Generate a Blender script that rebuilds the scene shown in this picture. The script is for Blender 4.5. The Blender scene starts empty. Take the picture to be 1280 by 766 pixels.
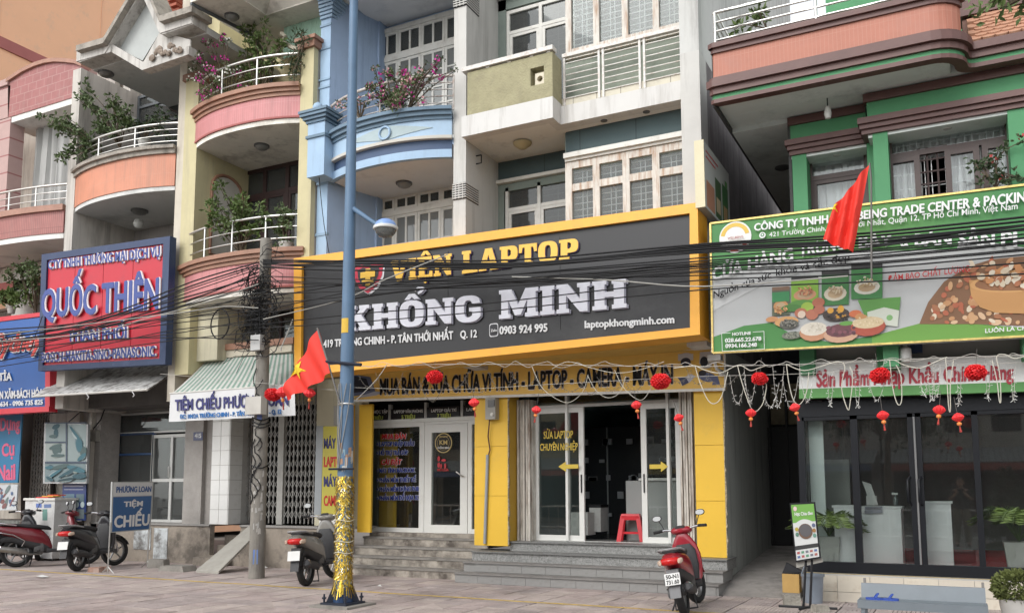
import bpy, bmesh, math, random
from mathutils import Vector, Matrix
S = bpy.context.scene
C = S.collection
PI = math.pi
rnd = random.Random(7)

# ------------------------------------------------------------------ camera
FPX, CX, CY = 1090.5, 640.0, 495.2          # focal length and principal point, photo pixels (1280 wide)
YAW, PIT, ROL = math.radians(-27.056), math.radians(6.183), math.radians(-.123)
EYE = Vector((0, 0, 1.45))
_F = Vector((math.sin(YAW)*math.cos(PIT), math.cos(YAW)*math.cos(PIT), math.sin(PIT)))
_R = Vector((math.cos(YAW), -math.sin(YAW), 0)); _U = _R.cross(_F)
RT = _R*math.cos(ROL) + _U*math.sin(ROL); UP = _U*math.cos(ROL) - _R*math.sin(ROL)
cd = bpy.data.cameras.new('camera'); cam = bpy.data.objects.new('camera', cd); C.objects.link(cam)
cam.location = EYE
cam.rotation_euler = Matrix((RT, UP, -_F)).transposed().to_euler()
cd.sensor_fit = 'HORIZONTAL'; cd.sensor_width = 36; cd.lens = FPX/1280*36
cd.shift_y = (CY-383)/1280; cd.clip_start = .05; cd.clip_end = 600
S.camera = cam

# ------------------------------------------------------------------ light: hazy, overcast daylight
w = bpy.data.worlds.new('World'); S.world = w; w.use_nodes = True
nt = w.node_tree; bg = nt.nodes['Background']
sky = nt.nodes.new('ShaderNodeTexSky'); sky.sky_type = 'NISHITA'; sky.sun_disc = False
SUN_EL, SUN_AZ = math.radians(40), math.radians(196)      # azimuth clockwise from +Y
sky.sun_elevation = SUN_EL; sky.sun_rotation = SUN_AZ; sky.air_density = 1.2; sky.dust_density = 1.5
hsv = nt.nodes.new('ShaderNodeHueSaturation'); hsv.inputs['Saturation'].default_value = .12   # cloud cover greys the blue
nt.links.new(sky.outputs[0], hsv.inputs['Color']); nt.links.new(hsv.outputs[0], bg.inputs[0])
bg.inputs[1].default_value = .15
sl = bpy.data.lights.new('sun', 'SUN'); sl.energy = .5; sl.angle = math.radians(25); sl.color = (1, .97, .92)
so = bpy.data.objects.new('sun', sl); C.objects.link(so)
sd = Vector((math.sin(SUN_AZ)*math.cos(SUN_EL), math.cos(SUN_AZ)*math.cos(SUN_EL), math.sin(SUN_EL)))
so.rotation_euler = sd.to_track_quat('Z', 'Y').to_euler(); so.location = (0, -5, 30)
S.view_settings.view_transform = 'Standard'; S.view_settings.look = 'None'
S.view_settings.exposure = 1.05; S.view_settings.gamma = 1
S.render.engine = 'CYCLES'; S.cycles.max_bounces = 7; S.cycles.diffuse_bounces = 5; S.cycles.transparent_max_bounces = 12

# ------------------------------------------------------------------ photo pixel -> point of a real plane
def ray(px, py): return RT*((px-CX)/FPX) + UP*((CY-py)/FPX) + _F
def A(px, py, Y):
    d = ray(px, py); return EYE + d*(Y/d.y)
def AZ(px, py, z=0.):
    d = ray(px, py); return EYE + d*((z-EYE.z)/d.z)
def AX(px, py, X):
    d = ray(px, py); return EYE + d*(X/d.x)
def X(px, py, Y): return A(px, py, Y).x
def Z(px, py, Y): return A(px, py, Y).z

# ------------------------------------------------------------------ materials
MATS = {}
def mat(name, col, rough=.75, var=.12, scale=4., bump=.15, dirt=0., dcol=(.05, .045, .04), dscale=2., streak=False,
        metal=0., coat=0., grain=0., spec=.5, lines=None, lcol=None, world=False):
    """plain paint/concrete/metal: colour varied by noise, optional dirt patches or streaks, optional tile joint lines"""
    if name in MATS: return MATS[name]
    m = bpy.data.materials.new(name); m.use_nodes = True; MATS[name] = m
    t = m.node_tree; N = t.nodes; L = t.links; b = N['Principled BSDF']
    b.inputs['Roughness'].default_value = rough; b.inputs['Metallic'].default_value = metal
    b.inputs['Coat Weight'].default_value = coat; b.inputs['Specular IOR Level'].default_value = spec
    tc = N.new('ShaderNodeTexCoord'); co = tc.outputs['Object']
    if world: gm = N.new('ShaderNodeNewGeometry'); co = gm.outputs['Position']
    n1 = N.new('ShaderNodeTexNoise'); n1.inputs['Scale'].default_value = scale; n1.inputs['Detail'].default_value = 6
    n1.inputs['Roughness'].default_value = .62
    L.new(co, n1.inputs['Vector'])
    def mix(a, bcol, fac, mode='MIX'):
        x = N.new('ShaderNodeMix'); x.data_type = 'RGBA'; x.blend_type = mode
        if isinstance(fac, float): x.inputs[0].default_value = fac
        else: L.new(fac, x.inputs[0])
        for s, v in ((6, a), (7, bcol)):
            if isinstance(v, (tuple, list)): x.inputs[s].default_value = (*v[:3], 1)
            else: L.new(v, x.inputs[s])
        return x.outputs[2]
    def ramp(src, a, c_):
        r = N.new('ShaderNodeMapRange'); r.inputs[1].default_value = a; r.inputs[2].default_value = c_; L.new(src, r.inputs[0]); return r.outputs[0]
    lo = tuple(c*(1-var) for c in col); hi = tuple(min(1, c*(1+var)) for c in col)
    c = mix(lo, hi, ramp(n1.outputs[0], .3, .7))
    if grain:
        n3 = N.new('ShaderNodeTexNoise'); n3.inputs['Scale'].default_value = 90; n3.inputs['Detail'].default_value = 3; L.new(co, n3.inputs['Vector'])
        c = mix(c, tuple(x*.35 for x in col), ramp(n3.outputs[0], .52, .52+.25/grain*.5))
    if lines:
        # thin joint lines: brick texture in object x/z
        mp = N.new('ShaderNodeMapping'); mp.inputs['Rotation'].default_value = (PI/2, 0, 0); L.new(co, mp.inputs[0])
        br = N.new('ShaderNodeTexBrick'); br.offset = lines[3] if len(lines) > 3 else 0.
        br.inputs['Scale'].default_value = 1; br.inputs['Brick Width'].default_value = lines[0]; br.inputs['Row Height'].default_value = lines[1]
        br.inputs['Mortar Size'].default_value = lines[2]; br.inputs['Mortar Smooth'].default_value = .3; L.new(mp.outputs[0], br.inputs['Vector'])
        c = mix(c, lcol or tuple(x*.55 for x in col), br.outputs['Fac'])
    if dirt:
        n2 = N.new('ShaderNodeTexNoise'); n2.inputs['Scale'].default_value = dscale; n2.inputs['Detail'].default_value = 8
        n2.inputs['Roughness'].default_value = .7
        if streak:
            mp2 = N.new('ShaderNodeMapping'); mp2.inputs['Scale'].default_value = (4, 4, .35); L.new(co, mp2.inputs[0]); L.new(mp2.outputs[0], n2.inputs['Vector'])
        else: L.new(co, n2.inputs['Vector'])
        f9 = N.new('ShaderNodeMath'); f9.operation = 'MULTIPLY'; f9.inputs[1].default_value = min(1., .30+.7*dirt); L.new(ramp(n2.outputs[0], .56-.13*min(dirt, 1), .73-.12*min(dirt, 1)), f9.inputs[0])
        c = mix(c, dcol, f9.outputs[0])
    L.new(c, b.inputs['Base Color'])
    if bump:
        bp = N.new('ShaderNodeBump'); bp.inputs['Strength'].default_value = bump; bp.inputs['Distance'].default_value = .02
        n4 = N.new('ShaderNodeTexNoise'); n4.inputs['Scale'].default_value = scale*6; n4.inputs['Detail'].default_value = 5; L.new(co, n4.inputs['Vector'])
        L.new(n4.outputs[0], bp.inputs['Height']); L.new(bp.outputs[0], b.inputs['Normal'])
    return m
def flat(name, col, rough=.5, metal=0., coat=0.):
    return mat(name, col, rough, .05, 8., 0, metal=metal, coat=coat, spec=.22 if max(col) < .06 else .5)
def glass(name, tint=(.75, .8, .8), dens=.25, refl=1.):
    """window pane: clear with a Fresnel mirror on top, a little dusty"""
    if name in MATS: return MATS[name]
    m = bpy.data.materials.new(name); m.use_nodes = True; MATS[name] = m
    t = m.node_tree; N = t.nodes; L = t.links; N.remove(N['Principled BSDF']); out = N['Material Output']
    tr = N.new('ShaderNodeBsdfTransparent'); tr.inputs[0].default_value = (*tint, 1)
    gl = N.new('ShaderNodeBsdfGlossy'); gl.inputs['Roughness'].default_value = .02; gl.inputs[0].default_value = (.9, .92, .92, 1)
    df = N.new('ShaderNodeBsdfDiffuse'); df.inputs[0].default_value = (.35, .36, .35, 1)
    lw = N.new('ShaderNodeFresnel'); lw.inputs[0].default_value = 1.5
    mr = N.new('ShaderNodeMath'); mr.operation = 'MULTIPLY'; mr.inputs[1].default_value = 1.7*refl; mr.use_clamp = True; L.new(lw.outputs[0], mr.inputs[0])
    m1 = N.new('ShaderNodeMixShader'); m1.inputs[0].default_value = dens; L.new(tr.outputs[0], m1.inputs[1]); L.new(df.outputs[0], m1.inputs[2])
    m2 = N.new('ShaderNodeMixShader'); L.new(mr.outputs[0], m2.inputs[0]); L.new(m1.outputs[0], m2.inputs[1]); L.new(gl.outputs[0], m2.inputs[2])
    L.new(m2.outputs[0], out.inputs[0]); return m
def vcol(name, rough=.6, grain=0.):
    """flat print: face colours stored with the mesh (col attribute)"""
    if name in MATS: return MATS[name]
    m = bpy.data.materials.new(name); m.use_nodes = True; MATS[name] = m
    t = m.node_tree; b = t.nodes['Principled BSDF']; a = t.nodes.new('ShaderNodeAttribute'); a.attribute_name = 'col'
    t.links.new(a.outputs['Color'], b.inputs['Base Color']); b.inputs['Roughness'].default_value = rough
    return m

# ------------------------------------------------------------------ objects
def tag(o, label=None, cat=None, group=None, kind=None):
    if label: o['label'] = label
    if cat: o['category'] = cat
    if group: o['group'] = group
    if kind: o['kind'] = kind
    return o
def thing(name, label, cat, loc=(0, 0, 0), rz=0., group=None):
    o = bpy.data.objects.new(name, None); C.objects.link(o); o.location = loc; o.rotation_euler = (0, 0, rz)
    o.empty_display_size = .2
    return tag(o, label, cat, group)
def base_of(o):
    v = Vector((0, 0, 0))
    while o is not None: v += o.location; o = o.parent
    return v
class MB:
    def __init__(s): s.v = []; s.f = []; s.c = []
    def poly(s, pts, col=None):
        n = len(s.v); s.v += [Vector(p) for p in pts]; s.f.append(tuple(range(n, n+len(pts)))); s.c.append(col)
    def box(s, x0, x1, y0, y1, z0, z1):
        n = len(s.v)
        s.v += [Vector(p) for p in ((x0,y0,z0),(x1,y0,z0),(x1,y1,z0),(x0,y1,z0),(x0,y0,z1),(x1,y0,z1),(x1,y1,z1),(x0,y1,z1))]
        for q in ((0,3,2,1),(4,5,6,7),(0,1,5,4),(1,2,6,5),(2,3,7,6),(3,0,4,7)): s.f.append(tuple(n+i for i in q)); s.c.append(None)
        return s
    def hexa(s, b, t):
        """solid between bottom quad b and top quad t (same order, counterclockwise from above)"""
        n = len(s.v); s.v += [Vector(p) for p in list(b)+list(t)]; k = len(b)
        s.f.append(tuple(n+i for i in reversed(range(k)))); s.f.append(tuple(n+k+i for i in range(k))); s.c += [None]*2
        for i in range(k):
            j = (i+1) % k; s.f.append((n+i, n+j, n+k+j, n+k+i)); s.c.append(None)
        return s
    def prism(s, pts, y0, y1):
        """pts: (x,z) outline counterclockwise seen from the street, front at y0, back at y1"""
        return s._pr([(x, y0, z) for x, z in pts], [(x, y1, z) for x, z in pts])
    def _pr(s, fr, bk):
        n = len(s.v); k = len(fr); s.v += [Vector(p) for p in fr+bk]
        s.f.append(tuple(n+i for i in range(k))); s.f.append(tuple(n+k+i for i in reversed(range(k)))); s.c += [None]*2
        for i in range(k):
            j = (i+1) % k; s.f.append((n+j, n+i, n+k+i, n+k+j)); s.c.append(None)
        return s
    def pquad(s, px, Y, d):
        """px: photo-pixel outline of a face on plane Y (counterclockwise from bottom-left), thickness d backwards"""
        fr = [A(a, b, Y) for a, b in px]; return s._pr(fr, [p+Vector((0, d, 0)) for p in fr])
    def tube(s, pts, r, n=6, cap=True, closed=False):
        pts = [Vector(p) for p in pts]; m = len(pts); base = len(s.v); rr = r if isinstance(r, (list, tuple)) else [r]*m
        up = None
        for i, p in enumerate(pts):
            a = pts[i-1] if i > 0 else (pts[-1] if closed else p); b = pts[(i+1) % m] if (i < m-1 or closed) else p
            d = (b-a).normalized() if (b-a).length > 1e-9 else Vector((0, 0, 1))
            if up is None: up = d.orthogonal().normalized()
            u = (up - d*up.dot(d)); u = u.normalized() if u.length > 1e-6 else d.orthogonal().normalized(); up = u
            v = d.cross(u)
            for k in range(n):
                an = 2*PI*k/n; s.v.append(p + (u*math.cos(an)+v*math.sin(an))*rr[i])
        for i in range(m if closed else m-1):
            j = (i+1) % m
            for k in range(n):
                l = (k+1) % n; s.f.append((base+i*n+k, base+i*n+l, base+j*n+l, base+j*n+k)); s.c.append(None)
        if cap and not closed:
            s.f.append(tuple(base+k for k in reversed(range(n)))); s.f.append(tuple(base+(m-1)*n+k for k in range(n))); s.c += [None]*2
        return s
    def lathe(s, prof, n=16, c=(0, 0, 0), ax='z'):
        base = len(s.v); m = len(prof); c = Vector(c)
        for r, h in prof:
            for k in range(n):
                a = 2*PI*k/n; p = (r*math.cos(a), r*math.sin(a), h)
                if ax == 'x': p = (p[2], p[0], p[1])
                if ax == 'y': p = (p[1], p[2], p[0])
                s.v.append(c+Vector(p))
        for i in range(m-1):
            for k in range(n):
                l = (k+1) % n; s.f.append((base+i*n+k, base+i*n+l, base+(i+1)*n+l, base+(i+1)*n+k)); s.c.append(None)
        s.f.append(tuple(base+k for k in reversed(range(n)))); s.f.append(tuple(base+(m-1)*n+k for k in range(n))); s.c += [None]*2
        return s
    def loft(s, secs, n=12, p=2.6):
        """secs: (x, zc, half width, half height [, yc]) rings along x, superellipse section"""
        base = len(s.v); m = len(secs)
        for q in secs:
            x, zc, hw, hh = q[:4]; yc = q[4] if len(q) > 4 else 0
            for k in range(n):
                a = 2*PI*k/n; ca, sa = math.cos(a), math.sin(a)
                s.v.append(Vector((x, yc+hw*math.copysign(abs(ca)**(2/p), ca), zc+hh*math.copysign(abs(sa)**(2/p), sa))))
        for i in range(m-1):
            for k in range(n):
                l = (k+1) % n; s.f.append((base+i*n+k, base+i*n+l, base+(i+1)*n+l, base+(i+1)*n+k)); s.c.append(None)
        s.f.append(tuple(base+k for k in reversed(range(n)))); s.f.append(tuple(base+(m-1)*n+k for k in range(n))); s.c += [None]*2
        return s
    def disc(s, cx, cz, rx, rz, Y, n=14, col=None, rot=0.):
        s.poly([(cx+rx*math.cos(a)*math.cos(rot)-rz*math.sin(a)*math.sin(rot), Y, cz+rx*math.cos(a)*math.sin(rot)+rz*math.sin(a)*math.cos(rot)) for a in [2*PI*k/n for k in range(n)]], col); return s
    def mesh(s, name, off=Vector((0, 0, 0)), smooth=None):
        me = bpy.data.meshes.new(name); me.from_pydata([v-off for v in s.v], [], s.f)
        if any(c is not None for c in s.c):
            at = me.color_attributes.new('col', 'FLOAT_COLOR', 'CORNER'); i = 0; buf = []
            for f, c in zip(s.f, s.c):
                for _ in f: buf += [*(c or (.5, .5, .5)), 1.]
            at.data.foreach_set('color', buf)
        if smooth is not None:
            me.shade_smooth(); me.set_sharp_from_angle(angle=math.radians(smooth))
        me.update(); return me
    def build(s, name, m, parent=None, smooth=None, origin=None, fix=True):
        off = base_of(parent) if parent is not None else Vector(origin) if origin is not None else s.foot()
        me = s.mesh(name, off, smooth)
        if fix:
            bm = bmesh.new(); bm.from_mesh(me); bmesh.ops.recalc_face_normals(bm, faces=bm.faces); bm.to_mesh(me); bm.free()
            if smooth is not None: me.set_sharp_from_angle(angle=math.radians(smooth))
        me.materials.append(m)
        o = bpy.data.objects.new(name, me); C.objects.link(o)
        if parent is not None: o.parent = parent
        else: o.location = off
        return o
    def foot(s):
        xs = [v.x for v in s.v]; ys = [v.y for v in s.v]; return Vector(((min(xs)+max(xs))/2, (min(ys)+max(ys))/2, min(v.z for v in s.v)))
def box(name, m, parent, x0, x1, y0, y1, z0, z1): return MB().box(x0, x1, y0, y1, z0, z1).build(name, m, parent)
def bar(name, m, parent, pts, r, n=6, smooth=60): return MB().tube(pts, r, n).build(name, m, parent, smooth)
def dup(o, parent=None, loc=None, rz=None):
    c = o.copy(); C.objects.link(c); c.parent = parent
    if loc is not None: c.location = loc
    if rz is not None: c.rotation_euler = (0, 0, rz)
    for ch in list(o.children): dup(ch, c)
    return c
def struct(o): o['kind'] = 'structure'; return o

# ------------------------------------------------------------------ lettering
def _curve(loops=None, body=None, off=0., ext=.0, shear=0., bev=0.):
    if body is not None:
        cu = bpy.data.curves.new('lettering', 'FONT'); cu.body = body; cu.offset = off; cu.size = 1; cu.shear = shear
    else:
        cu = bpy.data.curves.new('lettering', 'CURVE'); cu.dimensions = '2D'; cu.fill_mode = 'BOTH'
        for lp in loops:
            sp = cu.splines.new('POLY'); sp.points.add(len(lp)-1)
            for i, (x, y) in enumerate(lp): sp.points[i].co = (x, y, 0, 1)
            sp.use_cyclic_u = True
    cu.extrude = ext; cu.resolution_u = 3
    o = bpy.data.objects.new('lettering', cu); me = bpy.data.meshes.new_from_object(o)
    vs = [v.co.copy() for v in me.vertices]; fs = [tuple(p.vertices) for p in me.polygons]
    bpy.data.objects.remove(o); bpy.data.curves.remove(cu); bpy.data.meshes.remove(me)
    return vs, fs
CAP = max(v.y for v in _curve(body='H')[0])
XH = CAP
def lettering(body, BL, BR, TL, Y, m, parent, name='lettering', off=.012, d=.012, ext=.004, TR=None, shear=0., loops=None, cap=None, shadow=None, soff=.02, smooth=None, world=None, heavy=.028):
    """text whose baseline runs BL->BR and cap line from TL (photo pixels) on plane Y, lying d in front of it"""
    off0 = off; off = off if off < .018 else .010
    vs, fs = _curve(loops, body, off, .5, shear) if loops is None else _curve(loops=loops, ext=.5)
    x0 = min(v.x for v in vs); x1 = max(v.x for v in vs); cp = cap or (CAP if loops is None else 100.)
    if world: bl, br, tl, tr = world
    else:
        bl, br, tl = A(*BL, Y), A(*BR, Y), A(*TL, Y); tr = A(*TR, Y) if TR else br + (tl-bl)
    mb = MB()
    for v in vs:
        s = (v.x-x0)/(x1-x0); t = v.y/cp
        p = (bl*(1-s)+br*s)*(1-t) + (tl*(1-s)+tr*s)*t
        p.y += -d - v.z*2*ext   # v.z is -.5 .. .5
        mb.v.append(p)
    mb.f = fs; mb.c = [None]*len(fs)
    wt = off0 >= .018
    if heavy and wt:      # a second and third copy a hair beside it: heavy weight
        for sx, sy_, dy_ in ((-heavy, .0, .001), (heavy, 0, .002), (0, heavy*.7, .003), (0, -heavy*.7, .004)):
            m3 = MB()
            for v in vs:
                s = (v.x+sx-x0)/(x1-x0); t = (v.y+sy_)/cp
                p = (bl*(1-s)+br*s)*(1-t) + (tl*(1-s)+tr*s)*t; p.y += -d+dy_ - v.z*2*ext*.8; m3.v.append(p)
            m3.f = fs; m3.c = [None]*len(fs); m3.build('letter_weight', m, parent, fix=False)
    o = mb.build(name, m, parent, fix=False)
    if shadow is not None:
        m2 = MB(); R9 = (heavy if wt else 0)+soff*.62
        for k9 in range(8):
            n = len(m2.v); ox, oy = R9*math.cos(PI*k9/4), R9*math.sin(PI*k9/4)
            for v in vs:
                s = (v.x+ox-x0)/(x1-x0); t = (v.y+oy)/cp
                p = (bl*(1-s)+br*s)*(1-t) + (tl*(1-s)+tr*s)*t; p.y += -d+ext+.0062+.0004*k9 - v.z*2*.0008; m2.v.append(p)
            m2.f += [tuple(n+i for i in f) for f in fs]
        m2.c = [None]*len(m2.f); m2.build('letter_outline', shadow, parent, fix=False)
    return o
# ------------------------------------------------------------------ palette
GLS = glass('window_glass', (.85, .88, .88), .2, .22)
GDK = glass('dark_window_glass', (.35, .37, .37), .14, .5)
GSH = glass('shop_glass', (.90, .93, .92), .02, .9)
white_paint = mat('white_paint', (.62, .61, .57), .55, .06, 6, .05, .25, (.33, .30, .25), 5)
concrete = mat('concrete', (.25, .235, .21), .9, .22, 2.5, .5, .5, (.10, .09, .08), 1.6)
wall_grey = mat('grey_white_render', (.52, .51, .485), .85, .07, 1.2, .2, .45, (.30, .29, .27), 1.1, True)
wall_cream = mat('cream_render', (.58, .54, .40), .85, .10, 1.2, .2, .5, (.30, .27, .2), 1.1, True)
wall_beige = mat('old_beige_render', (.48, .45, .40), .85, .12, 1.5, .25, .6, (.22, .2, .18), 1.2, True)
steel = mat('stainless_steel', (.62, .61, .58), .3, .08, 8, 0, metal=.85)
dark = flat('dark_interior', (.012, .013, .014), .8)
black = flat('black_plastic', (.02, .02, .022), .4)
soffit_grey = mat('soffit_paint', (.72, .71, .68), .9, .08, 1, .1, .35, (.25, .24, .22), 1.2)

def window(parent, Y, xs, zs, m, g, fw=.06, dp=.07, name='window', grille=None, hg=.11, vg=0, label=None, leaf=None):
    """framed window with mullions at xs and rails at zs; the front of the frame at Y"""
    b = MB(); h = fw/2
    for i, x in enumerate(xs): b.box(x-h, x+h, Y, Y+dp, zs[0]-h, zs[-1]+h)
    for z in zs:
        for i in range(len(xs)-1): b.box(xs[i]+h, xs[i+1]-h, Y+.003, Y+dp-.003, z-h, z+h)
    if leaf:       # opening sashes: a second frame inside each cell of the given rows
        for j in leaf:
            for i in range(len(xs)-1):
                x0, x1, z0, z1 = xs[i]+h, xs[i+1]-h, zs[j]+h, zs[j+1]-h; q = .055
                b.box(x0, x0+q, Y+.01, Y+dp-.01, z0, z1); b.box(x1-q, x1, Y+.01, Y+dp-.01, z0, z1)
                b.box(x0+q, x1-q, Y+.012, Y+dp-.012, z0, z0+q); b.box(x0+q, x1-q, Y+.012, Y+dp-.012, z1-q, z1)
    f = b.build(name, m, parent)
    if label: f['label'] = label
    for i in range(len(xs)-1):
        for j in range(len(zs)-1):
            MB().box(xs[i], xs[i+1], Y+dp*.5, Y+dp*.5+.006, zs[j], zs[j+1]).build('pane', g, f)
    if grille:
        b = MB(); z = zs[0]+.06
        while z < zs[-1]-.02: b.box(xs[0], xs[-1], Y+dp+.03, Y+dp+.042, z, z+.012); z += hg
        for i in range(len(xs)-1):
            for k in range(vg):
                x = xs[i]+(xs[i+1]-xs[i])*(.42+.16*k/max(1, vg-1)) if vg == 2 else xs[i]+(xs[i+1]-xs[i])*(k+1)/(vg+1)
                b.box(x-.007, x+.007, Y+dp+.022, Y+dp+.034, zs[0], zs[-1])
        b.build('grille', grille, f)
    return f
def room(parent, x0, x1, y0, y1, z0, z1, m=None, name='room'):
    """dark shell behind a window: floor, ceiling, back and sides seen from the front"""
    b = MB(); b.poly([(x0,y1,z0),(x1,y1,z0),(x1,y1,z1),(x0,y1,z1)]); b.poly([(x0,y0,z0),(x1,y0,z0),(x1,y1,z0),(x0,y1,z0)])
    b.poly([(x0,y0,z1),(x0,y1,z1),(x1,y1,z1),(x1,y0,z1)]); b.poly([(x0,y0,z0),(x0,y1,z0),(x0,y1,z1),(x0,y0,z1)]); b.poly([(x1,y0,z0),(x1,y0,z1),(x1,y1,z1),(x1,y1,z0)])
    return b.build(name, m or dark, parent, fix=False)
def arc(x0, x1, ye, bulge, n=20, p=2.0):
    """plan of a bowed balcony front, left to right"""
    return [(x0+(x1-x0)*i/n, ye-bulge*(1-abs(2*i/n-1)**p)) for i in range(n+1)]
def bow(name, m, parent, pl, z0, z1, out=0., thick=.12, yb=None, smooth=30):
    """vertical band that follows a plan line, pushed out by out, thick inwards (or filled back to yb: a slab)"""
    b = MB(); fr = []
    for i, (x, y) in enumerate(pl):
        a = pl[max(0, i-1)]; c = pl[min(len(pl)-1, i+1)]; d = Vector((c[0]-a[0], c[1]-a[1], 0)).normalized(); n = Vector((d.y, -d.x, 0))
        fr.append((Vector((x, y, 0))+n*out, n))
    for i in range(len(fr)-1):
        p, n0 = fr[i]; q, n1 = fr[i+1]
        if yb is None: p2, q2 = p-n0*(thick+out), q-n1*(thick+out)
        else: p2, q2 = Vector((p.x, yb, 0)), Vector((q.x, yb, 0))
        last = i == len(fr)-2
        B = [p+Vector((0,0,z0)), q+Vector((0,0,z0)), q2+Vector((0,0,z0)), p2+Vector((0,0,z0))]; T = [v+Vector((0,0,z1-z0)) for v in B]
        n = len(b.v); b.v += B+T
        b.f += [(n+3,n+2,n+1,n), (n+4,n+5,n+6,n+7), (n,n+1,n+5,n+4), (n+2,n+3,n+7,n+6)]; b.c += [None]*4
        if i == 0: b.f.append((n+3,n,n+4,n+7)); b.c.append(None)
        if last: b.f.append((n+1,n+2,n+6,n+5)); b.c.append(None)
    return b.build(name, m, parent, smooth, fix=False)
def bow_rail(parent, pl, z0, hgt, m, r=.02, posts=5, rails=2, out=-.05, top_r=.028):
    pts = [Vector((x, y-out, z0)) for x, y in pl]
    f = bar('handrail', m, parent, [p+Vector((0,0,hgt)) for p in pts], top_r, 8)
    for k in range(rails): bar('rail', m, parent, [p+Vector((0,0,hgt*(k+1)/(rails+1))) for p in pts], r*.6, 6)
    n = len(pts)-1
    for k in range(posts):
        p = pts[round(n*k/(posts-1))]; bar('post', m, parent, [p, p+Vector((0,0,hgt+.01))], r, 8)
def ceiling_lamp(parent, x, y, z, r=.13, m=None, col=(.5, .5, .46)):
    l = MB().lathe([(r, 0), (r, -.03), (r*.93, -.035)], 18, (x, y, z)).build('lamp_base', m or flat('lamp_bronze', (.09, .075, .06), .5), parent, 40)
    MB().lathe([(r*.86, -.035), (r*.75, -.07), (r*.4, -.095), (.01, -.1)], 18, (x, y, z)).build('lamp_globe', flat('lamp_white_'+str(col[0]), col, .35), l, 50)

# ================================================================== SETTING
# far ground, road, kerb, pavement
asphalt = mat('asphalt', (.19, .185, .175), .9, .2, 3, .5, grain=.5)
struct(MB().box(-160, 160, -160, 160, -.6, -.2).build('ground', mat('bare_ground', (.24, .23, .21), .95, .2, .5, .3)))
struct(MB().box(-60, 60, -13, 6.35, -.3, -.15).build('road', asphalt))
kerb = thing('kerb', None, None, (0, 6.4, -.15)); kerb['kind'] = 'structure'
for i in range(24): box('kerb_stone', concrete, kerb, -21+i*1.0, -21.012+(i+1)*1.0, 6.35, 6.6, -.15, .005)
pave = MB().box(-40, 25, 6.6, 20, -.3, -.022).build('pavement', mat('pavement_bed', (.13, .105, .095), .95, .25, 6, .4)); struct(pave)

def paver_mesh(kind, s=.4):
    """concrete paver with raised meander ribs on a recessed base; shared by all pavers of a kind"""
    b = MB(); h = s/2-.004
    b.box(-h, h, -h, h, -.02, -.009)
    g = .0135; top = 0.
    def rib(x0, x1, y0, y1): b.box(-h+x0*2*h, -h+x1*2*h, -h+y0*2*h, -h+y1*2*h, -.009, top)
    w_ = .104; p = .125
    if kind == 0:      # nested L ribs
        for k in range(8):
            rib(k*p, k*p+w_, k*p, .98)
            if k < 7: rib(k*p+w_, .98, k*p, k*p+w_)
    elif kind == 1:    # half upright, half lying ribs
        for k in range(4): rib(k*p, k*p+w_, 0, .98)
        for k in range(8): rib(.5, .98, k*p, k*p+w_)
    else:              # nested U ribs
        for k in range(4):
            rib(k*p, k*p+w_, k*p, .98); rib(.98-k*p-w_, .98-k*p, k*p, .98); rib(k*p+w_, .98-k*p-w_, k*p, k*p+w_)
    me = b.mesh('paver_%d' % kind); me.materials.append(None); me.materials.append(None)
    me.polygons.foreach_set('material_index', [0]*6+[1]*(len(me.polygons)-6)); return me
pm = [paver_mesh(k) for k in range(3)]
def plain_paver():
    b = MB(); h = .196; b.box(-h, h, -h, h, -.02, -.004)
    for i in range(4):
        for j in range(2): x = -h+.003+i*.0978; y = -h+.003+j*.196; b.box(x, x+.092, y, y+.190, -.004, 0)
    me = b.mesh('paver_far'); me.materials.append(None); me.materials.append(None); me.polygons.foreach_set('material_index', [0]*6+[1]*(len(me.polygons)-6)); return me
far_paver = plain_paver()
groove = mat('groove_dirt', (.085, .072, .064), .95, .3, 12, .3)
pcols = [mat('paver_pink', (.40, .33, .31), .9, .16, 2.2, .3, .42, (.15, .125, .11), .9, world=True, grain=.5), mat('paver_grey_pink', (.37, .315, .30), .9, .16, 2.2, .3, .42, (.14, .12, .11), .9, world=True, grain=.5),
         mat('paver_dusty', (.43, .365, .335), .9, .16, 2.2, .3, .4, (.17, .14, .125), .9, world=True, grain=.5)]
pmesh = []
for k in range(3):
    for c in pcols:
        me = pm[k].copy(); me.materials[0] = groove; me.materials[1] = c; pmesh.append(me)
spots = []
for i in range(-62, 8):
    for j in range(0, 16):
        x = i*.4; y = 6.85+j*.4
        if y > 12.75+.3: continue
        if x > -7 and y > 12.35 and x < -3: continue
        v = Vector((x, y, 0))-EYE; dd = v.length
        k_ = v.dot(_F); px = CX+FPX*v.dot(RT)/k_; py = CY-FPX*v.dot(UP)/k_
        vis = -25 < px < 1305 and py < 792
        spots.append((dd, x, y, vis))
seen = sorted([q for q in spots if q[3]])
prg = random.Random(3); rest = {}
for n, (dd, x, y, v_) in enumerate(seen[:300]):
    o = bpy.data.objects.new('paver', pmesh[prg.randrange(9)]); C.objects.link(o); o.parent = pave
    o.location = Vector((x, y, prg.uniform(-.0025, .0025)))-pave.location; o.rotation_euler = (0, 0, PI/2*prg.randrange(4))
far = seen[300:] + [q for q in spots if not q[3] and q[0] < 24]
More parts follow.
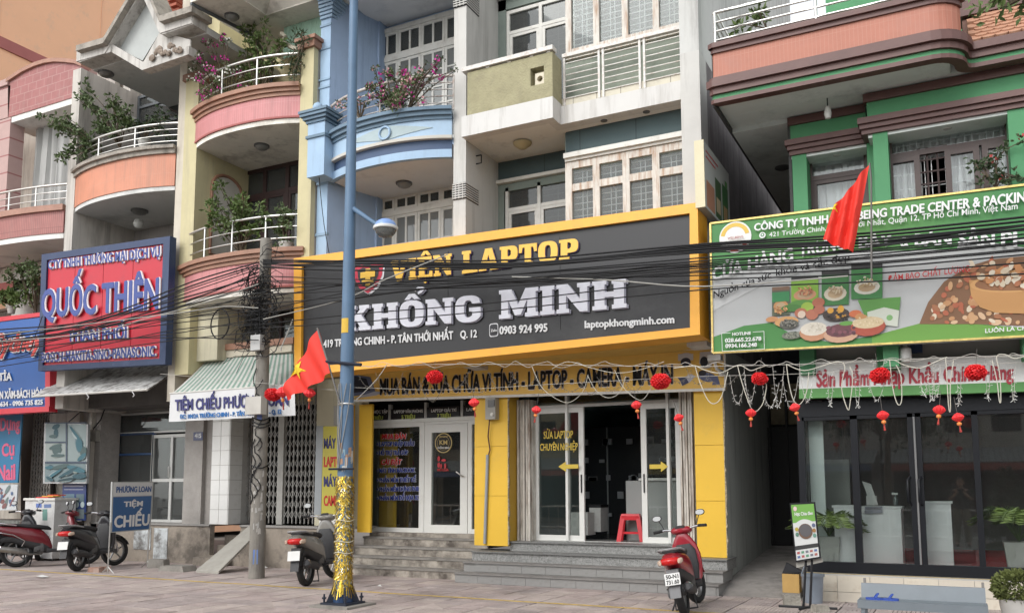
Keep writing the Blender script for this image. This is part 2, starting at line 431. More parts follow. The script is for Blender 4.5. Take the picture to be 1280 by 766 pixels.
for c_i in range(3):
    vs = []; fs = []; mi = []
    for (dd, x, y, v_) in far:
        if prg.randrange(3) != c_i and c_i < 2: continue
        if (x, y) in rest: continue
        rest[(x, y)] = 1
        me = far_paver; n = len(vs); a = prg.randrange(4); dz = prg.uniform(-.003, .003)
        R_ = Matrix.Rotation(PI/2*a, 3, 'Z')
        vs += [R_ @ v.co + Vector((x, y, dz)) for v in me.vertices]; fs += [tuple(n+i for i in p.vertices) for p in me.polygons]; mi += [p.material_index for p in me.polygons]
    if vs:
        b = MB(); b.v = vs; b.f = fs; b.c = [None]*len(fs); o = b.build('paving', groove, pave, fix=False); o['kind'] = 'stuff'; o.data.materials.append(pcols[c_i]); o.data.polygons.foreach_set('material_index', mi)
# yellow parking line painted along the pavers
yl = mat('worn_yellow_paint', (.52, .37, .10), .85, .2, 14, .3, .6, (.30, .24, .19), 9)
b = MB()
prev = None
for i in range(60):
    x0 = -20.4+i*.4; x1 = x0+.392; b.box(x0, x1, 10.47+.012*math.sin(i*1.3), 10.55+.012*math.sin(i*1.3), .0035, .006)
o = b.build('parking_line', yl); struct(o)

# ================================================================== SALMON BUILDING behind, far left
salmon = mat('salmon_render', (.82, .47, .29), .85, .05, .6, .1, .18, (.55, .40, .30), 2.2)
t = thing('tall_building', 'tall salmon orange building with a maroon band rising behind the left townhouses', 'building', (-24, 20, 0)); ZB0, ZB1 = AX(0, 60, -24).z, AX(0, 46, -24).z
b = MB(); xw = -24.; YSa = 9.; b.box(-40, xw, YSa, 30, 0, 30); b.build('wall', salmon, t)
mar = mat('maroon_paint', (.36, .12, .11), .8, .08, 2, .1)
# band and vertical panels on the wall that faces the street side (x = xw) and front
b = MB(); b.box(xw-.02, xw+.05, YSa, 30, ZB0, ZB1); b.build('band', mar, t)
b = MB()
for y in (11.2, 14.5, 17.8, 21): b.box(xw, xw+.02, y, y+.03, 0, ZB0-.02); b.box(xw, xw+.02, y, y+.03, ZB1+.02, 30)
b.build('pilaster_joint', mat('salmon_joint', (.72, .43, .28), .85, .05, 1, .1), t)

# ================================================================== generic townhouse walls
def party(parent, m, x0, x1, y0, y1, z0, z1, name='side_wall'): return box(name, m, parent, x0, x1, y0, y1, z0, z1)

# ------------------------------------------------------------------ L: pink house at the far left
tileP = mat('dusty_pink_tile', (.32, .125, .12), .6, .1, 4, .1, .25, (.3, .2, .18), 3, lines=(.28, .19, .012, .5), lcol=(.38, .2, .19))
L_ = thing('townhouse', 'pinkish townhouse at the far left with a maroon arched parapet and grey curtain', 'building', (-19, 13, 0))
YL = 12.1
xl0, xl1 = -21.2, -17.1
rose = mat('rose_stone_tile', (.44, .30, .28), .6, .06, 4, .05, lines=(3, .42, .02), lcol=(.3, .12, .12))
box('pillar', rose, L_, X(-2, 150, YL)-.1, X(12, 170, YL), YL, YL+.35, 7.0, 10.15)
box('pillar', rose, L_, X(97, 100, YL+.6)+.0, X(106, 100, YL+.6)+.02, YL+.6, YL+.9, 7.8, 11.6)
# arched parapet of the third floor
zt = Z(10, 103, YL); zt2 = Z(60, 80, YL); zb0 = Z(10, 145, YL)
pts = [(X(10, 145, YL), Z(10, 147, YL)), (X(104, 122, YL), Z(10, 147, YL))]
topx = [104, 95, 82, 70, 58, 45, 30, 10]; topz = [84, 80.5, 79, 78.5, 80, 84, 91, 104]
pts += [(X(a, c, YL), Z(a, c, YL)) for a, c in zip(topx, topz)]
MB().prism(pts, YL, YL+.15).build('parapet', tileP, L_)
cp = [(X(a, c, YL), Z(a, c, YL)) for a, c in zip(topx, topz)][::-1]
b = MB()
for (ax, az), (bx, bz) in zip(cp[:-1], cp[1:]): b.prism([(ax, az+.0), (bx, bz+.0), (bx, bz+.09), (ax, az+.09)], YL-.06, YL+.2)
b.build('coping', mat('rust_moulding', (.36, .20, .15), .7, .15, 5, .1), L_)
zS = Z(10, 147, YL)
box('soffit', soffit_grey, L_, X(4, 147, YL), X(104, 122, YL), YL+.02, YL+1.6, zS-.14, zS-.002)
box('pillar_cap', rose, L_, -21.6, X(11, 105, YL)+.02, YL-.05, YL+.4, Z(5, 108, YL)-.02, Z(5, 104, YL)+.05)
box('upper_block', rose, L_, -21.6, X(11, 140, YL), YL, YL+.35, 10.17, Z(5, 108, YL)-.03)
# curtain across the loggia
cur = mat('grey_curtain', (.38, .38, .37), .9, .06, 2, .1, .2, (.4, .4, .38), 2, True)
b = MB(); n = 60
x0c, x1c = X(12, 200, YL)+.02, -16.7
zz = [7.6, 8.4, 9.2, zS-.02]
for j, z in enumerate(zz):
    for i in range(n+1):
        x = x0c+(x1c-x0c)*i/n; b.v.append(Vector((x, YL+.55+.05*math.sin(i*.9+j*.4)+.03*math.sin(i*2.3), z)))
for j in range(len(zz)-1):
    for i in range(n): k = j*(n+1)+i; b.f.append((k, k+1, k+n+2, k+n+1)); b.c.append(None)
b.build('curtain', cur, L_, 60, fix=False)
box('back_wall', wall_beige, L_, -21.6, -17.1, YL+1.6, YL+1.8, 0, 12)
# balcony below
zb = Z(75, 286, YL-.3); zt = Z(75, 257, YL-.3)
pl = arc(-21.4, -17.14, YL-.05, .3, 16)
bow('balcony_face', mat('dusty_pink_mosaic', (.36, .145, .13), .6, .12, 6, .1, .3, (.26, .17, .15), 3, True, lines=(.05, .3, .006)), L_, pl, zb+.02, zt, 0)
bow('balcony_cap', mat('rust_moulding', (.36, .20, .15)), L_, pl, zt, zt+.13, .06, .2)
bow('balcony_slab', soffit_grey, L_, pl, zb-.1, zb+.018, -.02, yb=13.4)
bow_rail(L_, pl, zt+.13, .48, steel, posts=6, rails=2)
box('beam', mat('maroon_paint', (.36, .12, .11)), L_, -21.5, -17.12, 13.0, 13.15, zb-.75, zb-.5)
box('wall_panel', wall_beige, L_, -21.5, -17.12, 13.02, 13.25, Z(30, 330, 13.), zb-.75)
box('wall_panel', wall_grey, L_, X(15, 380, 13.0), X(42, 380, 13.), 13.0, 13.2, 3.3, Z(30, 332, 13.))
window(L_, 13.1, [-21.4, X(15, 370, 13.1)], [3.6, 5.2, 5.9], flat('brown_frame', (.08, .06, .05)), GDK)
box('side_wall', wall_beige, L_, -17.1, -17.02, 12.9, 16, 0, zb-.1)

# ------------------------------------------------------------------ O: house with orange bowed balcony and gabled canopy
O_ = thing('townhouse', 'old grey townhouse with an orange tiled bowed balcony under a pointed concrete gable', 'building', (-15.3, 13, 0))
YO = 12.0
ogrey = mat('weathered_offwhite', (.52, .49, .45), .85, .1, 1.5, .25, .6, (.26, .24, .22), 1.4, True)
orange = mat('orange_mosaic', (.54, .215, .13), .55, .12, 2, .08, .5, (.38, .18, .12), 1.6, True, lines=(.045, .34, .004), lcol=(.54, .26, .17))
box('pillar', ogrey, O_, -17.02, -16.76, YO, YO+1.3, 3.2, Z(80, 92, YO))
box('pillar', mat('cream_edge', (.55, .50, .42), .85, .1, 2, .2, .4, (.35, .3, .25), 2, True), O_, -13.72, -13.52, YO+.03, 14, 3.2, 12.5)
box('side_wall', ogrey, O_, -17.0, -16.78, YO+1.3, 14, 3.2, 12)
box('back_wall', mat('grey_mauve_render', (.40, .37, .35), .9, .1, 1.4, .2, .4, (.25, .23, .22), 1.2, True), O_, -16.78, -13.72, 13.6, 13.8, 3.2, 12.5)
# wide off-white pilasters and window on the third floor
box('pilaster', ogrey, O_, X(132, 130, 13.55), X(147, 130, 13.55), 13.45, 13.6, 7.9, 11.6)
box('pilaster', ogrey, O_, X(155, 140, 13.55), X(170, 140, 13.55), 13.5, 13.6, 7.9, 11.6)
window(O_, 13.5, [X(172, 150, 13.5), -13.75], [8.0, 9.9, Z(190, 130, 13.5), Z(190, 117, 13.5)], flat('dark_grey_frame', (.10, .11, .12)), GDK)
# balcony
pO = arc(X(92, 250, YO), X(217, 230, YO), YO+.02, .27, 22, 2.3)
z0 = Z(216, 233, YO); z1 = Z(217, 192, YO)
bow('balcony_face', orange, O_, pO, z0+.02, z1, 0)
bow('balcony_cap', mat('weathered_cap', (.33, .30, .26), .9, .2, 6, .4, .6, (.1, .09, .08), 4), O_, pO, z1, z1+.09, .05, .2)
bow('balcony_cap', mat('weathered_cap', (.33, .30, .26)), O_, pO, z1+.09, z1+.16, .11, .27)
bow('balcony_slab', mat('grey_soffit_old', (.60, .60, .58), .9, .08, 1, .1, .4, (.22, .22, .21), 1), O_, pO, z0-.07, z0+.018, -.02, yb=13.6)
bow_rail(O_, pO, z1+.16, .5, steel, posts=4, rails=3)
ceiling_lamp(O_, X(175, 253, 12.6), 12.6, z0-.07, .18, flat('lamp_dark_grey', (.10, .10, .10)), (.12, .12, .11))
# gable canopy: two sloping slabs with cornice, flat soffit
zc0 = Z(97, 75, 11.3); YG = 11.2
gb = [(95, 79), (98, 57), (130, 47), (163, 0), (170, -14), (175, -14), (203, 25), (238, 12), (238, 22), (201, 43), (176, 86), (137, 67)]
P_ = lambda a, c, Y=YG: (X(a, c, Y), Z(a, c, Y))
concO = mat('old_white_concrete', (.50, .48, .45), .85, .12, 2, .25, .65, (.22, .2, .18), 2.2, True)
def strip(pxs, w_, Y, d, m, nm):   # broken cornice that follows photo points
    b = MB()
    for (a, c), (e, f) in zip(pxs[:-1], pxs[1:]):
        p, q = A(a, c, Y), A(e, f, Y); b._pr([p+Vector((0,0,-w_)), q+Vector((0,0,-w_)), q, p], [v+Vector((0, d, 0)) for v in (p+Vector((0,0,-w_)), q+Vector((0,0,-w_)), q, p)])
    return b.build(nm, m, O_)
strip([(95, 57), (129, 47), (158, -2), (176, -32), (199, 20), (240, 7)], .12, YG-.12, .5, mat('weathered_cap', (.33, .30, .26)), 'gable_cornice')
strip([(96, 62), (131, 52), (160, 4), (177, -24), (200, 26), (240, 13)], .26, YG, .35, concO, 'gable_edge')
# soffit bottoms: left and right flat pieces, sloped gable underside with grey panels
zs = Z(97, 78, YG)
sof = mat('grey_soffit_old', (.60, .60, .58))
box('canopy_soffit', sof, O_, X(97, 79, YG), X(240, 35, YG), YG+.36, 13.6, zs-.02, zs+.12)
MB().box(X(97, 79, YG), X(137, 68, YG), YG+.02, YG+.36, zs, zs+.3).build('canopy_edge', concO, O_)
MB().box(X(201, 44, YG), X(240, 34, YG), YG+.02, YG+.36, zs, zs+.3).build('canopy_edge', concO, O_)
pk = (X(165, 10, YG)+X(176, 10, YG))/2
def gpoly(pts, Y, m, nm, th=.03):
    q_ = [A(*p, Y) for p in pts]; MB()._pr(q_, [v+Vector((0, th, 0)) for v in q_]).build(nm, m, O_)
ggr = mat('gable_grey_panel', (.44, .46, .45), .9, .08, 1.5, .15, .3, (.30, .31, .31), 2)
gpoly([(178, 76), (199, 42), (176, -30), (158, 2), (136, 55)][::1], YG+.22, ggr, 'gable_panel'); gpoly([(178, 80), (238, 64), (238, 50), (200, 40)], YG+.18, concO, 'gable_side')
# V-shaped lower lip
b = MB(); vm = A(176, 88, YG);
for (a, c, a2, c2) in ((137, 56, 178, 80), (178, 80, 236, 60)):
    p, q = A(a, c, YG+.05), A(a2, c2, YG+.05); b._pr([p-Vector((0,0,.13)), q-Vector((0,0,.13)), q+Vector((0,0,.04)), p+Vector((0,0,.04))], [v+Vector((0,.2,0)) for v in (p-Vector((0,0,.13)), q-Vector((0,0,.13)), q+Vector((0,0,.04)), p+Vector((0,0,.04)))])
b.build('gable_lip', concO, O_)
# plaster scroll relief
b = MB(); rr = random.Random(5); base = A(208, 66, YG-.02)
for i in range(22):
    f_ = rr.random(); px = 189+f_*38; py = 74-f_*10-rr.random()*14*math.sin(PI*f_)
    p = A(px, py, YG+.02); r = .04+.03*rr.random(); b.lathe([(r*.3, -.05), (r, -.02), (r*.9, .01), (.01, .03)], 8, p, 'y')
b.build('plaster_scroll', mat('brown_plaster', (.26, .21, .17), .9, .2, 8, .4), O_, 50)
ceiling_lamp(O_, X(141, 76, 11.9), 11.75, zs-.02, .16, flat('lamp_dark_grey', (.10, .10, .10)), (.16, .15, .14))
# red tile roof corner and green corrugated sheet above
b = MB(); p0 = A(192, 0, 12.2)
for i in range(4):
    for j in range(3):
        q = A(191+j*9+i*3, -6+i*7, 12.3-i*.12); b.box(q.x-.12, q.x+.12, q.y, q.y+.35, q.z, q.z+.06)
b.build('roof_tiles', mat('red_roof_tile', (.34, .10, .06), .8, .15, 6, .2), O_)
# ground floor
YT = 14.05; zF = .78
box('lintel_beam', mat('dark_beam', (.10, .095, .09), .9, .2, 3, .2), O_, -17.0, -13.5, 12.6, 13.4, 3.25, 3.75)
box('pillar', mat('grey_granite_pillar', (.30, .28, .26), .7, .15, 5, .1, grain=.3), O_, X(107, 560, 13), X(125, 560, 13), 13.0, 13.5, 0, 3.6)
box('pillar', mat('grey_granite_pillar', (.30, .28, .26)), O_, X(228, 600, 13)+.03, X(252, 600, 13), 13.0, 13.4, .78, 3.3)
box('door_surround', mat('grey_granite_pillar', (.30, .28, .26)), O_, X(125, 500, 13.4), X(240, 500, 13.4), 13.4, 13.5, Z(150, 512, 13.4), 3.4)
alu = mat('aluminium_frame', (.50, .50, .48), .4, .06, 6, 0, metal=.3)
dY = 13.5; xd = [X(145, 600, dY), X(189, 600, dY), X(213, 600, dY), X(235, 600, dY)]
window(O_, dY, [xd[0], xd[1]], [zF, zF+1.5, Z(190, 541, dY)], flat('blue_frame', (.02, .06, .16)), GDK, .04, name='window')
dr = window(O_, dY, [xd[1], xd[2], xd[3]], [zF+.04, Z(200, 600, dY), Z(200, 545, dY)], alu, GDK, .07, name='door')
bar('handle', steel, dr, [(xd[2]-.04, dY-.03, 1.75), (xd[2]-.04, dY-.03, 2.0)], .012)
window(O_, dY, [xd[0], xd[3]], [Z(190, 541, dY)+.02, Z(190, 516, dY)], alu, GDK, .04, name='transom')
MB().disc(X(185, 525, dY+.2), Z(185, 525, dY+.2), .14, .14, dY+.2, 16).build('hanging_disc', flat('yellow_plate', (.55, .42, .05)), O_)
MB().disc(X(170, 525, dY+.2), Z(170, 525, dY+.2), .12, .15, dY+.2, 16).build('hanging_disc', flat('pale_plate', (.35, .36, .38)), O_)
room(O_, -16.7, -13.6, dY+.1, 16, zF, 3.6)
b = MB(); b.tube([Vector((-14.85+1.05*math.cos(a), 13.57, 6.35+.85*math.sin(a))) for a in [PI*k/16 for k in range(17)]], .05, 6); b.build('window_arch', flat('dark_brown_arch', (.07, .06, .055)), O_, 60)
MB().prism([(-14.85+1.0*math.cos(a), 6.35+.8*math.sin(a)) for a in [PI*k/16 for k in range(17)]][::1], 13.58, 13.595).build('arched_window', GLS, O_)
p = A(173, 280, 12.8); MB().lathe([(.02, .12), (.09, .08), (.11, 0), (.08, -.07), (.02, -.1)], 14, p).build('globe_lamp', flat('bulb_glass', (.55, .55, .52), .2), O_, 60)
bar('iron_rod', black, O_, [A(77, 276, 12.4), A(94, 281.5, 12.4)], .02)
box('blue_strip', flat('blue_frame', (.02, .06, .16)), O_, X(141, 560, 13.45), X(145, 560, 13.45), 13.42, 13.55, zF, 3.15)
# poster of a spaceman-like worker seen through the window: plain pale figure shapes
b = MB(); Yp = dY+.06
for px, py, rx, rz, c in ((171, 573, .13, .16, (.20, .24, .33)), (171, 573, .09, .10, (.02, .03, .08)), (169, 588, .12, .2, (.16, .2, .3)), (177, 592, .10, .16, (.35, .38, .45)), (160, 590, .06, .13, (.12, .15, .3))):
    q = A(px, py, Yp); b.disc(q.x, q.z, rx, rz, Yp, 14, c); Yp -= .003
b.build('window_print', vcol('print'), O_, fix=False)

# terrace in front of O and P, with steps and ramp slab
T_ = thing('terrace', 'raised stained concrete terrace running under the two left shopfronts', 'terrace', (-15, 13.5, 0))
tconc = mat('stained_terrace_concrete', (.33, .285, .235), .9, .35, 1.3, .5, .9, (.11, .095, .08), 1.3)
xa, xb = X(262, 680, 13.0), X(300, 680, 13.0)
def tbox(nm, x0, x1, y0, y1, z0, z1, m=None): return box(nm, m or tconc, T_, x0, x1, y0, y1, z0, z1)
tbox('retaining_wall', -22, xa, 13.0, 13.12, -.02, .76); tbox('retaining_wall', xb, -9.96, 13.0, 13.12, -.02, .76)
floorm = mat('terrace_floor', (.27, .26, .245), .85, .15, 2, .3, .5, (.15, .14, .13), 2)
tbox('floor_slab', -22, xa-.002, 12.97, 14.6, .762, .80, floorm); tbox('floor_slab', xb+.002, -9.97, 12.97, 14.6, .762, .80, floorm)
tbox('floor_slab', xa-.001, xb+.001, 13.62, 14.6, .762, .80, floorm)
for k in range(3): tbox('step', xa+.003, xb-.003, 13.0+.2*k, 13.62, .19*k+.001, .19*(k+1), tconc)
tbox('step', X(240, 700, 12.7), X(275, 705, 12.7), 12.72, 12.99, -.01, .16)
tbox('plaster_patch', X(192, 680, 12.99), X(209, 680, 12.99), 12.985, 12.999, .03, .70, mat('flaking_blue_white_plaster', (.52, .55, .56), .85, .12, 5, .3, .8, (.10, .09, .08), 3))
tbox('plaster_patch', X(167, 680, 12.99), X(188, 680, 12.99), 12.985, 12.999, .25, .72, mat('flaking_blue_white_plaster', (.5, .5, .5)))
# stone faced wall at far left
tbox('stone_facing', -22, X(28, 650, 12.95), 12.93, 12.999, -.02, .80, mat('dark_terrazzo', (.16, .17, .16), .6, .35, 14, .1, .8, (.05, .055, .05), 9))

# ------------------------------------------------------------------ P: house with cream pillars and pink balconies
Pn = thing('townhouse', 'cream pillared townhouse with two pink tiled bowed balconies full of plants', 'building', (-11.8, 13, 0))
YP = 12.0
pink = mat('pink_mosaic', (.50, .19, .19), .5, .12, 2, .08, .5, (.34, .14, .135), 1.6, True, lines=(.05, .36, .004), lcol=(.56, .26, .26))
capb = mat('brown_moulding', (.30, .155, .10), .55, .15, 5, .1)
cream = mat('cream_pillar', (.52, .465, .28), .8, .08, 2, .15, .4, (.38, .34, .24), 1.5, True)
xp = [-13.50, -13.14, -10.52, -10.22]
box('pillar', cream, Pn, xp[0], xp[1], YP, YP+.5, 3.7, Z(232, 103, YP))
box('pillar_cap', capb, Pn, xp[0]-.05, xp[1]+.05, YP-.05, YP+.5, Z(232, 103, YP)+.001, Z(232, 98, YP)+.05)
box('pillar', cream, Pn, xp[2], xp[3], YP, YP+.12, 3.7, Z(382, 62, YP))
box('pillar_cap', capb, Pn, xp[2]-.05, xp[3]+.05, YP-.06, YP+.3, Z(382, 62, YP)+.001, Z(382, 55, YP)+.02)
box('pillar_cap', capb, Pn, xp[2]-.09, xp[3]+.09, YP-.1, YP+.34, Z(382, 55, YP)+.022, Z(382, 55, YP)+.09)
box('pillar', mat('cement_side', (.40, .38, .34), .9, .15, 3, .3, .6, (.2, .19, .17), 2, True), Pn, xp[2]+.01, xp[3]-.0, YP+.121, 13.4, 3.7, Z(382, 62, YP)-.02)
box('pillar', cream, Pn, xp[0]+.02, xp[1]-.02, YP+.5, 13.6, 3.2, 14)
box('back_wall', cream, Pn, xp[1]-.02, xp[2], 13.6, 13.8, 3.2, 14)
box('pilaster', cream, Pn, X(289, 60, 13.4), X(311, 60, 13.4), 13.3, 13.598, Z(300, 200, 13.4), 10.5)
# third floor balcony
def pbalc(zb, zt, pl, lampx):
    bow('balcony_face', pink, Pn, pl, zb+.03, zt, 0)
    bow('balcony_trim', mat('maroon_paint', (.36, .12, .11)), Pn, pl, zb-.005, zb+.028, .015, .1)
    bow('balcony_cap', capb, Pn, pl, zt, zt+.07, .03, .2); bow('balcony_cap', capb, Pn, pl, zt+.071, zt+.14, .07, .24); bow('balcony_cap', capb, Pn, pl, zt+.141, zt+.22, .12, .3)
    bow('balcony_slab', mat('peeling_soffit', (.74, .71, .64), .9, .1, 1.5, .2, .5, (.27, .25, .22), 1.8), Pn, pl, zb-.1, zb-.006, -.02, yb=13.6)
pl3 = arc(xp[1]-.05, xp[2]+.0, YP, .27, 24, 2.3); pl3 = [(x, y+.0) for x, y in pl3]
zb3 = Z(377, 146, YP); zt3 = Z(377, 119, YP)
pbalc(zb3, zt3, pl3, 0); bow_rail(Pn, pl3, zt3+.22, .62, steel, posts=4, rails=2)
ceiling_lamp(Pn, X(332, 173, 12.6), 12.5, zb3-.1, .15, flat('lamp_dark_grey', (.10, .10, .10)), (.2, .2, .19))
# canopy over the third floor with stepped recess
zc = Z(245, 6, 11.2)
pls = mat('peeling_soffit', (.74, .71, .64))
b = MB(); xc0, xc1 = X(243, 5, 11.2), X(398, -10, 11.2)
xm0, xm1, ym0, ym1 = xc0+(xc1-xc0)*.32, xc0+(xc1-xc0)*.82, 11.15, 12.1
b.box(xc0, xm0, 11.1, 13.6, zc, zc+.3); b.box(xm1, xc1, 11.1, 13.6, zc, zc+.3); b.box(xm0, xm1, ym1, 13.6, zc+.001, zc+.299)
b.build('canopy_soffit', pls, Pn)
b = MB(); zm = zc+.55; xmid = (xm0+xm1)/2
b.poly([(xm0, 11.1, zc+.02), (xmid, 11.1, zc+.9), (xmid, ym1-.5, zc+.5), (xm0, ym1, zc+.02)]); b.poly([(xm1, 11.1, zc+.02), (xm1, ym1, zc+.02), (xmid, ym1-.5, zc+.5), (xmid, 11.1, zc+.9)]); b.poly([(xm0, ym1, zc+.02), (xmid, ym1-.5, zc+.5), (xm1, ym1, zc+.02)])
b.build('canopy_vault', pls, Pn, fix=False)
ceiling_lamp(Pn, X(290, 14, 11.8), 11.8, zc, .14, flat('lamp_dark_grey', (.10, .10, .10)), (.2, .2, .19))
bar('gutter_pipe', flat('dark_grey_frame', (.10, .11, .12)), Pn, [(xc0+.02, 11.1, zc-.03), (xc0+.25, 12.4, zc-.05), (xp[1]+.5, 13.5, zc-.05), (xp[1]+.5, 13.5, zc-1.3)], .035)
# green corrugated panel and curved bracket at the right
b = MB(); xg0, xg1 = X(355, 40, 12.6), X(404, 40, 12.6); n = 26; zl, zh = Z(380, 66, 12.6), Z(380, 22, 12.6)
for i in range(n+1):
    x = xg0+(xg1-xg0)*i/n; y = 12.6+(.02 if i % 2 else 0); b.v += [Vector((x, y, zl)), Vector((x, y, zh))]
for i in range(n): b.f.append((2*i, 2*i+2, 2*i+3, 2*i+1)); b.c.append(None)
b.build('corrugated_sheet', mat('pale_green_sheet', (.33, .50, .40), .6, .06, 3, 0), Pn, fix=False)
bar('bracket', mat('cream_moulding', (.55, .5, .4), .8, .1, 4), Pn, [A(352, 42, 12.3), A(357, 46, 12.3), A(353, 52, 12.3), A(362, 58, 12.3), A(375, 64, 12.3)], .045)
# second floor: recess, arched niche, dark window
YR = 13.6
zt2_ = zb3-.1
white_w = mat('offwhite_wall', (.52, .50, .45), .85, .08, 2, .1, .3, (.4, .38, .33), 2)
box('wall_panel', white_w, Pn, X(292, 300, 13.5), xp[2]-.001, 13.5, 13.598, 5.0, zt2_)
fr = flat('dark_brown_frame', (.05, .03, .028))
xw = [X(300, 260, 13.45), X(331, 260, 13.45), X(359, 260, 13.45), xp[2]-.02]
window(Pn, 13.42, xw, [5.0, Z(345, 240, 13.42), Z(345, 199+9, 13.42)], fr, GDK, .09, name='window', leaf=[0])
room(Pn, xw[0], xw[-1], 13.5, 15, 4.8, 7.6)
# arched niche on the left side wall (faces +x)
b = MB(); xs_ = xp[1]+.0
ys = [12.45, 13.2]; za, zb_ = Z(240, 335, 12.4)+.25, Z(255, 245, 12.8)
ppts = [(12.42, za), (13.25, za)] + [(12.835+.415*math.cos(a), zb_+.32*math.sin(a)) for a in [PI*k/10 for k in range(11)]]
b._pr([Vector((xs_+.012, y, z)) for y, z in ppts], [Vector((xs_-.005, y, z)) for y, z in ppts]); b.build('niche', white_w, Pn)
bar('niche_trim', mat('brown_moulding', (.30, .155, .10)), Pn, [Vector((xs_+.015, y, z)) for y, z in [ppts[1]]+ppts[2:]+[ppts[0], ppts[1]]], .035)
pl2 = arc(xp[1]-.3, xp[2]+.15, YP+.05, .30, 24, 2.3)
zb2, zt2 = Z(372, 352, YP), Z(372, 324, YP)
zb2 = 5.13; zt2 = 5.62
pbalc(zb2, zt2, pl2, 0); bow_rail(Pn, pl2, zt2+.22, .64, steel, posts=5, rails=2)
# block of wall under the left end of the balcony
box('wall_block', mat('cream_render', (.58, .54, .40)), Pn, X(205, 420, 12.2), X(272, 420, 12.2), 12.2, 13.2, Z(240, 452, 12.2), 5.0)
# mezzanine: white tile column, dark windows
box('wall_panel', white_w, Pn, X(272, 420, 13.0), X(291, 420, 13.0), 13.0, 13.2, 3.5, 5.0)
window(Pn, 13.1, [X(291, 410, 13.1), X(322, 410, 13.1), X(350, 410, 13.1), -10.2], [3.9, Z(320, 398, 13.1)], fr, GDK, .07)
room(Pn, -13.0, -10.2, 13.2, 15, .8, 5.0)
box('awning_beam', capb, Pn, X(248, 437, 12.4), X(366, 432, 12.4), 12.4, 12.75, Z(300, 437, 12.4)+.02, Z(300, 430, 12.4)+.03)
box('awning_beam', mat('cream_moulding', (.55, .5, .4)), Pn, X(249, 441, 12.42), X(364, 436, 12.42), 12.43, 12.75, Z(300, 443, 12.4)-.03, Z(300, 437, 12.4)+.018)
# white tiled column: body and tiles
tx0, tx1 = X(264, 600, 13.), X(286, 600, 13.);
box('column', mat('tile_grout', (.40, .39, .37), .9), Pn, tx0, tx1+.0, 13.0, 13.8, .8, 3.5)
wt = mat('white_glazed_tile', (.66, .66, .64), .3, .05, 3, 0, .2, (.45, .44, .40), 4)
n = 9; zz0, zz1 = .80, 3.45
dz = (zz1-zz0)/n; cw = (tx1-tx0)/2
tm = {}
for k in range(n):
    for c_ in range(3):
        if c_ < 2: b = MB().box(0, cw-.01, -.012, 0, 0, dz-.01); key = 'f'
        else: b = MB().box(0, .012, 0, .34, 0, dz-.01); key = 's'
        if key not in tm: tm[key] = b.mesh('tile'); tm[key].materials.append(wt)
        o = bpy.data.objects.new('tile', tm[key]); C.objects.link(o); o.parent = Pn
        o.location = Vector((tx0+c_*cw+.005, 13.0, zz0+k*dz+.005) if c_ < 2 else (tx1, 13.0, zz0+k*dz+.005))-Pn.location
box('side_post', mat('grey_granite_pillar', (.30, .28, .26)), Pn, X(252, 600, 13.1), tx0-.01, 13.1, 13.5, .8, 3.3)
# folding gate: lattice
gate = mat('grey_gate_steel', (.32, .31, .29), .55, .12, 6, .05, .3, (.18, .14, .1), 5, metal=.3)
def folding_gate(parent, x0, x1, Y, z0, z1, px_=.105, name='folding_gate'):
    b = MB(); n = max(2, round((x1-x0)/px_)); s = (x1-x0)/n
    for i in range(n+1):
        x = x0+i*s; b.box(x-.011, x+.011, Y, Y+.03, z0, z1)
    k = 0; z = z0+.1
    while z < z1-.2:
        for i in range(n):
            a, c = (z, z+.16) if (i+k) % 2 == 0 else (z+.16, z)
            p, q = Vector((x0+i*s, Y-.012, a)), Vector((x0+(i+1)*s, Y-.012, c)); h = Vector((0, 0, .009))
            b._pr([p-h, q-h, q+h, p+h], [v+Vector((0, .008, 0)) for v in (p-h, q-h, q+h, p+h)])
            p, q = Vector((x0+i*s, Y-.002, c)), Vector((x0+(i+1)*s, Y-.002, a))
            b._pr([p-h, q-h, q+h, p+h], [v+Vector((0, .008, 0)) for v in (p-h, q-h, q+h, p+h)])
        z += .2; k += 0
    return b.build(name, gate, parent)
gx = [X(298, 600, 13.5), X(347, 600, 13.5), X(356, 600, 13.5), X(402, 600, 13.5)]
folding_gate(Pn, gx[0], gx[1], 13.5, .82, 3.5); folding_gate(Pn, gx[2], gx[3], 13.5, .82, 3.5)
box('gate_post', mat('pale_gate_post', (.40, .39, .36), .6, .1, 5), Pn, gx[1]+.02, gx[2]-.02, 13.46, 13.56, .8, 3.5)
box('wall_panel', wall_cream, Pn, gx[3]+.01, -9.96, 13.3, 13.5, .8, 3.6)
# ------------------------------------------------------------------ B: blue house
Bn = thing('townhouse', 'blue townhouse with scalloped corner pilaster, bowed flower balcony and white french windows', 'building', (-8.7, 13, 0))
YB = 12.15
blue = mat('blue_paint', (.31, .41, .57), .75, .07, 1.5, .12, .25, (.16, .22, .34), 1.5, True)
pblue = mat('pale_blue_paint', (.32, .45, .60), .7, .07, 2, .12, .35, (.25, .33, .42), 1.6, True)
bmould = mat('grey_blue_moulding', (.13, .20, .27), .65, .12, 3, .1)
xb0, xb1 = -10.21, -7.305
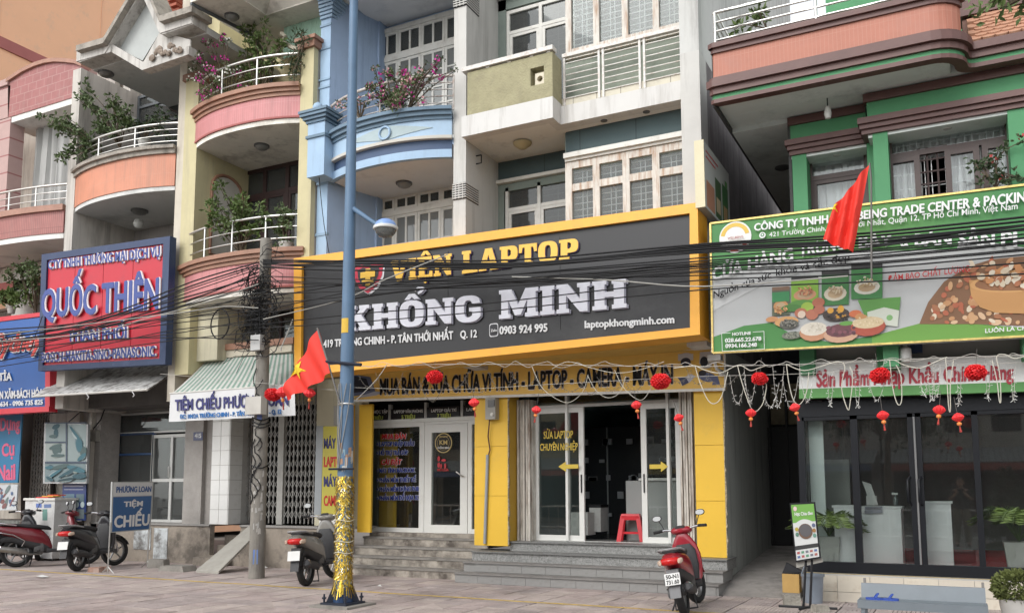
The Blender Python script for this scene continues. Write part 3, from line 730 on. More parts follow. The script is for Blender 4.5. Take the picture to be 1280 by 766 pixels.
# corner: cement reveal, pale pilaster and slanted blue side wall
bx = [X(384, 300, YB), X(391, 300, YB), X(404, 300, YB)]
box('pilaster', pblue, Bn, -10.20, -9.96, YB, YB+.3, 3.6, Z(398, 232, YB))
MB().hexa([(-9.96, YB, 3.6), (-9.66, 13.2, 3.6), (-9.96, 13.3, 3.6), (-10.1, YB+.3, 3.6)], [(-9.96, YB, 13), (-9.66, 13.2, 13), (-9.96, 13.3, 13), (-10.1, YB+.3, 13)]).build('side_wall', blue, Bn)
MB().box(-9.9, -9.62, 13.2, 14, 3.6, 13).build('side_wall', blue, Bn)
for z in [4.6, 5.55, 6.05]: box('pilaster_ring', mat('blue_groove', (.25, .36, .48), .7), Bn, -10.215, -9.945, YB-.015, YB+.1, z, z+.05)
# scalloped capitals (stacked rolls) at 2nd and 3rd floor, urn pedestal at balcony level
for zc_, k in ((Z(398, 232, YB), 5), (Z(400, 26, YB), 6)):
    b = MB();
    for i in range(k):
        e = .01+.018*i; b.box(-10.2, -9.93+e*1.0, YB-.02-e*.9, YB+.3, zc_+.065*i, zc_+.065*i+.05)
        b.box(-10.19, -9.95+e*.8, YB-.0-e*.7, YB+.3, zc_+.065*i+.05, zc_+.065*i+.065)
    b.build('capital', mat('capital_blue', (.27, .38, .50), .7, .1, 3, .1, .3, (.12, .15, .2), 3), Bn)
zc1, zc2 = Z(398, 232, YB)+.34, Z(398, 152, YB)
box('pilaster', pblue, Bn, -10.20, -9.96, YB, YB+.3, zc1, Z(398, 152, YB))
# pedestal that ends the balcony at the left
zp = Z(395, 150, 11.8)
b = MB(); b.box(X(385, 160, 11.8), X(406, 160, 11.8), 11.8, 12.15, Z(395, 220, 11.8), zp-.05); b.build('pedestal', pblue, Bn)
b = MB()
for i, e in enumerate((.03, .07, .11, .13)): b.box(X(385, 160, 11.8)-e, X(406, 160, 11.8)+e, 11.8-e, 12.15, zp-.05+.055*i, zp-.05+.055*(i+1)-.008)
b.build('pedestal_cap', bmould, Bn)
box('pedestal_ring', bmould, Bn, X(385, 160, 11.8)-.03, X(406, 160, 11.8)+.03, 11.77, 12.15, Z(395, 172, 11.8), Z(395, 172, 11.8)+.05)
MB().lathe([(.02, 0), (.05, .02), (.03, .04), (.09, .09), (.1, .14), (.07, .2), (.01, .24)], 14, (X(395, 150, 11.9), 11.95, zp+.17)).build('urn_ball', pblue, Bn, 50)
# upper pilaster above the pedestal
box('pilaster', pblue, Bn, -10.2, -9.97, YB+.01, YB+.3, zp-.1, Z(400, 26, YB)-.0)
for z in (8.85, 9.0, 9.6, 10.05): box('pilaster_ring', mat('blue_groove', (.25, .36, .48), .7), Bn, -10.215, -9.955, YB-.008, YB+.1, z, z+.04)
# bowed balcony
pB = arc(-9.9, xb1+.0, YB-.05, .30, 26, 2.2)
zf0, zf1 = 7.52, 7.86
def zz(px, py): return Z(px, py, 11.9)
zf0 = zz(565, 158); zf1 = zz(565, 150)+.18
zf0 = Z(565, 178, YB); zf1 = Z(565, 151, YB)
bow('balcony_face', mat('pale_blue_mosaic', (.35, .48, .62), .6, .05, 8, .06, .25, (.3, .42, .55), 2, True, lines=(.05, .34, .004), lcol=(.35, .48, .62)), Bn, pB, zf0+.1, zf1, 0)
bow('balcony_cap', bmould, Bn, pB, zf1, zf1+.06, .03, .2); bow('balcony_cap', bmould, Bn, pB, zf1+.062, zf1+.13, .08, .24); bow('balcony_cap', bmould, Bn, pB, zf1+.132, zf1+.19, .13, .3)
bow('balcony_lip', white_w, Bn, pB, zf0+.045, zf0+.098, .03, .1)
bow('balcony_band', flat('navy_band', (.05, .085, .16), .6), Bn, pB, zf0-.13, zf0+.044, -.05, .1)
bow('balcony_band', pblue, Bn, pB, zf0-.27, zf0-.131, -.02, .1)
bow('balcony_slab', mat('blue_grey_soffit', (.66, .66, .66), .9, .06, 1, .1, .3, (.3, .31, .34), 1), Bn, pB, zf0-.26, zf0+.0, -.13, yb=13.4)
bow_rail(Bn, pB, zf1+.19, .60, mat('rusty_white_rail', (.50, .47, .44), .6, .15, 20, .05, .6, (.25, .12, .07), 12), posts=5, rails=4, r=.018)
# grey diamond ornament with ring on the balcony face
q = pB[14]; dm = flat('grey_relief', (.36, .44, .46), .7)
def on_bow(x, out):
    for (x0, y0), (x1, y1) in zip(pB[:-1], pB[1:]):
        if x0 <= x <= x1: return y0+(y1-y0)*(x-x0)/(x1-x0)-out
    return pB[0][1]
xc_ = -8.45; zc_ = (zf0+.1+zf1)/2
b = MB(); N_ = 20; top = []; bot = []
for i in range(N_+1):
    x = xc_-.85+1.7*i/N_; h = .13*(1-abs(x-xc_)/.85)+.002; y = on_bow(x, .012); top.append(Vector((x, y, zc_+h))); bot.append(Vector((x, y, zc_-h)))
for i in range(N_): b._pr([bot[i], bot[i+1], top[i+1], top[i]], [v+Vector((0, .015, 0)) for v in (bot[i], bot[i+1], top[i+1], top[i])])
b.build('diamond_ornament', dm, Bn)
b = MB(); b.tube([Vector((xc_+.11*math.cos(a), on_bow(xc_, .025), zc_+.11*math.sin(a))) for a in [2*PI*k/20 for k in range(20)]], .022, 6, closed=True); b.build('ring_ornament', pblue, Bn, 60)
# walls and french windows
zsB = zf0-.26
box('back_wall', blue, Bn, -9.66, xb1, 13.45, 13.6, 3.6, 14)
def french(z0, z1, zt, x0, x1, nleaf):
    Y_ = 13.38
    b = MB(); n = nleaf; s = (x1-x0)/n; o = []
    b.box(x0-.07, x1+.07, Y_-.02, Y_+.06, z1, z1+.09); b.box(x0-.07, x0, Y_-.02, Y_+.06, z0, z1); b.box(x1, x1+.07, Y_-.02, Y_+.06, z0, z1)
    b.box(x0, x1, Y_-.022, Y_+.06, zt-.05, zt+.05)
    f = b.build('french_window', white_paint, Bn)
    for i in range(n):
        xa_, xb_ = x0+i*s, x0+(i+1)*s
        for (za_, zb_, rows) in ((zt+.05, z1, 1), (z0, zt-.05, 5)):
            m_ = MB(); e = .055
            m_.box(xa_+.004, xa_+e, Y_, Y_+.045, za_, zb_); m_.box(xb_-e, xb_-.004, Y_, Y_+.045, za_, zb_)
            m_.box(xa_+e, xb_-e, Y_+.001, Y_+.044, za_, za_+e); m_.box(xa_+e, xb_-e, Y_+.001, Y_+.044, zb_-e, zb_)
            xm = (xa_+xb_)/2; m_.box(xm-.02, xm+.02, Y_+.003, Y_+.04, za_+e, zb_-e)
            for r in range(1, rows): z = za_+e+(zb_-za_-2*e)*r/rows; m_.box(xa_+e, xm-.02, Y_+.005, Y_+.038, z-.016, z+.016); m_.box(xm+.02, xb_-e, Y_+.005, Y_+.038, z-.016, z+.016)
            m_.build('sash', white_paint, f)
            for r in range(rows):
                for h in range(2):
                    zz0 = za_+e+(zb_-za_-2*e)*r/rows; zz1 = za_+e+(zb_-za_-2*e)*(r+1)/rows
                    g_ = GDK if rows == 1 else FROST
                    MB().box((xa_+e, xm)[h], (xm, xb_-e)[h], Y_+.02, Y_+.026, zz0, zz1).build('pane', g_, f)
    return f
FROST = glass('frosted_pane', (.4, .42, .42), .45, .7)
french(zf1+.3, Z(470, 47, 13.4), Z(470, 80, 13.4), X(470, 100, 13.4), X(470, 100, 13.4)+2.12, 4)
french(4.0, Z(465, 252, 13.4), Z(465, 272, 13.4), X(466, 270, 13.4), X(466, 270, 13.4)+2.08, 4)
box('gap_backing', dark, Bn, -10.2, -3.4, 13.9, 14.2, 3.0, 4.2)  # dark backing added behind the price boards, closing a gap that let sky through
room(Bn, -9.6, -7.35, 13.62, 15, 3.7, 12.5)
zt4 = Z(570, 9, 13.45)
box('canopy_soffit', mat('blue_grey_soffit', (.66, .66, .66)), Bn, -9.75, xb1, 11.7, 13.449, zt4, zt4+.4)
box('canopy_edge', pblue, Bn, -9.95, xb1, 11.55, 11.7, zt4-.1, zt4+.5)
ceiling_lamp(Bn, X(514, 4, 12.5), 12.5, zt4, .15, flat('lamp_dark_grey', (.10, .10, .10)), (.28, .27, .25))
ceiling_lamp(Bn, X(509, 221, 12.9), 12.8, zsB, .15, flat('lamp_dark_grey', (.10, .10, .10)), (.2, .2, .2))

# ------------------------------------------------------------------ M: grey-white house
Mn = thing('townhouse', 'grey-white townhouse with olive parapet and rust-stained glazed bays above the yellow shop', 'building', (-5.2, 13, 0))
YM = 12.15; xm0, xm1, xm2, xm3 = -7.30, -7.06, -3.39, -3.10
box('side_wall', wall_grey, Mn, xm0, xm1, YM, 14, 3.5, 13.5)
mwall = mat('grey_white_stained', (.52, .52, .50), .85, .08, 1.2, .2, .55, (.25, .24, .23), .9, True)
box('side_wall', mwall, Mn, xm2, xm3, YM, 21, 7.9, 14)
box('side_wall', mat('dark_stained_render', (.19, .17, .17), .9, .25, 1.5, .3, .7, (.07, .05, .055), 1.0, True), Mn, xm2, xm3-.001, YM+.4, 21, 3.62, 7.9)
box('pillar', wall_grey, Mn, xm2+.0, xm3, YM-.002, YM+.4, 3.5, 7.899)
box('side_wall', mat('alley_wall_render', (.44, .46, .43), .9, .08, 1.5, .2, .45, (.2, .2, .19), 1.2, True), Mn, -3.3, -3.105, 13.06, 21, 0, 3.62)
# louvre blocks on the left pillar
def louvre(z0, z1):
    v = box('vent_block', flat('vent_dark', (.03, .03, .032), .8), Mn, xm0+.004, xm1+.008, YM-.02, YM+.42, z0, z1)
    k = 7
    for i in range(k):
        z = z0+(z1-z0)*(i+.3)/k; MB().box(xm0-.004, xm1+.02, YM-.035, YM-.021, z, z+.018).build('louvre_slat', wall_grey, v); MB().box(xm1+.009, xm1+.022, YM-.02, YM+.42, z, z+.018).build('louvre_slat', wall_grey, v)
    for x in (xm0+.05, xm0+.12, xm0+.19): MB().box(x, x+.012, YM-.034, YM-.02, z0, z1).build('louvre_slat', wall_grey, v)
louvre(Z(575, 249, YM), Z(575, 229, YM)); louvre(Z(575, 9, YM), Z(575, -12, YM))
# slab edge and soffit
slabm = mat('slab_white', (.60, .59, .57), .85, .05, 1.2, .1, .45, (.36, .34, .31), 1.4, True)
zA, zB_, zC = 7.27, 7.62, 8.36
xr = -5.40
box('slab_edge', slabm, Mn, xm1+.0, xr, 12.0, 12.18, zA, zB_); box('slab_edge', slabm, Mn, xr, xm2, 12.3, 12.5, zA, zB_-.05)
box('slab_side', slabm, Mn, xr-.15, xr-.001, 12.18, 12.5, zA+.001, zB_)
box('slab', soffit_grey, Mn, xm1, xr-.151, 12.18, 13.3, zA+.003, zB_-.1); box('slab', soffit_grey, Mn, xr-.15, xm2, 12.5, 13.3, zA+.003, zB_-.1)
ledge = mat('cream_ledge_tile', (.56, .52, .42), .7, .06, 3, .05, .3, (.35, .32, .27), 2, lines=(.4, .5, .01))
box('ledge', ledge, Mn, xr, xm2, 12.36, 12.62, zB_-.049, zB_+.10)
# olive parapet with square hole and round cream vent
olive = mat('olive_render', (.33, .305, .19), .95, .14, 5, .8, .35, (.24, .22, .15), 3)
hx0, hx1, hz0, hz1 = X(663, 95, 12.0), X(680, 95, 12.0), Z(672, 106, 12.0), Z(672, 84, 12.0)
b = MB(); b.box(-6.95, hx0, 12.0, 12.15, zB_+.001, zC); b.box(hx1, xr, 12.0, 12.15, zB_+.001, zC); b.box(hx0, hx1, 12.0, 12.15, zB_+.001, hz0); b.box(hx0, hx1, 12.0, 12.15, hz1, zC)
b.box(xr-.15, xr, 12.15, 12.36, zB_+.001, zC); b.box(hx0, hx1, 12.14, 12.149, hz0, hz1)
b.build('parapet', olive, Mn)
bz = (hx0+hx1)/2+.035
b = MB(); ring = 16; cxv, czv, rv = bz, hz0+.105, .05; x0_, x1_, z0_, z1_ = bz-.085, hx1-.002, hz0+.002, hz0+.2
cxv = (x0_+x1_)/2
sq = []
for k in range(ring):
    a = 2*PI*k/ring+PI/4; ca, sa = math.cos(a), math.sin(a); m_ = max(abs(ca), abs(sa)); sq.append((cxv+(x1_-x0_)/2*ca/m_, czv+(z1_-z0_)/2*sa/m_))
for k in range(ring):
    l = (k+1) % ring; a, c = 2*PI*k/ring+PI/4, 2*PI*l/ring+PI/4
    b._pr([Vector((cxv+rv*math.cos(a), 12.03, czv+rv*math.sin(a))), Vector((sq[k][0], 12.03, sq[k][1])), Vector((sq[l][0], 12.03, sq[l][1])), Vector((cxv+rv*math.cos(c), 12.03, czv+rv*math.sin(c)))],
          [Vector((cxv+rv*math.cos(a), 12.12, czv+rv*math.sin(a))), Vector((sq[k][0], 12.12, sq[k][1])), Vector((sq[l][0], 12.12, sq[l][1])), Vector((cxv+rv*math.cos(c), 12.12, czv+rv*math.sin(c)))])
b.build('vent_block', mat('cream_block', (.58, .53, .42), .8), Mn)
rail_w = mat('chipped_white_rail', (.60, .58, .55), .5, .08, 20, .05, .45, (.35, .25, .18), 14)
box('handrail', rail_w, Mn, -7.04, xr+.02, 11.96, 12.12, zC+.02, zC+.09)
b = MB()
for x in (-6.6, -6.2, -5.8, -5.5): b.box(x, x+.06, 12.0, 12.06, zC, zC+.019)
b.build('rail_foot', rail_w, Mn)
yr_ = 12.34
box('handrail', rail_w, Mn, xr+.03, xm2-.002, yr_-.03, yr_+.05, zC+.03, zC+.09)
px_posts = [705, 748, 753, 799, 805.5, 852.5]
xs_ = [X(px_posts[0], 60, yr_), X(748.3, 60, yr_), X(753.5, 60, yr_), X(799.3, 60, yr_), X(805, 60, yr_), xm2-.03]
for x in xs_: MB().box(x-.017, x+.017, yr_-.01, yr_+.02, zB_-.03, zC+.03).build('post', rail_w, Mn)
for a, c in ((0, 1), (2, 3), (4, 5)):
    for k in range(7):
        z = zB_+.02+.098*(k+.6); MB().box(xs_[a]+.017, xs_[c]-.017, yr_, yr_+.012, z, z+.013).build('rail', rail_w, Mn)
# second floor (under the slab)
teal = mat('dark_teal_paint', (.055, .085, .09), .75, .1, 1.5, .1, .3, (.09, .12, .12), 1, lines=(.95, 2, .01))
green_g = mat('grey_green_paint', (.19, .225, .20), .85, .1, 2, .15, .3, (.12, .14, .13), 2)
rusty = mat('rust_peeled_white', (.58, .55, .50), .7, .1, 8, .2, .62, (.30, .14, .05), 5, True)
YW, YRc = 12.6, 13.3
box('wall_panel', teal, Mn, X(707, 190, YW), xm2, YW+.02, YW+.2, 6.80, zA+.002)
box('trim', white_paint, Mn, X(704, 195, YW-.1), xm2, YW-.1, YW+.018, 6.79, 6.87)
box('trim', white_paint, Mn, X(706, 200, YW-.05), xm2, YW-.05, YW+.018, 6.745, 6.788)
box('lintel', green_g, Mn, X(707, 200, YW), xm2, YW+.02, YW+.2, 6.60, 6.799)
xwM = [X(711.5, 250, YW), X(746, 250, YW), X(783.5, 250, YW), X(821, 250, YW), xm2-.03]
zt_ = Z(711, 236, YW)
bars_w = mat('white_grille', (.70, .71, .71), .6, .05, 8, 0)
window(Mn, YW-.02, xwM, [3.9, zt_, Z(711, 208, YW)], rusty, GLS, .115, .09, 'window', bars_w, .105, 2)
room(Mn, X(709, 250, YW), xm2, YW+.35, 15, 3.8, 7.2, mat('dim_room', (.26, .27, .28), .9))
box('bay_side', green_g, Mn, X(709, 250, YW)-.05, X(709, 250, YW), YW+.05, 13.3, 3.6, zA)
box('wall_panel', teal, Mn, xm1, -5.5, YRc, YRc+.15, 6.92, zA+.003)
box('trim', white_paint, Mn, xm1, -5.5, YRc-.08, YRc, 6.86, 6.92)
box('lintel', green_g, Mn, xm1, -5.5, YRc, YRc+.15, 6.72, 6.919); box('wall_panel', green_g, Mn, xm1, X(630, 260, YRc), YRc, YRc+.15, 3.6, 6.72)
xr2 = [X(633.5, 250, YRc), X(673.5, 250, YRc), -5.5]
window(Mn, YRc, xr2, [4.0, Z(633, 263, YRc), Z(633, 237, YRc)], white_paint, GDK, .06, .08, 'window', bars_w, .1, 2, leaf=[0])
room(Mn, xr2[0], xr2[-1], YRc+.2, 15, 3.8, 7.2)
# third floor
box('wall_panel', mat('green_grey_panel', (.25, .28, .23), .9, .1, 3, .2, .4, (.16, .18, .15), 2), Mn, X(706, 100, YW), xm2, YW+.02, YW+.2, 7.5, 8.47)
box('sill', rusty, Mn, X(706, 85, YW), xm2, YW-.04, YW+.1, 8.472, 8.55)
xw3 = [X(711, 40, YW), X(745.5, 30, YW), X(781.5, 30, YW), X(820, 20, YW), xm2-.03]
window(Mn, YW-.02, xw3, [8.60, 10.6, 11.2], rusty, GLS, .10, .09, 'window', bars_w, .10, 2)
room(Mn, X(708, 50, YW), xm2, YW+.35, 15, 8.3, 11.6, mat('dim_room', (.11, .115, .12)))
box('wall_panel', green_g, Mn, xm1, X(632.5, 40, YRc), YRc, YRc+.15, 7.6, 11)
box('lintel', green_g, Mn, xm1, -5.5, YRc, YRc+.15, Z(636, 15, YRc)+.05, 11.5)
box('trim', white_paint, Mn, xm1, -5.5, YRc-.1, YRc, Z(628, 5, YRc)+.06, Z(628, 5, YRc)+.14)
xr3 = [X(635, 40, YRc), X(675.5, 40, YRc), -5.5]
window(Mn, YRc, xr3, [8.0, Z(636, 42, YRc), Z(636, 16, YRc)], white_paint, GDK, .06, .08, 'window', bars_w, .1, 2, leaf=[0])
room(Mn, xr3[0], xr3[-1], YRc+.2, 15, 7.7, 11.6)
box('wall_panel', green_g, Mn, xm1, -5.46, YRc+.01, YRc+.14, 7.6, 7.97)
box('light_block_slab', concrete, Mn, -7.05, -3.40, 12.5, 21, 11.75, 11.95)  # unseen slab, added to keep skylight from above out of the third-floor windows
# lamps under the slab and a bracket
MB().lathe([(.10, 0), (.16, -.02), (.15, -.05), (.06, -.12), (.01, -.13)], 18, (X(653, 178, 12.65), 12.65, zA+.003)).build('ceiling_lamp', flat('cream_lamp', (.40, .34, .20), .4), Mn, 40)
for px, py in ((755, 150.5), (808, 139.5)):
    p = AZ(px, py, zA+.003); MB().lathe([(.055, 0), (.055, -.015), (.04, -.018)], 14, p).build('downlight', flat('lamp_dark_grey', (.10, .10, .10)), Mn)
p = A(586.5, 205, 12.6); bar('iron_bracket', black, Mn, [(xm1, 12.5, p.z+.07), (xm1+.1, 12.5, p.z+.07)], .012); bar('iron_bracket', black, Mn, [(xm1, 12.5, p.z-.07), (xm1+.1, 12.5, p.z-.07), (xm1+.1, 12.5, p.z+.07)], .012)

# ------------------------------------------------------------------ G: green house on the right
Gn = thing('townhouse', 'green townhouse on the right with brown cornices and a broad terracotta balcony', 'building', (-.4, 13, 0))
grn = mat('green_paint', (.075, .25, .115), .75, .06, 1.5, .1, .2, (.05, .17, .08), 1.2)
mbr = mat('maroon_brown_cornice', (.115, .055, .048), .5, .12, 3, .08)
terra = mat('terracotta_mosaic', (.40, .155, .105), .6, .06, 6, .08, .25, (.36, .17, .13), 2, lines=(.05, .3, .003), lcol=(.43, .2, .14))
sofg = mat('green_grey_soffit', (.66, .70, .67), .9, .06, 1, .08, .35, (.25, .28, .26), 1)
xg0, xg1 = -1.86, 2.6; zsf = 6.57
# balcony plan: straight front, round right shoulder, then set back over the tiled roof
pg = [(-2.68, 13.2), (-2.68, 11.22)]; yF = 11.2
xe = X(1165, 86, yF)
pg += [(-2.66+(xe+2.66)*i/16, yF) for i in range(17)]
rC = .35
pg += [(xe+rC*math.sin(a), yF+rC-rC*math.cos(a)) for a in [PI/2*k/6 for k in range(1, 7)]]
pg += [(xe+rC+.12*(1-math.cos(a)), yF+rC+.12*math.sin(a)) for a in [PI/2*k/3 for k in range(1, 4)]] + [(3.0, yF+rC+.12)]
pgf = pg[1:]
zz_ = lambda py: Z(893, py, yF)
h = [zz_(131), zz_(127), zz_(123), zz_(115.5), zz_(111), zz_(107), zz_(103)]
zb0 = Z(893, 131, yF)
lv = [(0, .055, .04, mbr), (.057, .115, .02, grn), (.117, .20, .06, mbr), (.202, .30, .11, mbr), (.302, .35, .06, mbr)]
for a, c, o_, m_ in lv: bow('cornice', m_, Gn, pgf, zb0+a, zb0+c, o_, .1, smooth=40)
zt0 = Z(893, 68, yF)
iend = 2+16+6-1
pgt = pgf[:24+0]
bow('balcony_face', terra, Gn, pgt[:-1], zb0+.351, zt0, .0, .15)
for a, c, o_ in ((0, .06, .03), (.062, .13, .07)): bow('balcony_cap', mbr, Gn, pgt[:-1], zt0+a, zt0+c, o_, .3, smooth=40)
MB().box(-2.68, 3.0, 11.78, 13.4, zb0+.05, zb0+.25).build('balcony_slab', sofg, Gn)
MB().box(-2.67, xe+.2, yF+.05, 11.781, zb0+.052, zb0+.248).build('balcony_slab', sofg, Gn)
# deep soffit over the side passage
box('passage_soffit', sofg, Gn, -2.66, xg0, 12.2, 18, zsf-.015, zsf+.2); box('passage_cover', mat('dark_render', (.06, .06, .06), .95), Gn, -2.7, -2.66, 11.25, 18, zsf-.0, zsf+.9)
# tiled roof on the right: rounded terracotta scales
rm = mat('terracotta_roof_tile', (.42, .22, .14), .8, .15, 5, .2, .3, (.3, .2, .15), 4)
zr0, zr1 = zb0+.33, zb0+.85
b = MB(); tw, th = .14, .13
for k in range(9):
    a_ = PI*k/8
prof = [(-tw/2, th*.9), (-tw/2, .02)] + [(-tw/2*math.cos(a), -.05*math.sin(a)) for a in [PI*k/6 for k in range(7)]] + [(tw/2, .02), (tw/2, th*.9)]
mm = MB()._pr([Vector((x, 0, z)) for x, z in prof], [Vector((x, .04, z)) for x, z in prof]).mesh('roof_tile'); mm.materials.append(rm)
xs0 = xe+rC+.12
rs = 8; cs = 20
for r in range(rs):
    for c_ in range(cs):
        x = xs0+.02+c_*tw+(tw/2 if r % 2 else 0); f_ = r/rs
        if x > 2.8: continue
        o = bpy.data.objects.new('roof_tile', mm); C.objects.link(o); o.parent = Gn
        o.location = Vector((x, yF+rC+.04+f_*.42, zr0+.02+f_*(zr1-zr0)))-Gn.location; o.rotation_euler = (-.88, 0, 0)
MB().hexa([(xs0-.1, yF+rC+.12, zr0), (3, yF+rC+.12, zr0), (3, 12.6, zr0), (xs0-.1, 12.6, zr0)], [(xs0-.1, yF+rC+.52, zr1), (3, yF+rC+.52, zr1), (3, 12.6, zr1), (xs0-.1, 12.6, zr1)]).build('roof_bed', mat('roof_mortar', (.16, .09, .07), .9, .1, 5), Gn)
box('roof_curb', mbr, Gn, xs0-.3, 3, yF+rC+.45, yF+rC+.8, zr1+.02, zr1+.22)
box('upper_wall', grn, Gn, -1.4, 3, 12.9, 13.1, zr0, 11)
# metal rails on top
rg = MB(); ptr = [Vector((x, y+.12, zt0+.13)) for x, y in pgt[:-1]]
for z in (.12, .25, .38, .52): bar('rail', steel, Gn, [p+Vector((0,0,z)) for p in ptr], .016 if z < .5 else .024)
for i in (1, 9, 17): bar('post', steel, Gn, [ptr[i], ptr[i]+Vector((0,0,.53))], .02, 8)
for z in (.12, .25, .38, .52): bar('rail', steel, Gn, [ptr[1]+Vector((.02, 0, z)), ptr[1]+Vector((.02, 1.5, z))], .016)
bar('rail', steel, Gn, [(xs0-.3, 12.1, zr1+.6), (3, 12.1, zr1+.6)], .02); bar('rail', steel, Gn, [(xs0-.3, 12.1, zr1+.45), (3, 12.1, zr1+.45)], .014)
# hanging bulb
p = AZ(1034, 123, zb0+.05); bar('bulb_cord', black, Gn, [p, p+Vector((0, 0, -.12))], .008);
MB().lathe([(.03, 0), (.045, -.06), (.05, -.1), (.035, -.16), (.01, -.17)], 12, p+Vector((0, 0, -.12))).build('light_bulb', flat('bulb_glass', (.55, .55, .52), .2), Gn, 50)
MB().lathe([(.12, 0), (.12, -.03), (.08, -.05)], 16, AZ(978, 208, zsf)).build('ceiling_lamp', flat('lamp_dark_grey', (.10, .10, .10)), Gn, 40)
# second floor wall: recessed left bay (Y 12.2) and advanced right bay (Y 11.9)
ya, yb_ = 12.2, 11.9; xj = -.84
box('wall', grn, Gn, xg0, xj-.04, ya, ya+.2, 6.28, zsf+.05); box('wall', grn, Gn, xj, 2.6, yb_, ya, 6.24+.03, zsf+.05)
box('crown', mbr, Gn, xg0-.03, xj-.04, ya-.04, ya, 6.50, zsf+.04); box('crown', mbr, Gn, xj-.04, 2.6, yb_-.04, yb_+.1, 6.50, zsf+.04)
for i, (z_, o_) in enumerate(((6.17, .08), (6.22, .12), (6.26, .07))):
    pass
for z0_, z1_, o_ in ((6.07, 6.13, .03), (6.132, 6.19, .07), (6.192, 6.27, .11)):
    box('cornice', mbr, Gn, xg0-o_*.6, xj-.06, ya-o_, ya+.3, z0_, z1_); box('cornice', mbr, Gn, xj-.06-o_*.5, 2.6, yb_-o_, ya+.3, z0_-.0, z1_)
def pil(x0, x1, y): box('pilaster', grn, Gn, x0, x1, y, y+.5, 3.0, 6.068)
pil(X(990, 200, ya), X(1008, 200, ya), ya); pil(X(1084, 200, ya), X(1092, 200, ya), ya); pil(X(1092, 200, yb_), X(1111, 200, yb_), yb_); pil(X(1263, 200, yb_), X(1285, 200, yb_)+.1, yb_)
box('pilaster', grn, Gn, 1.1, 2.6, yb_, 12.6, 3., 6.068)
box('window_head', sofg, Gn, xg0, xj-.05, ya+.02, ya+.5, 6.03, 6.069); box('window_head', sofg, Gn, xj, 1.2, yb_+.02, ya+.5, 6.03, 6.069)
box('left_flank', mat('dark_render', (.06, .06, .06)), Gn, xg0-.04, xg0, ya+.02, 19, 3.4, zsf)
brown = mat('dark_brown_window', (.06, .035, .03), .45, .1, 5, .05)
CUR = mat('lace_curtain', (.75, .74, .74), .9, .05, 4, .1)
def curtain(x0, x1, Y, z0, z1, n=40, amp=.03, split=None):
    b = MB();
    for j in range(3):
        for i in range(n+1):
            x = x0+(x1-x0)*i/n; b.v.append(Vector((x, Y+amp*math.sin(i*1.25+j*.5)+amp*.5*math.sin(i*2.9), z0+(z1-z0)*j/2)))
    for j in range(2):
        for i in range(n): k = j*(n+1)+i; b.f.append((k, k+1, k+n+2, k+n+1)); b.c.append(None)
    return b.build('curtain', CUR, Gn, 60, fix=False)
yw = ya+.32
xL = [X(1012, 220, yw), X(1084, 220, yw)]
zt_ = Z(1012, 199, yw); zmid = Z(1012, 224, yw)
GCL = glass('clear_window_glass', (.93, .95, .95), .04, .5)
f = window(Gn, yw, xL, [4.4, zmid, zt_], brown, GCL, .07, .08, 'window', leaf=[0])
curtain(xL[0], xL[1], yw+.2, 4.4, zt_, 30)
yw2 = yb_+.34
xR = [X(1113, 220, yw2), X(1147, 220, yw2), X(1186, 220, yw2), X(1222, 220, yw2), X(1264, 220, yw2)]
ztop = Z(1113, 174, yw2); zm2 = Z(1113, 199, yw2)
window(Gn, yw2, [xR[0], xR[-1]], [zm2+.03, ztop], brown, GCL, .07, .08, 'transom_window')
window(Gn, yw2+.002, [xR[0], xR[1]], [4.4, zm2-.03], brown, GCL, .07, .08, 'window'); window(Gn, yw2+.002, [xR[2], xR[3]], [4.4, zm2-.03], brown, GCL, .07, .08, 'window'); window(Gn, yw2+.002, [xR[3]+.1, xR[4]], [4.4, zm2-.03], brown, GCL, .07, .08, 'window')
b = MB();
for k in range(4): x = xR[1]+(xR[2]-xR[1])*k/3; b.box(x-.012, x+.012, yw2+.05, yw2+.07, 4.4, zm2)
for k in range(12): b.box(xR[1], xR[2], yw2+.045, yw2+.06, 4.45+k*.16, 4.47+k*.16)
b.build('security_bars', flat('dark_brown_frame', (.05, .03, .028)), Gn)
curtain(xR[0], xR[1]+.05, yw2+.22, 4.4, ztop, 14); curtain(xR[2], xR[4], yw2+.22, 4.4, ztop, 30); curtain(xR[1]+.05, xR[2], yw2+.24, zm2, ztop, 10)
b = MB()
for z in [4.6+.2*k for k in range(8)]: b.box(xR[0], xR[4], yw2+.11, yw2+.12, z, z+.01)
for k in range(18): x = xR[0]+(xR[4]-xR[0])*k/17; b.box(x, x+.01, yw2+.10, yw2+.108, 4.4, ztop)
b.build('grille', bars_w, Gn)
room(Gn, xg0, 2.6, 12.75, 15, 3.8, 6.5)
# downlights in the window heads
for px, py, y_ in ((1046, 186, ya+.15), (1184, 154, yb_+.15)): MB().lathe([(.05, 0), (.05, -.012)], 12, (X(px, py, y_), y_, 6.03)).build('downlight', flat('bulb_glass', (.55, .55, .52)), Gn)
# fascia between sign and shopfront
box('fascia', mat('grey_fascia', (.27, .26, .25), .8, .08, 2, .1), Gn, xg0, 2.6, 12.42, 12.6, 2.75, 3.5)
box('fascia', mat('grey_fascia', (.27, .26, .25)), Gn, xg0, 2.6, 11.95, 12.42, 3.5, 3.55)
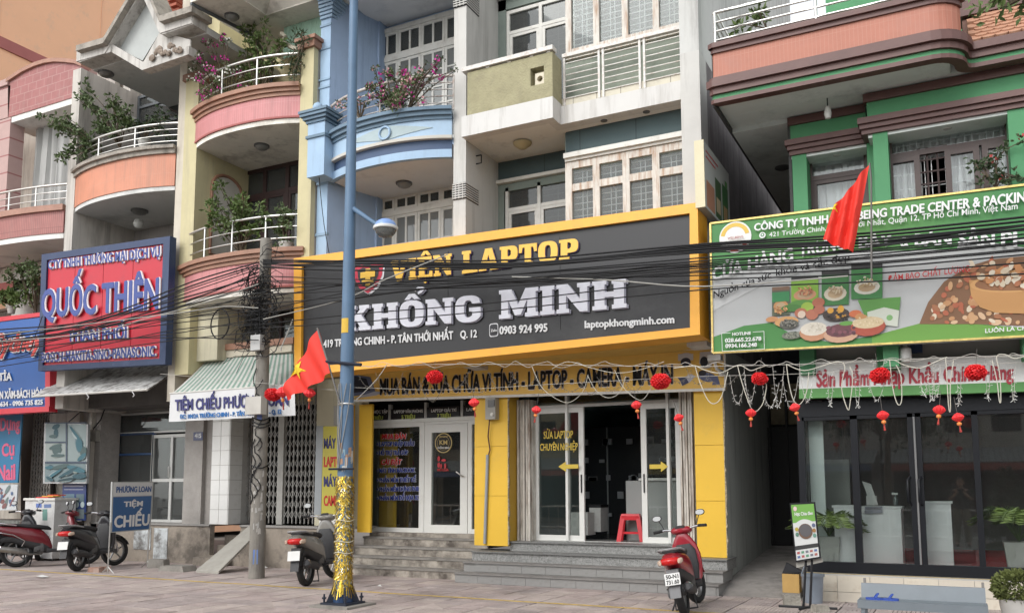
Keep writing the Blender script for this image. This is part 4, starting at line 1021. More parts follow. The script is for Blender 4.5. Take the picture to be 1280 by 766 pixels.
# side passage: rising concrete ramp, gate, overhead beam
ramp = MB(); xsL, xsR = -3.105, -1.9
for (y0, y1, z0, z1) in ((12.35, 13.1, .0, .16), (13.1, 16.4, .16, .46)): ramp.hexa([(xsL, y0, -.1), (xsR, y0, -.1), (xsR, y1, -.1), (xsL, y1, -.1)], [(xsL, y0, z0), (xsR, y0, z0), (xsR, y1, z1), (xsL, y1, z1)])
struct(ramp.build('passage_ramp', mat('ramp_concrete', (.24, .225, .21), .85, .25, 2, .4, .6, (.08, .075, .07), 1.5)))
gt = thing('alley_gate', 'black steel gate closing the narrow passage between yellow and green shops', 'gate', (-2.5, 16.4, .46))
gm = flat('gate_black', (.018, .018, .018), .6)
box('gate_panel', gm, gt, -3.1, -1.8, 16.4, 16.45, .46, 2.6)
b = MB()
for x in (-3.08, -2.78, -2.48, -2.18, -1.9): b.box(x, x+.04, 16.36, 16.4, .5, 3.4)
b.build('gate_bar', gm, gt); box('gate_slot', flat('slot_grey', (.14, .14, .14)), gt, -2.85, -2.6, 16.39, 16.4, .75, .79)
box('transom_sheet', mat('faded_banner', (.12, .10, .06), .8, .3, 6), gt, -3.1, -1.9, 16.5, 16.52, 2.65, 3.4)
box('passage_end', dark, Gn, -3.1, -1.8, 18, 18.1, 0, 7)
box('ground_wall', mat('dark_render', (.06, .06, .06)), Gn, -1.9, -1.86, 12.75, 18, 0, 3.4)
# ================================================================== LAPTOP SHOP ground floor
SF = thing('shopfront', 'yellow clad laptop shopfront with two glazed bays between three yellow pillars', 'shop', (-6.5, 13, .6))
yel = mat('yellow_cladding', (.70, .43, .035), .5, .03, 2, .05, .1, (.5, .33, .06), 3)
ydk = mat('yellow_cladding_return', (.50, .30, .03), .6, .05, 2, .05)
edge = mat('tattered_edge', (.35, .30, .22), .9, .6, 30, .6)
YY = 13.0; zP = .467
def ypillar(x0, x1, zb, ret=.35, joints=True):
    # cladding boards stacked with open joints
    zs = [zb, zb+.83, zb+1.66, 3.06]
    for a, c in zip(zs[:-1], zs[1:]): box('cladding_board', yel, SF, x0, x1, YY, YY+.02, a+.003, c-.003)
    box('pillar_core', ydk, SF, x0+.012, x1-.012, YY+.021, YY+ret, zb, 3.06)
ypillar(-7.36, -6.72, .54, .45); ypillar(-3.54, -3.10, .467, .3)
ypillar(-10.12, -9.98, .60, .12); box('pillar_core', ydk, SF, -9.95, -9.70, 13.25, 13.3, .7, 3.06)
box('cladding_board', yel, SF, -9.96, -9.66, 13.2, 13.25, .7, 3.06)
for (x0, z0, z1) in ((-6.722, .56, 3.0), (-3.102, .5, 2.95), (-9.985, .6, 3.0)):
    b = MB(); z = z0; rr = random.Random(int(z0*100))
    while z < z1: h_ = .03+.1*rr.random(); b.box(x0, x0+.008+.02*rr.random(), 12.995, 13.03, z, z+h_); z += h_+.004
    b.build('ragged_edge', edge, SF)['kind'] = 'stuff'
# bay 1
Y1 = 13.78; x1 = [X(458, 600, Y1), X(526, 600, Y1)+.0, X(530, 600, Y1), X(583, 600, Y1), -7.34]
zS1, zT1, zH1 = .70, Z(527, 530, Y1), 3.1
wf = mat('white_upvc', (.66, .66, .63), .4, .03, 4, 0, .12, (.45, .44, .4), 4)
f = window(SF, Y1, [x1[0], x1[1]], [zS1+.03, zT1], wf, GSH, .08, .08, 'shop_window')
box('transom_rail', wf, SF, x1[0]-.04, x1[4], Y1-.01, Y1+.09, zT1+.042, zT1+.11)
dr = window(SF, Y1+.005, [x1[2]+.08, x1[3]-.06], [zS1+.06, zT1-.09], wf, GSH, .15, .07, 'door'); box('door_frame', wf, SF, x1[2]-.02, x1[3]+.04, Y1+.01, Y1+.08, zT1-.01, zT1+.04)
box('door_frame', wf, SF, x1[1]+.042, x1[2]+.002, Y1-.004, Y1+.084, zS1-.01, zT1+.04)
hx = x1[3]-.06; bar('handle', steel, dr, [(hx, Y1-.02, 1.72), (hx, Y1-.06, 1.72), (hx-.12, Y1-.06, 1.80)], .013)
window(SF, Y1, [x1[3]+.07, x1[4]+.02], [zS1+.03, zT1], wf, GSH, .08, .08, 'side_light')
# price boards above
bp_ = flat('black_board', (.022, .02, .022), .35); xx = [458, 487, 532, 577.5, 596]
mull = flat('grey_mullion', (.38, .38, .37), .4)
for px in xx[1:-1]: x = X(px, 515, Y1-.02); box('mullion', mull, SF, x-.025, x+.025, Y1-.03, Y1+.05, zT1+.112, zH1)
for a, c in zip(xx[:-1], xx[1:]): box('price_board', bp_, SF, X(a, 515, Y1)+.04, X(c, 515, Y1)-.05, Y1-.012, Y1+.01, zT1+.115, zH1-.09)
lw_ = flat('lettering_white', (.70, .70, .70), .6); lg_ = flat('lettering_lime', (.42, .48, .10), .6); lr_ = flat('lettering_red', (.50, .02, .02), .5)
lb_ = flat('lettering_blue', (.03, .05, .24), .5); lk_ = flat('lettering_black', (.012, .012, .014), .5); lyel = flat('lettering_yellow', (.62, .46, .06), .5)
def L2(body, x0, x1, yb, cap, Y, m, sl=-.03, par=SF, **k): return lettering(body, (x0, yb), (x1, yb+sl*(x1-x0)), (x0, yb-cap), Y, m, par, **k)
L2('LAPTOP HỌC TẬP', 452, 485, 517, 3.6, Y1-.014, lw_); L2('3 TRIỆU', 463, 479, 524.5, 4.2, Y1-.014, lg_)
L2('LAPTOP VĂN PHÒNG', 493, 529, 516.4, 3.6, Y1-.014, lw_); L2('5 TRIỆU', 502.5, 519, 523.5, 4.6, Y1-.014, lg_, off=.025)
L2('LAPTOP GIẢI TRÍ', 539.5, 571, 515, 3.6, Y1-.014, lw_); L2('7 TRIỆU', 547, 563.5, 522, 4.6, Y1-.014, lg_, off=.025)
L2('LAP', 583.5, 592.5, 513.5, 3.6, Y1-.014, lw_);
for t_, x0, x1_, y_, m_, c_ in (('MUA BÁN', 477.5, 508, 548.5, lr_, 6), ('+ LAPTOP NHẬP KHẨU', 471, 518, 557.5, lb_, 5.2), ('+ HỖ TRỢ TRẢ GÓP', 471, 510, 568.5, lb_, 5.2), ('CÀI ĐẶT', 477, 502.5, 580.5, lr_, 6),
        ('+ MÁY TÍNH MACBOOK', 471, 519, 590.5, lb_, 5.2), ('+ PHẦN MỀM THIẾT KẾ', 471, 520, 602.5, lb_, 5.2), ('+ PHẦN MỀM DỰNG PHIM', 471, 526, 614, lb_, 5.2), ('+ PHẦN MỀM ĐỒ HỌA 3D', 471, 524.5, 625, lb_, 5.2)):
    L2(t_, x0, x1_, y_, c_, Y1+.03, m_, -.015, off=.02, shadow=lw_, soff=.06, shear=.25 if m_ is lr_ else 0)
# round emblem and red mark on the door glass
q = A(554.7, 553.4, Y1+.03)
b = MB(); b.disc(q.x, q.z, .185, .185, Y1+.020, 28, (.55, .43, .18)); b.disc(q.x, q.z, .168, .168, Y1+.017, 28, (.02, .018, .015)); b.build('door_emblem', vcol('print'), SF, fix=False)
b = MB(); b.tube([(q.x+.13*math.cos(a), Y1+.014, q.z+.13*math.sin(a)) for a in [2*PI*k/24 for k in range(24)]], .003, 4, closed=True); b.build('emblem_ring', flat('gold_print', (.5, .38, .15)), SF)
L2('KM', 549.8, 559.6, 555.5, 5.5, Y1+.012, flat('gold_print', (.5, .38, .15)), 0); L2('KHỔNG MINH', 547.5, 562, 560.5, 2.2, Y1+.012, lw_, 0); L2('VIỆN LAPTOP', 549.5, 560, 546.5, 1.8, Y1+.012, flat('gold_print', (.5, .38, .15)), 0)
q = A(553, 580, Y1)
b = MB();
for px, py, rx, rz in ((548, 573, .03, .05), (548, 581, .03, .05), (554, 575, .05, .025), (556, 582, .02, .05), (551, 582, .018, .045)):
    p = A(px, py, Y1); b.disc(p.x, p.z, rx, rz, Y1+.012, 8, (.5, .04, .05))
b.build('door_decal', vcol('print'), SF, fix=False); L2('MỞ CỬA', 547, 561, 588.5, 3, Y1+.012, lr_, 0)
# things taped in the side light: laptop pictures
b = MB()
for k, (py, c_) in enumerate(((556, (.05, .06, .25)), (572, (.5, .5, .52)), (588, (.45, .45, .48)), (612, (.5, .52, .55)))):
    p = A(588, py, Y1+.1); b.box(p.x-.10, p.x+.2, Y1+.12, Y1+.125, p.z-.07, p.z+.06)
b.build('window_leaflets', flat('leaflet_grey', (.35, .36, .42)), SF)['kind'] = 'stuff'
# inside bay 1: left wall, yellow backing board, dark room
box('inner_wall', mat('bluish_white_wall', (.40, .42, .41), .9, .05, 1), SF, X(459, 600, Y1)-.1, X(473, 600, 13.9), 13.90, 13.93, .7, 3.1)
box('backing_board', yel, SF, X(474, 600, 13.9), X(495.5, 600, 13.9), 13.90, 13.93, .7, 2.55)
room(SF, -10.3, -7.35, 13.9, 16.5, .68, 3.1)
bar('hanging_cable', black, SF, [A(462, 570, 14.2), A(465, 575, 14.2), A(462, 582, 14.2)], .03)
# bay 2: rusty channel jambs, sliding doors
jam = mat('rusted_channel', (.56, .53, .48), .7, .15, 6, .2, .75, (.13, .07, .04), 3.2, True)
for x0_, x1_ in ((X(647, 600, 13.35), X(664, 600, 13.35)), (X(851, 600, 13.35), X(868, 600, 13.35))):
    b = MB(); n = 5; w_ = (x1_-x0_)/n
    for k in range(n): b.box(x0_+k*w_, x0_+(k+.72)*w_, 13.33+.02*(k % 2), 13.5, .62, 3.0)
    b.box(x0_, x1_, 13.4, 13.6, .62, 3.0); b.build('shutter_channel', jam, SF)
Y2 = 13.5; zS, zD = .62, Z(700, 508, Y2)
xd = [X(668, 600, Y2), X(709, 600, Y2), X(726, 600, Y2), X(803, 600, Y2), X(836, 600, Y2), X(852, 600, Y2)]
box('head_glass', GSH, SF, xd[0], xd[5], Y2+.05, Y2+.056, zD+.03, 3.05)
box('head_rail', alu, SF, xd[0]-.05, xd[5], Y2, Y2+.08, zD-.02, zD+.03)
for x in (xd[1], xd[4]): box('mullion', wf, SF, x-.022, x+.022, Y2-.02, Y2+.09, zS, 3.05)
d1 = window(SF, Y2+.03, [xd[0]+.02, xd[2]], [zS+.05, zD-.06], wf, GSH, .09, .05, 'sliding_door')
d2 = window(SF, Y2+.031, [xd[3]+.02, xd[5]-.05], [zS+.05, zD-.06], wf, GSH, .09, .05, 'sliding_door')
for d_, x in ((d1, xd[2]), (d2, xd[3]+.02)): bar('pull', black, d_, [(x, Y2+.02, 1.42), (x, Y2+.02, 1.72)], .012)
box('sill_strip', alu, SF, xd[0], xd[5], Y2-.02, Y2+.1, zS-.002, zS+.008)
L2('SỬA LAPTOP', 680, 716.5, 548, 9, Y2-.03, lyel, -.02); L2('CHUYÊN NGHIỆP', 675.5, 722.5, 563, 8.5, Y2-.03, lyel, -.02)
def arrow(x0, x1, y, flip):
    pts = [(0, -.5), (.62, -.5), (.62, -1.2), (1, 0), (.62, 1.2), (.62, .5), (0, .5)]
    q0, q1 = A(x0, y, Y2-.03), A(x1, y, Y2-.03); s = q1.x-q0.x
    P = [((q1.x-s*a) if flip else (q0.x+s*a), q0.z+b_*.07) for a, b_ in pts]
    if flip: P = P[::-1]
    MB().prism(P, Y2-.035, Y2-.031).build('arrow', lyel, SF)
arrow(698, 723, 583, True); arrow(812, 835, 583, False)
# interior of bay 2
wallint = mat('teal_interior_wall', (.13, .21, .21), .9, .1, 1)
room(SF, -6.75, -3.35, 13.62, 18, .61, 3.1, wallint)
box('interior_floor', mat('dark_floor_tile', (.07, .07, .075), .25, .1, 2, 0), SF, -6.75, -3.35, 13.6, 18, .612, .617)
IS = thing('display_cabinet', 'tall black glazed display cabinets along the back of the dark laptop shop', 'cabinet', (-5.2, 16.4, .62))
for k in range(4):
    x = -6.9+k*.75; box('cabinet_body', flat('cabinet_black', (.03, .032, .035), .25), IS, x, x+.73, 16.2, 16.7, .62, 2.7)
for k in range(5): box('frame_post', flat('cabinet_trim', (.35, .37, .37), .4), IS, -6.92+k*.75, -6.90+k*.75, 16.17, 16.2, .62, 2.7)
b = MB(); rr = random.Random(2)
for k in range(60):
    x = -6.85+rr.random()*2.9; z = .95+int(rr.random()*5)*.35; b.box(x, x+.05+.14*rr.random(), 16.14, 16.17, z, z+.06+.08*rr.random())
b.build('stock', flat('dim_stock', (.35, .36, .38), .5), IS)['kind'] = 'stuff'
ct = thing('counter', 'low grey shop counter with white edge behind the right sliding door', 'counter', (-4.1, 14.2, .62))
box('counter_body', mat('grey_laminate', (.33, .34, .33), .5, .06, 1, 0), ct, X(783, 650, 14.2), -3.4, 14.2, 14.7, .62, 1.62); box('counter_top', wf, ct, X(783, 650, 14.2)+.25, -3.4, 14.14, 14.75, 1.621, 1.66)
# boxes inside
def carton(nm, lab, px0, px1, py0, py1, Y, m, lid=None):
    x0_, x1_ = X(px0, py1, Y), X(px1, py1, Y); z0_, z1_ = max(.62, Z(px0, py1, Y)), Z(px0, py0, Y)
    t_ = thing(nm, lab, 'box', ((x0_+x1_)/2, Y+.15, z0_)); box('carton_body', m, t_, x0_, x1_, Y, Y+.35, z0_, z1_)
    if lid: box('lid', lid, t_, x0_-.01, x1_+.01, Y-.01, Y+.36, z1_+.001, z1_+.05)
wcard = mat('white_card', (.50, .50, .48), .7, .1, 5, .05, .2, (.3, .3, .3), 6)
carton('cardboard_box', 'white cardboard box with dark lid just inside the open sliding door', 737, 751, 634, 664, 14.3, wcard, black)
carton('cardboard_box', 'crumpled pale box with scribbles behind the left sliding door glass', 712, 735, 640, 668, 14.0, wcard)
# red plastic stool
def stool(name, label, cx, cy, z0, m, h=.46, w=.33):
    t_ = thing(name, label, 'stool', (cx, cy, z0), .25)
    def o_(mb, n_):
        mb.v = [v+Vector((0, 0, 0)) for v in mb.v]; me = mb.mesh(n_); me.materials.append(m); ob = bpy.data.objects.new(n_, me); C.objects.link(ob); ob.parent = t_
    s = w*.38; S_ = w*.5
    o_(MB().hexa([(-s-.01, -s-.01, h-.03), (s+.01, -s-.01, h-.03), (s+.01, s+.01, h-.03), (-s-.01, s+.01, h-.03)], [(-s, -s, h), (s, -s, h), (s, s, h), (-s, s, h)]), 'seat')
    for a, c in ((-1, -1), (1, -1), (1, 1), (-1, 1)):
        e = .035; o_(MB().hexa([(a*S_-e, c*S_-e, 0), (a*S_+e, c*S_-e, 0), (a*S_+e, c*S_+e, 0), (a*S_-e, c*S_+e, 0)], [(a*s*.85-e, c*s*.85-e, h-.031), (a*s*.85+e, c*s*.85-e, h-.031), (a*s*.85+e, c*s*.85+e, h-.031), (a*s*.85-e, c*s*.85+e, h-.031)]), 'leg')
    q_ = S_*.85+.01
    o_(MB().box(-q_, q_, -q_-.012, -q_, h*.28, h*.36), 'brace'); o_(MB().box(q_, q_+.012, -q_, q_, h*.28, h*.36), 'brace'); o_(MB().box(-s, s, -s*1.06-.012, -s*1.06, h-.10, h-.031), 'apron'); o_(MB().box(s*1.06, s*1.06+.012, -s, s, h-.10, h-.031), 'apron')
    return t_
p = A(789, 668, 13.95)
stool('plastic_stool', 'red plastic stool standing inside the open laptop shop doorway', p.x, 13.95, .62, flat('red_plastic', (.55, .02, .03), .35), .45, .38)
# meter box and conduit on the middle pillar
mt = thing('electric_meter', 'grey electric meter box with brown wire and pipe on the middle yellow pillar', 'meter', (-7.1, 13, 2.6))
z0_, z1_ = Z(615, 524, 12.9), Z(615, 497, 12.9)
box('meter_case', flat('meter_grey', (.30, .29, .26), .5), mt, X(608, 510, 12.9), X(620.5, 510, 12.9), 12.86, 12.998, z0_, z1_)
box('meter_window', flat('meter_dark', (.08, .08, .08), .2), mt, X(610, 505, 12.85), X(618, 505, 12.85), 12.84, 12.859, z1_-.16, z1_-.04)
MB().lathe([(.03, 0), (.03, .02)], 12, (X(615, 519, 12.85), 12.84, z0_+.08), 'y').build('meter_seal', white_paint, mt)
bar('wire', flat('brown_wire', (.12, .05, .03), .5), mt, [A(612, 524, 12.93), A(610, 545, 12.95), A(612.5, 562, 12.96), A(610, 570, 12.97)], .012)
bar('conduit', flat('conduit_grey', (.26, .28, .30), .5), mt, [A(609.5, 568, 12.97), A(606, 679, 12.97)], .028, 8)
# ---- steps
ST = thing('entrance_steps', 'worn entrance steps, concrete on the left, tiled and granite on the right', 'steps', (-6.5, 12.6, 0))
gran = mat('speckled_granite', (.27, .27, .26), .5, .3, 30, .05, .35, (.07, .07, .07), 26, grain=1.)
tilg = mat('grey_step_tile', (.25, .245, .235), .75, .12, 3, .15, .35, (.13, .12, .11), 3)
tread = mat('grey_step_tread', (.20, .19, .18), .8, .15, 3, .2, .4, (.10, .09, .085), 2.5)
cst = mat('stained_step_concrete', (.34, .305, .26), .9, .38, 2.4, .8, .9, (.075, .062, .052), 2.0)
r_ = .155
for k in range(4):
    y0 = 12.58+.27*k; box('step', cst, ST, -9.95, -7.30, y0, 14.5 if k == 3 else y0+.5, r_*k-(0 if k else .03), r_*(k+1)-.035)
    box('tread_slab', mat('worn_tread_concrete', (.22, .205, .185), .9, .2, 4, .4, .5, (.11, .1, .09), 3), ST, -9.96, -7.29, y0-.015, (14.5 if k == 3 else y0+.29), r_*(k+1)-.034, r_*(k+1))
box('sill_block', cst, ST, -9.9, -7.37, 13.5, 13.86, .621, .69)
tmesh = MB().box(0, .437, 0, .012, 0, .125).mesh('tile'); tmesh.materials.append(tilg)
for k in range(4):
    y0 = 12.23+.27*k if k < 3 else 13.08
    x0_ = -7.28 if k < 3 else -6.72; x1_ = -3.05 if k < 3 else -3.54
    m_ = gran if k > 1 else tread
    back = 14.2 if k == 3 else y0+.6
    box('step', m_ if k > 1 else tilg, ST, x0_, x1_, y0+.013, back, r_*k-(0 if k else .03), r_*(k+1)-.024)
    box('tread_slab', tread if k < 2 else mat('granite_tread', (.17, .17, .165), .45, .2, 20, .05, grain=.6), ST, x0_-.002, x1_+.01, y0-.02, back, r_*(k+1)-.023, r_*(k+1))
    if k < 2:
        for i in range(10):
            x = x0_+.42*i+(-.2 if k else 0)
            if x < x0_ or x+.437 > x1_+.05: continue
            o = bpy.data.objects.new('tile', tmesh); C.objects.link(o); o.parent = ST; o.scale = (.95, 1, 1); o.location = Vector((x, y0, r_*k+.004))-ST.location

# ================================================================== MAIN SIGN
SG = thing('shop_sign', 'large black laptop shop sign with orange frame and raised slab lettering', 'sign', (-6.7, 11.7, 3.5))
orf = mat('orange_frame', (.80, .38, .035), .4, .04, 3, .03, .15, (.5, .26, .05), 3)
blk = mat('sign_black_panel', (.011, .011, .013), .42, .1, .6, 0, .3, (.05, .05, .05), .8)
Q = [(367, 323), (872, 253), (875, 418), (368, 470)]        # outer corners TL TR BR BL
I_ = [(377, 331.5), (862, 266.5), (862.5, 409.5), (376.5, 461)]
I_[3] = (376, 460)
Ys = 11.62
o4 = [A(*p, Ys) for p in Q]; i4 = [A(*p, Ys) for p in I_]
D = Vector((0, .5, 0))
for k, nm in enumerate(('top', 'right', 'bottom', 'left')):
    a, b_, c_, d_ = o4[k], o4[(k+1) % 4], i4[(k+1) % 4], i4[k]
    g = .0015
    MB()._pr([d_, c_, b_, a], [v+D for v in (d_, c_, b_, a)]).build('frame_bar', orf, SG)
MB()._pr([v+Vector((0, .06, 0)) for v in (i4[3], i4[2], i4[1], i4[0])], [v+Vector((0, .4, 0)) for v in (i4[3], i4[2], i4[1], i4[0])]).build('panel', blk, SG)
dD = Vector((0, .50, 0))
# panel joints: thin recess lines
for px in (560, 700):
    p, q = A(px, 0, Ys+.06), None
    x = X(px, 350, Ys+.06); box('panel_joint', flat('joint_black', (.008, .008, .008), .6), SG, x, x+.006, Ys+.057, Ys+.0605, Z(px, 440 - (px-376)*.06, Ys+.06)+.1, Z(px, 331-(px-376)*.134, Ys+.06)-.1)
# slab letters (100 units tall)
def sup(cx, cy, rx, ry, a0, a1, n=14, e=3.):
    r = []
    for k in range(n+1):
        a = math.radians(a0+(a1-a0)*k/n); r.append((cx+rx*math.copysign(abs(math.cos(a))**(2/e), math.cos(a)), cy+ry*math.copysign(abs(math.sin(a))**(2/e), math.sin(a))))
    return r
SL = {
 'I': (46, [[(0,0),(46,0),(46,14),(39,14),(39,86),(46,86),(46,100),(0,100),(0,86),(7,86),(7,14),(0,14)]]),
 'H': (104, [[(0,0),(44,0),(44,14),(38,14),(38,42),(66,42),(66,14),(60,14),(60,0),(104,0),(104,14),(97,14),(97,86),(104,86),(104,100),(60,100),(60,86),(66,86),(66,60),(38,60),(38,86),(44,86),(44,100),(0,100),(0,86),(7,86),(7,14),(0,14)]]),
 'N': (106, [[(0,0),(40,0),(40,14),(31,14),(31,60),(74,0),(98,0),(98,86),(106,86),(106,100),(66,100),(66,86),(74,86),(74,44),(36,100),(0,100),(0,86),(8,86),(8,14),(0,14)]]),
 'M': (132, [[(0,0),(40,0),(40,14),(32,14),(32,62),(54,8),(74,8),(96,62),(96,14),(88,14),(88,0),(132,0),(132,14),(124,14),(124,86),(132,86),(132,100),(90,100),(65,44),(42,100),(0,100),(0,86),(8,86),(8,14),(0,14)]]),
 'K': (108, [[(0,0),(46,0),(46,14),(38,14),(38,32),(47,42),(64,14),(58,14),(58,0),(108,0),(108,14),(100,14),(70,60),(92,86),(102,86),(102,100),(60,100),(60,86),(66,86),(38,54),(38,86),(46,86),(46,100),(0,100),(0,86),(7,86),(7,14),(0,14)]]),
 'L': (84, [[(0,0),(84,0),(84,40),(70,40),(65,14),(40,14),(40,86),(48,86),(48,100),(0,100),(0,86),(8,86),(8,14),(0,14)]]),
 'T': (90, [[(20,0),(70,0),(70,14),(61,14),(61,84),(72,84),(77,60),(90,60),(90,100),(0,100),(0,60),(13,60),(18,84),(29,84),(29,14),(20,14)]]),
 'V': (102, [[(0,100),(0,86),(6,86),(38,0),(64,0),(96,86),(102,86),(102,100),(62,100),(62,86),(68,86),(54,40),(39,86),(46,86),(46,100)]]),
 'A': (104, [[(0,0),(40,0),(40,14),(34,14),(37,26),(64,26),(67,14),(60,14),(60,0),(104,0),(104,14),(98,14),(70,100),(34,100),(6,14),(0,14)], [(42,42),(60,42),(51,72)]]),
 'P': (92, [[(0,0),(50,0),(50,14),(40,14),(40,32),(62,32)]+sup(62,66,30,34,-90,90,10,2.6)[1:-1]+[(62,100),(0,100),(0,86),(8,86),(8,14),(0,14)], [(40,52),(50,52),(58,60),(58,76),(50,84),(40,84)]]),
 'E': (86, [[(0,0),(86,0),(86,36),(72,36),(67,14),(40,14),(40,43),(62,43),(62,58),(40,58),(40,86),(64,86),(69,66),(83,66),(83,100),(0,100),(0,86),(8,86),(8,14),(0,14)]]),
 'O': (96, [sup(48,50,48,52,0,360,28,2.8)[:-1], sup(48,50,15,33,0,360,20,3.)[:-1]]),
 'G': (98, [sup(48,50,48,52,38,318,26,2.8)+[(94,20),(94,54),(52,54),(52,40),(63,40),(63,24)]+sup(48,50,15,33,-60,-300,16,3.)[1:]+[(63,70),(92,70)]]),
}
CIRC = [[(20,106),(40,106),(49,116),(58,106),(78,106),(60,128),(38,128)]]
HOOK = [[(74,124),(86,128),(98,140),(96,150),(84,154),(70,152),(62,144),(62,136),(70,140),(78,144),(84,142),(80,136),(72,132)]]
DOT = [sup(44,-18,9,9,0,360,10,2)[:-1]]
def word(chars, BL, BR, TL, TR, Y, m, outline, d=.05, gap=7, par=SG, halo=3.5):
    tot = sum(SL[c[0]][0] for c in chars)+gap*(len(chars)-1); x = 0
    bl, br, tl, tr = A(*BL, Y), A(*BR, Y), A(*TL, Y), A(*TR, Y)
    for c in chars:
        w_, loops = SL[c[0]]; loops = list(loops)
        if '^' in c: loops = loops+CIRC
        if '?' in c: loops = loops+HOOK
        if '.' in c: loops = loops+DOT
        for dd, ee, mm, nm, gx_, gz_ in ((d, .012, m, 'letter', 0, 0), (d*.5, .010, outline, 'letter_back', halo, -halo*.8)):
            vs, fs = _curve(loops=loops, ext=.5); b = MB()
            for v in vs:
                s = (v.x+x+gx_)/tot; t_ = (v.y+gz_)/100
                p = (bl*(1-s)+br*s)*(1-t_)+(tl*(1-s)+tr*s)*t_; p.y += -dd-v.z*2*ee; b.v.append(p)
            b.f = fs; b.c = [None]*len(fs); b.build(nm, mm, par, fix=False)
        x += w_+gap
lor = flat('letter_orange', (.75, .44, .05), .35); lsil = flat('letter_silver_white', (.66, .66, .72), .3); lnav = flat('letter_navy_edge', (.05, .03, .12), .5)
lsh = flat('letter_white_edge', (.35, .35, .42), .4)
Yp = Ys+.06
word(['V', 'I', 'E^.', 'N'], (490, 353), (567, 343.5), (490, 327), (566, 317.5), Yp, lor, lnav, .03)
word(['L', 'A', 'P', 'T', 'O', 'P'], (579, 343), (724, 323), (579, 315), (724, 298.5), Yp, lor, lnav, .03)
word(['K', 'H', 'O^?', 'N', 'G'], (434, 415), (604.5, 401.5), (434, 384), (604.5, 369.5), Yp, lsil, lsh, .05)
word(['M', 'I', 'N', 'H'], (626, 399.5), (785, 385), (626, 364), (784.5, 349.3), Yp, lsil, lsh, .05)
L2('417-419 TRƯỜNG CHINH - P. TÂN THỚI NHẤT', 391, 567, 435.2, 8.8, Yp-.005, lw_, -.065, SG, off=.022)
L2('Q. 12', 576, 596.5, 422.6, 9, Yp-.005, lw_, -.055, SG, off=.022)
L2('0903 924 995', 625, 684.5, 417.8, 9.4, Yp-.005, lw_, -.06, SG, off=.02)
L2('laptopkhongminh.com', 731.5, 843, 410, 8.6, Yp-.005, lw_, -.057, SG, off=.02)
# zalo badge
b = MB()
for k, (r_x, c_) in enumerate((((.105), (.7, .7, .72)), ((.09), (.03, .03, .035)))):
    q = A(617.5, 412.5, Yp); pts = sup(0, 0, r_x*.75, r_x, 0, 360, 24, 5)[:-1]; b.poly([(q.x+u, Yp-.008-.004*k, q.z+v) for u, v in pts], c_)
b.build('phone_badge', vcol('print'), SG, fix=False); L2('Zalo', 614, 621.5, 414.8, 3, Yp-.018, lw_, -.05, SG)
# shield emblem
b = MB(); q = A(461, 345, Yp)
def shield(s, dx, dz, col, dy):
    pts = [(-.30, .16), (-.15, .21), (0, .17), (.15, .21), (.30, .16), (.28, -.02), (.18, -.19), (0, -.30), (-.18, -.19), (-.28, -.02)]
    b.poly([(q.x+dx+u*s, Yp-dy, q.z+dz+v*s) for u, v in pts], col)
shield(1.0, .03, -.03, (.6, .6, .62), .008); shield(1.0, 0, 0, (.45, .02, .05), .014); shield(.74, 0, 0, (.02, .02, .02), .020)
for x0_, x1_, z0_, z1_ in ((-.05, .05, -.17, .12), (-.15, .15, -.03, .07), (-.12, .12, -.13, -.07)): b.poly([(q.x+x0_, Yp-.026-abs(x0_)*.05, q.z+z0_), (q.x+x1_, Yp-.026-abs(x0_)*.05, q.z+z0_), (q.x+x1_, Yp-.026-abs(x0_)*.05, q.z+z1_), (q.x+x0_, Yp-.026-abs(x0_)*.05, q.z+z1_)], (.7, .42, .05))
b.build('shield_emblem', vcol('print'), SG, fix=False)
# underside
US = mat('sign_underside', (.55, .35, .08), .7, .08, 2, .05, .3, (.26, .17, .06), 2)
bd = [(441, 457), (906, 435.5), (907, 486.3), (441, 501)]
YBd = 12.93; bb = [A(*p, YBd) for p in bd]
lo = [o4[3]+D, o4[2]+D]
MB()._pr([A(441, 463, Ys)+D*.98, o4[2]+D*.98, bb[1]+Vector((0,.02,0)), bb[0]+Vector((0,.02,0))][::1], [v+Vector((0, 0, .03)) for v in (A(441, 463, Ys)+D*.98, o4[2]+D*.98, bb[1]+Vector((0,.02,0)), bb[0]+Vector((0,.02,0)))]).build('soffit', US, SG)
# ---- band
BD = thing('fascia_sign', 'mustard fascia board under the big sign listing laptop and camera services', 'sign', (-6.5, 12.93, 3.0))
bm_ = mat('mustard_vinyl', (.76, .49, .11), .55, .04, 2, .03, .2, (.4, .26, .08), 2)
MB()._pr([bb[3], bb[2], bb[1], bb[0]], [v+Vector((0, .06, 0)) for v in (bb[3], bb[2], bb[1], bb[0])]).build('board', bm_, BD)
bar('edge_trim', white_paint, BD, [bb[3]+Vector((0, -.01, .0)), bb[2]+Vector((0, -.01, .0))], .03, 4, None)
bar('edge_trim', white_paint, BD, [bb[2]+Vector((0, -.01, .03)), bb[1]+Vector((0, -.01, 0))], .02, 4, None)
bar('pipe', mat('white_conduit', (.55, .52, .46), .6, .05), BD, [A(445, 459, 12.75), A(650, 447, 12.75), A(905, 433.5, 12.75)], .022, 6)
lettering('MUA BÁN & SỬA CHỮA VI TÍNH - LAPTOP - CAMERA - MÁY IN', (475.5, 493), (841, 479), (475.5, 474), YBd, lk_, BD, TR=(841, 456.5), off=.026, shadow=flat('outline_lilac', (.66, .62, .66), .6), soff=.03)
pr = vcol('print')
def pdisc(b, px, py, rx, ry, Y, col, n=16, rot=0.):
    q_ = A(px, py, Y); s_ = (A(px+1, py, Y)-q_).length; b.disc(q_.x, q_.z, rx*s_, ry*s_, Y, n, col, rot)
def ppoly(b, pts, Y, col): b.poly([A(*p, Y) for p in pts], col)
yb = YBd-.006
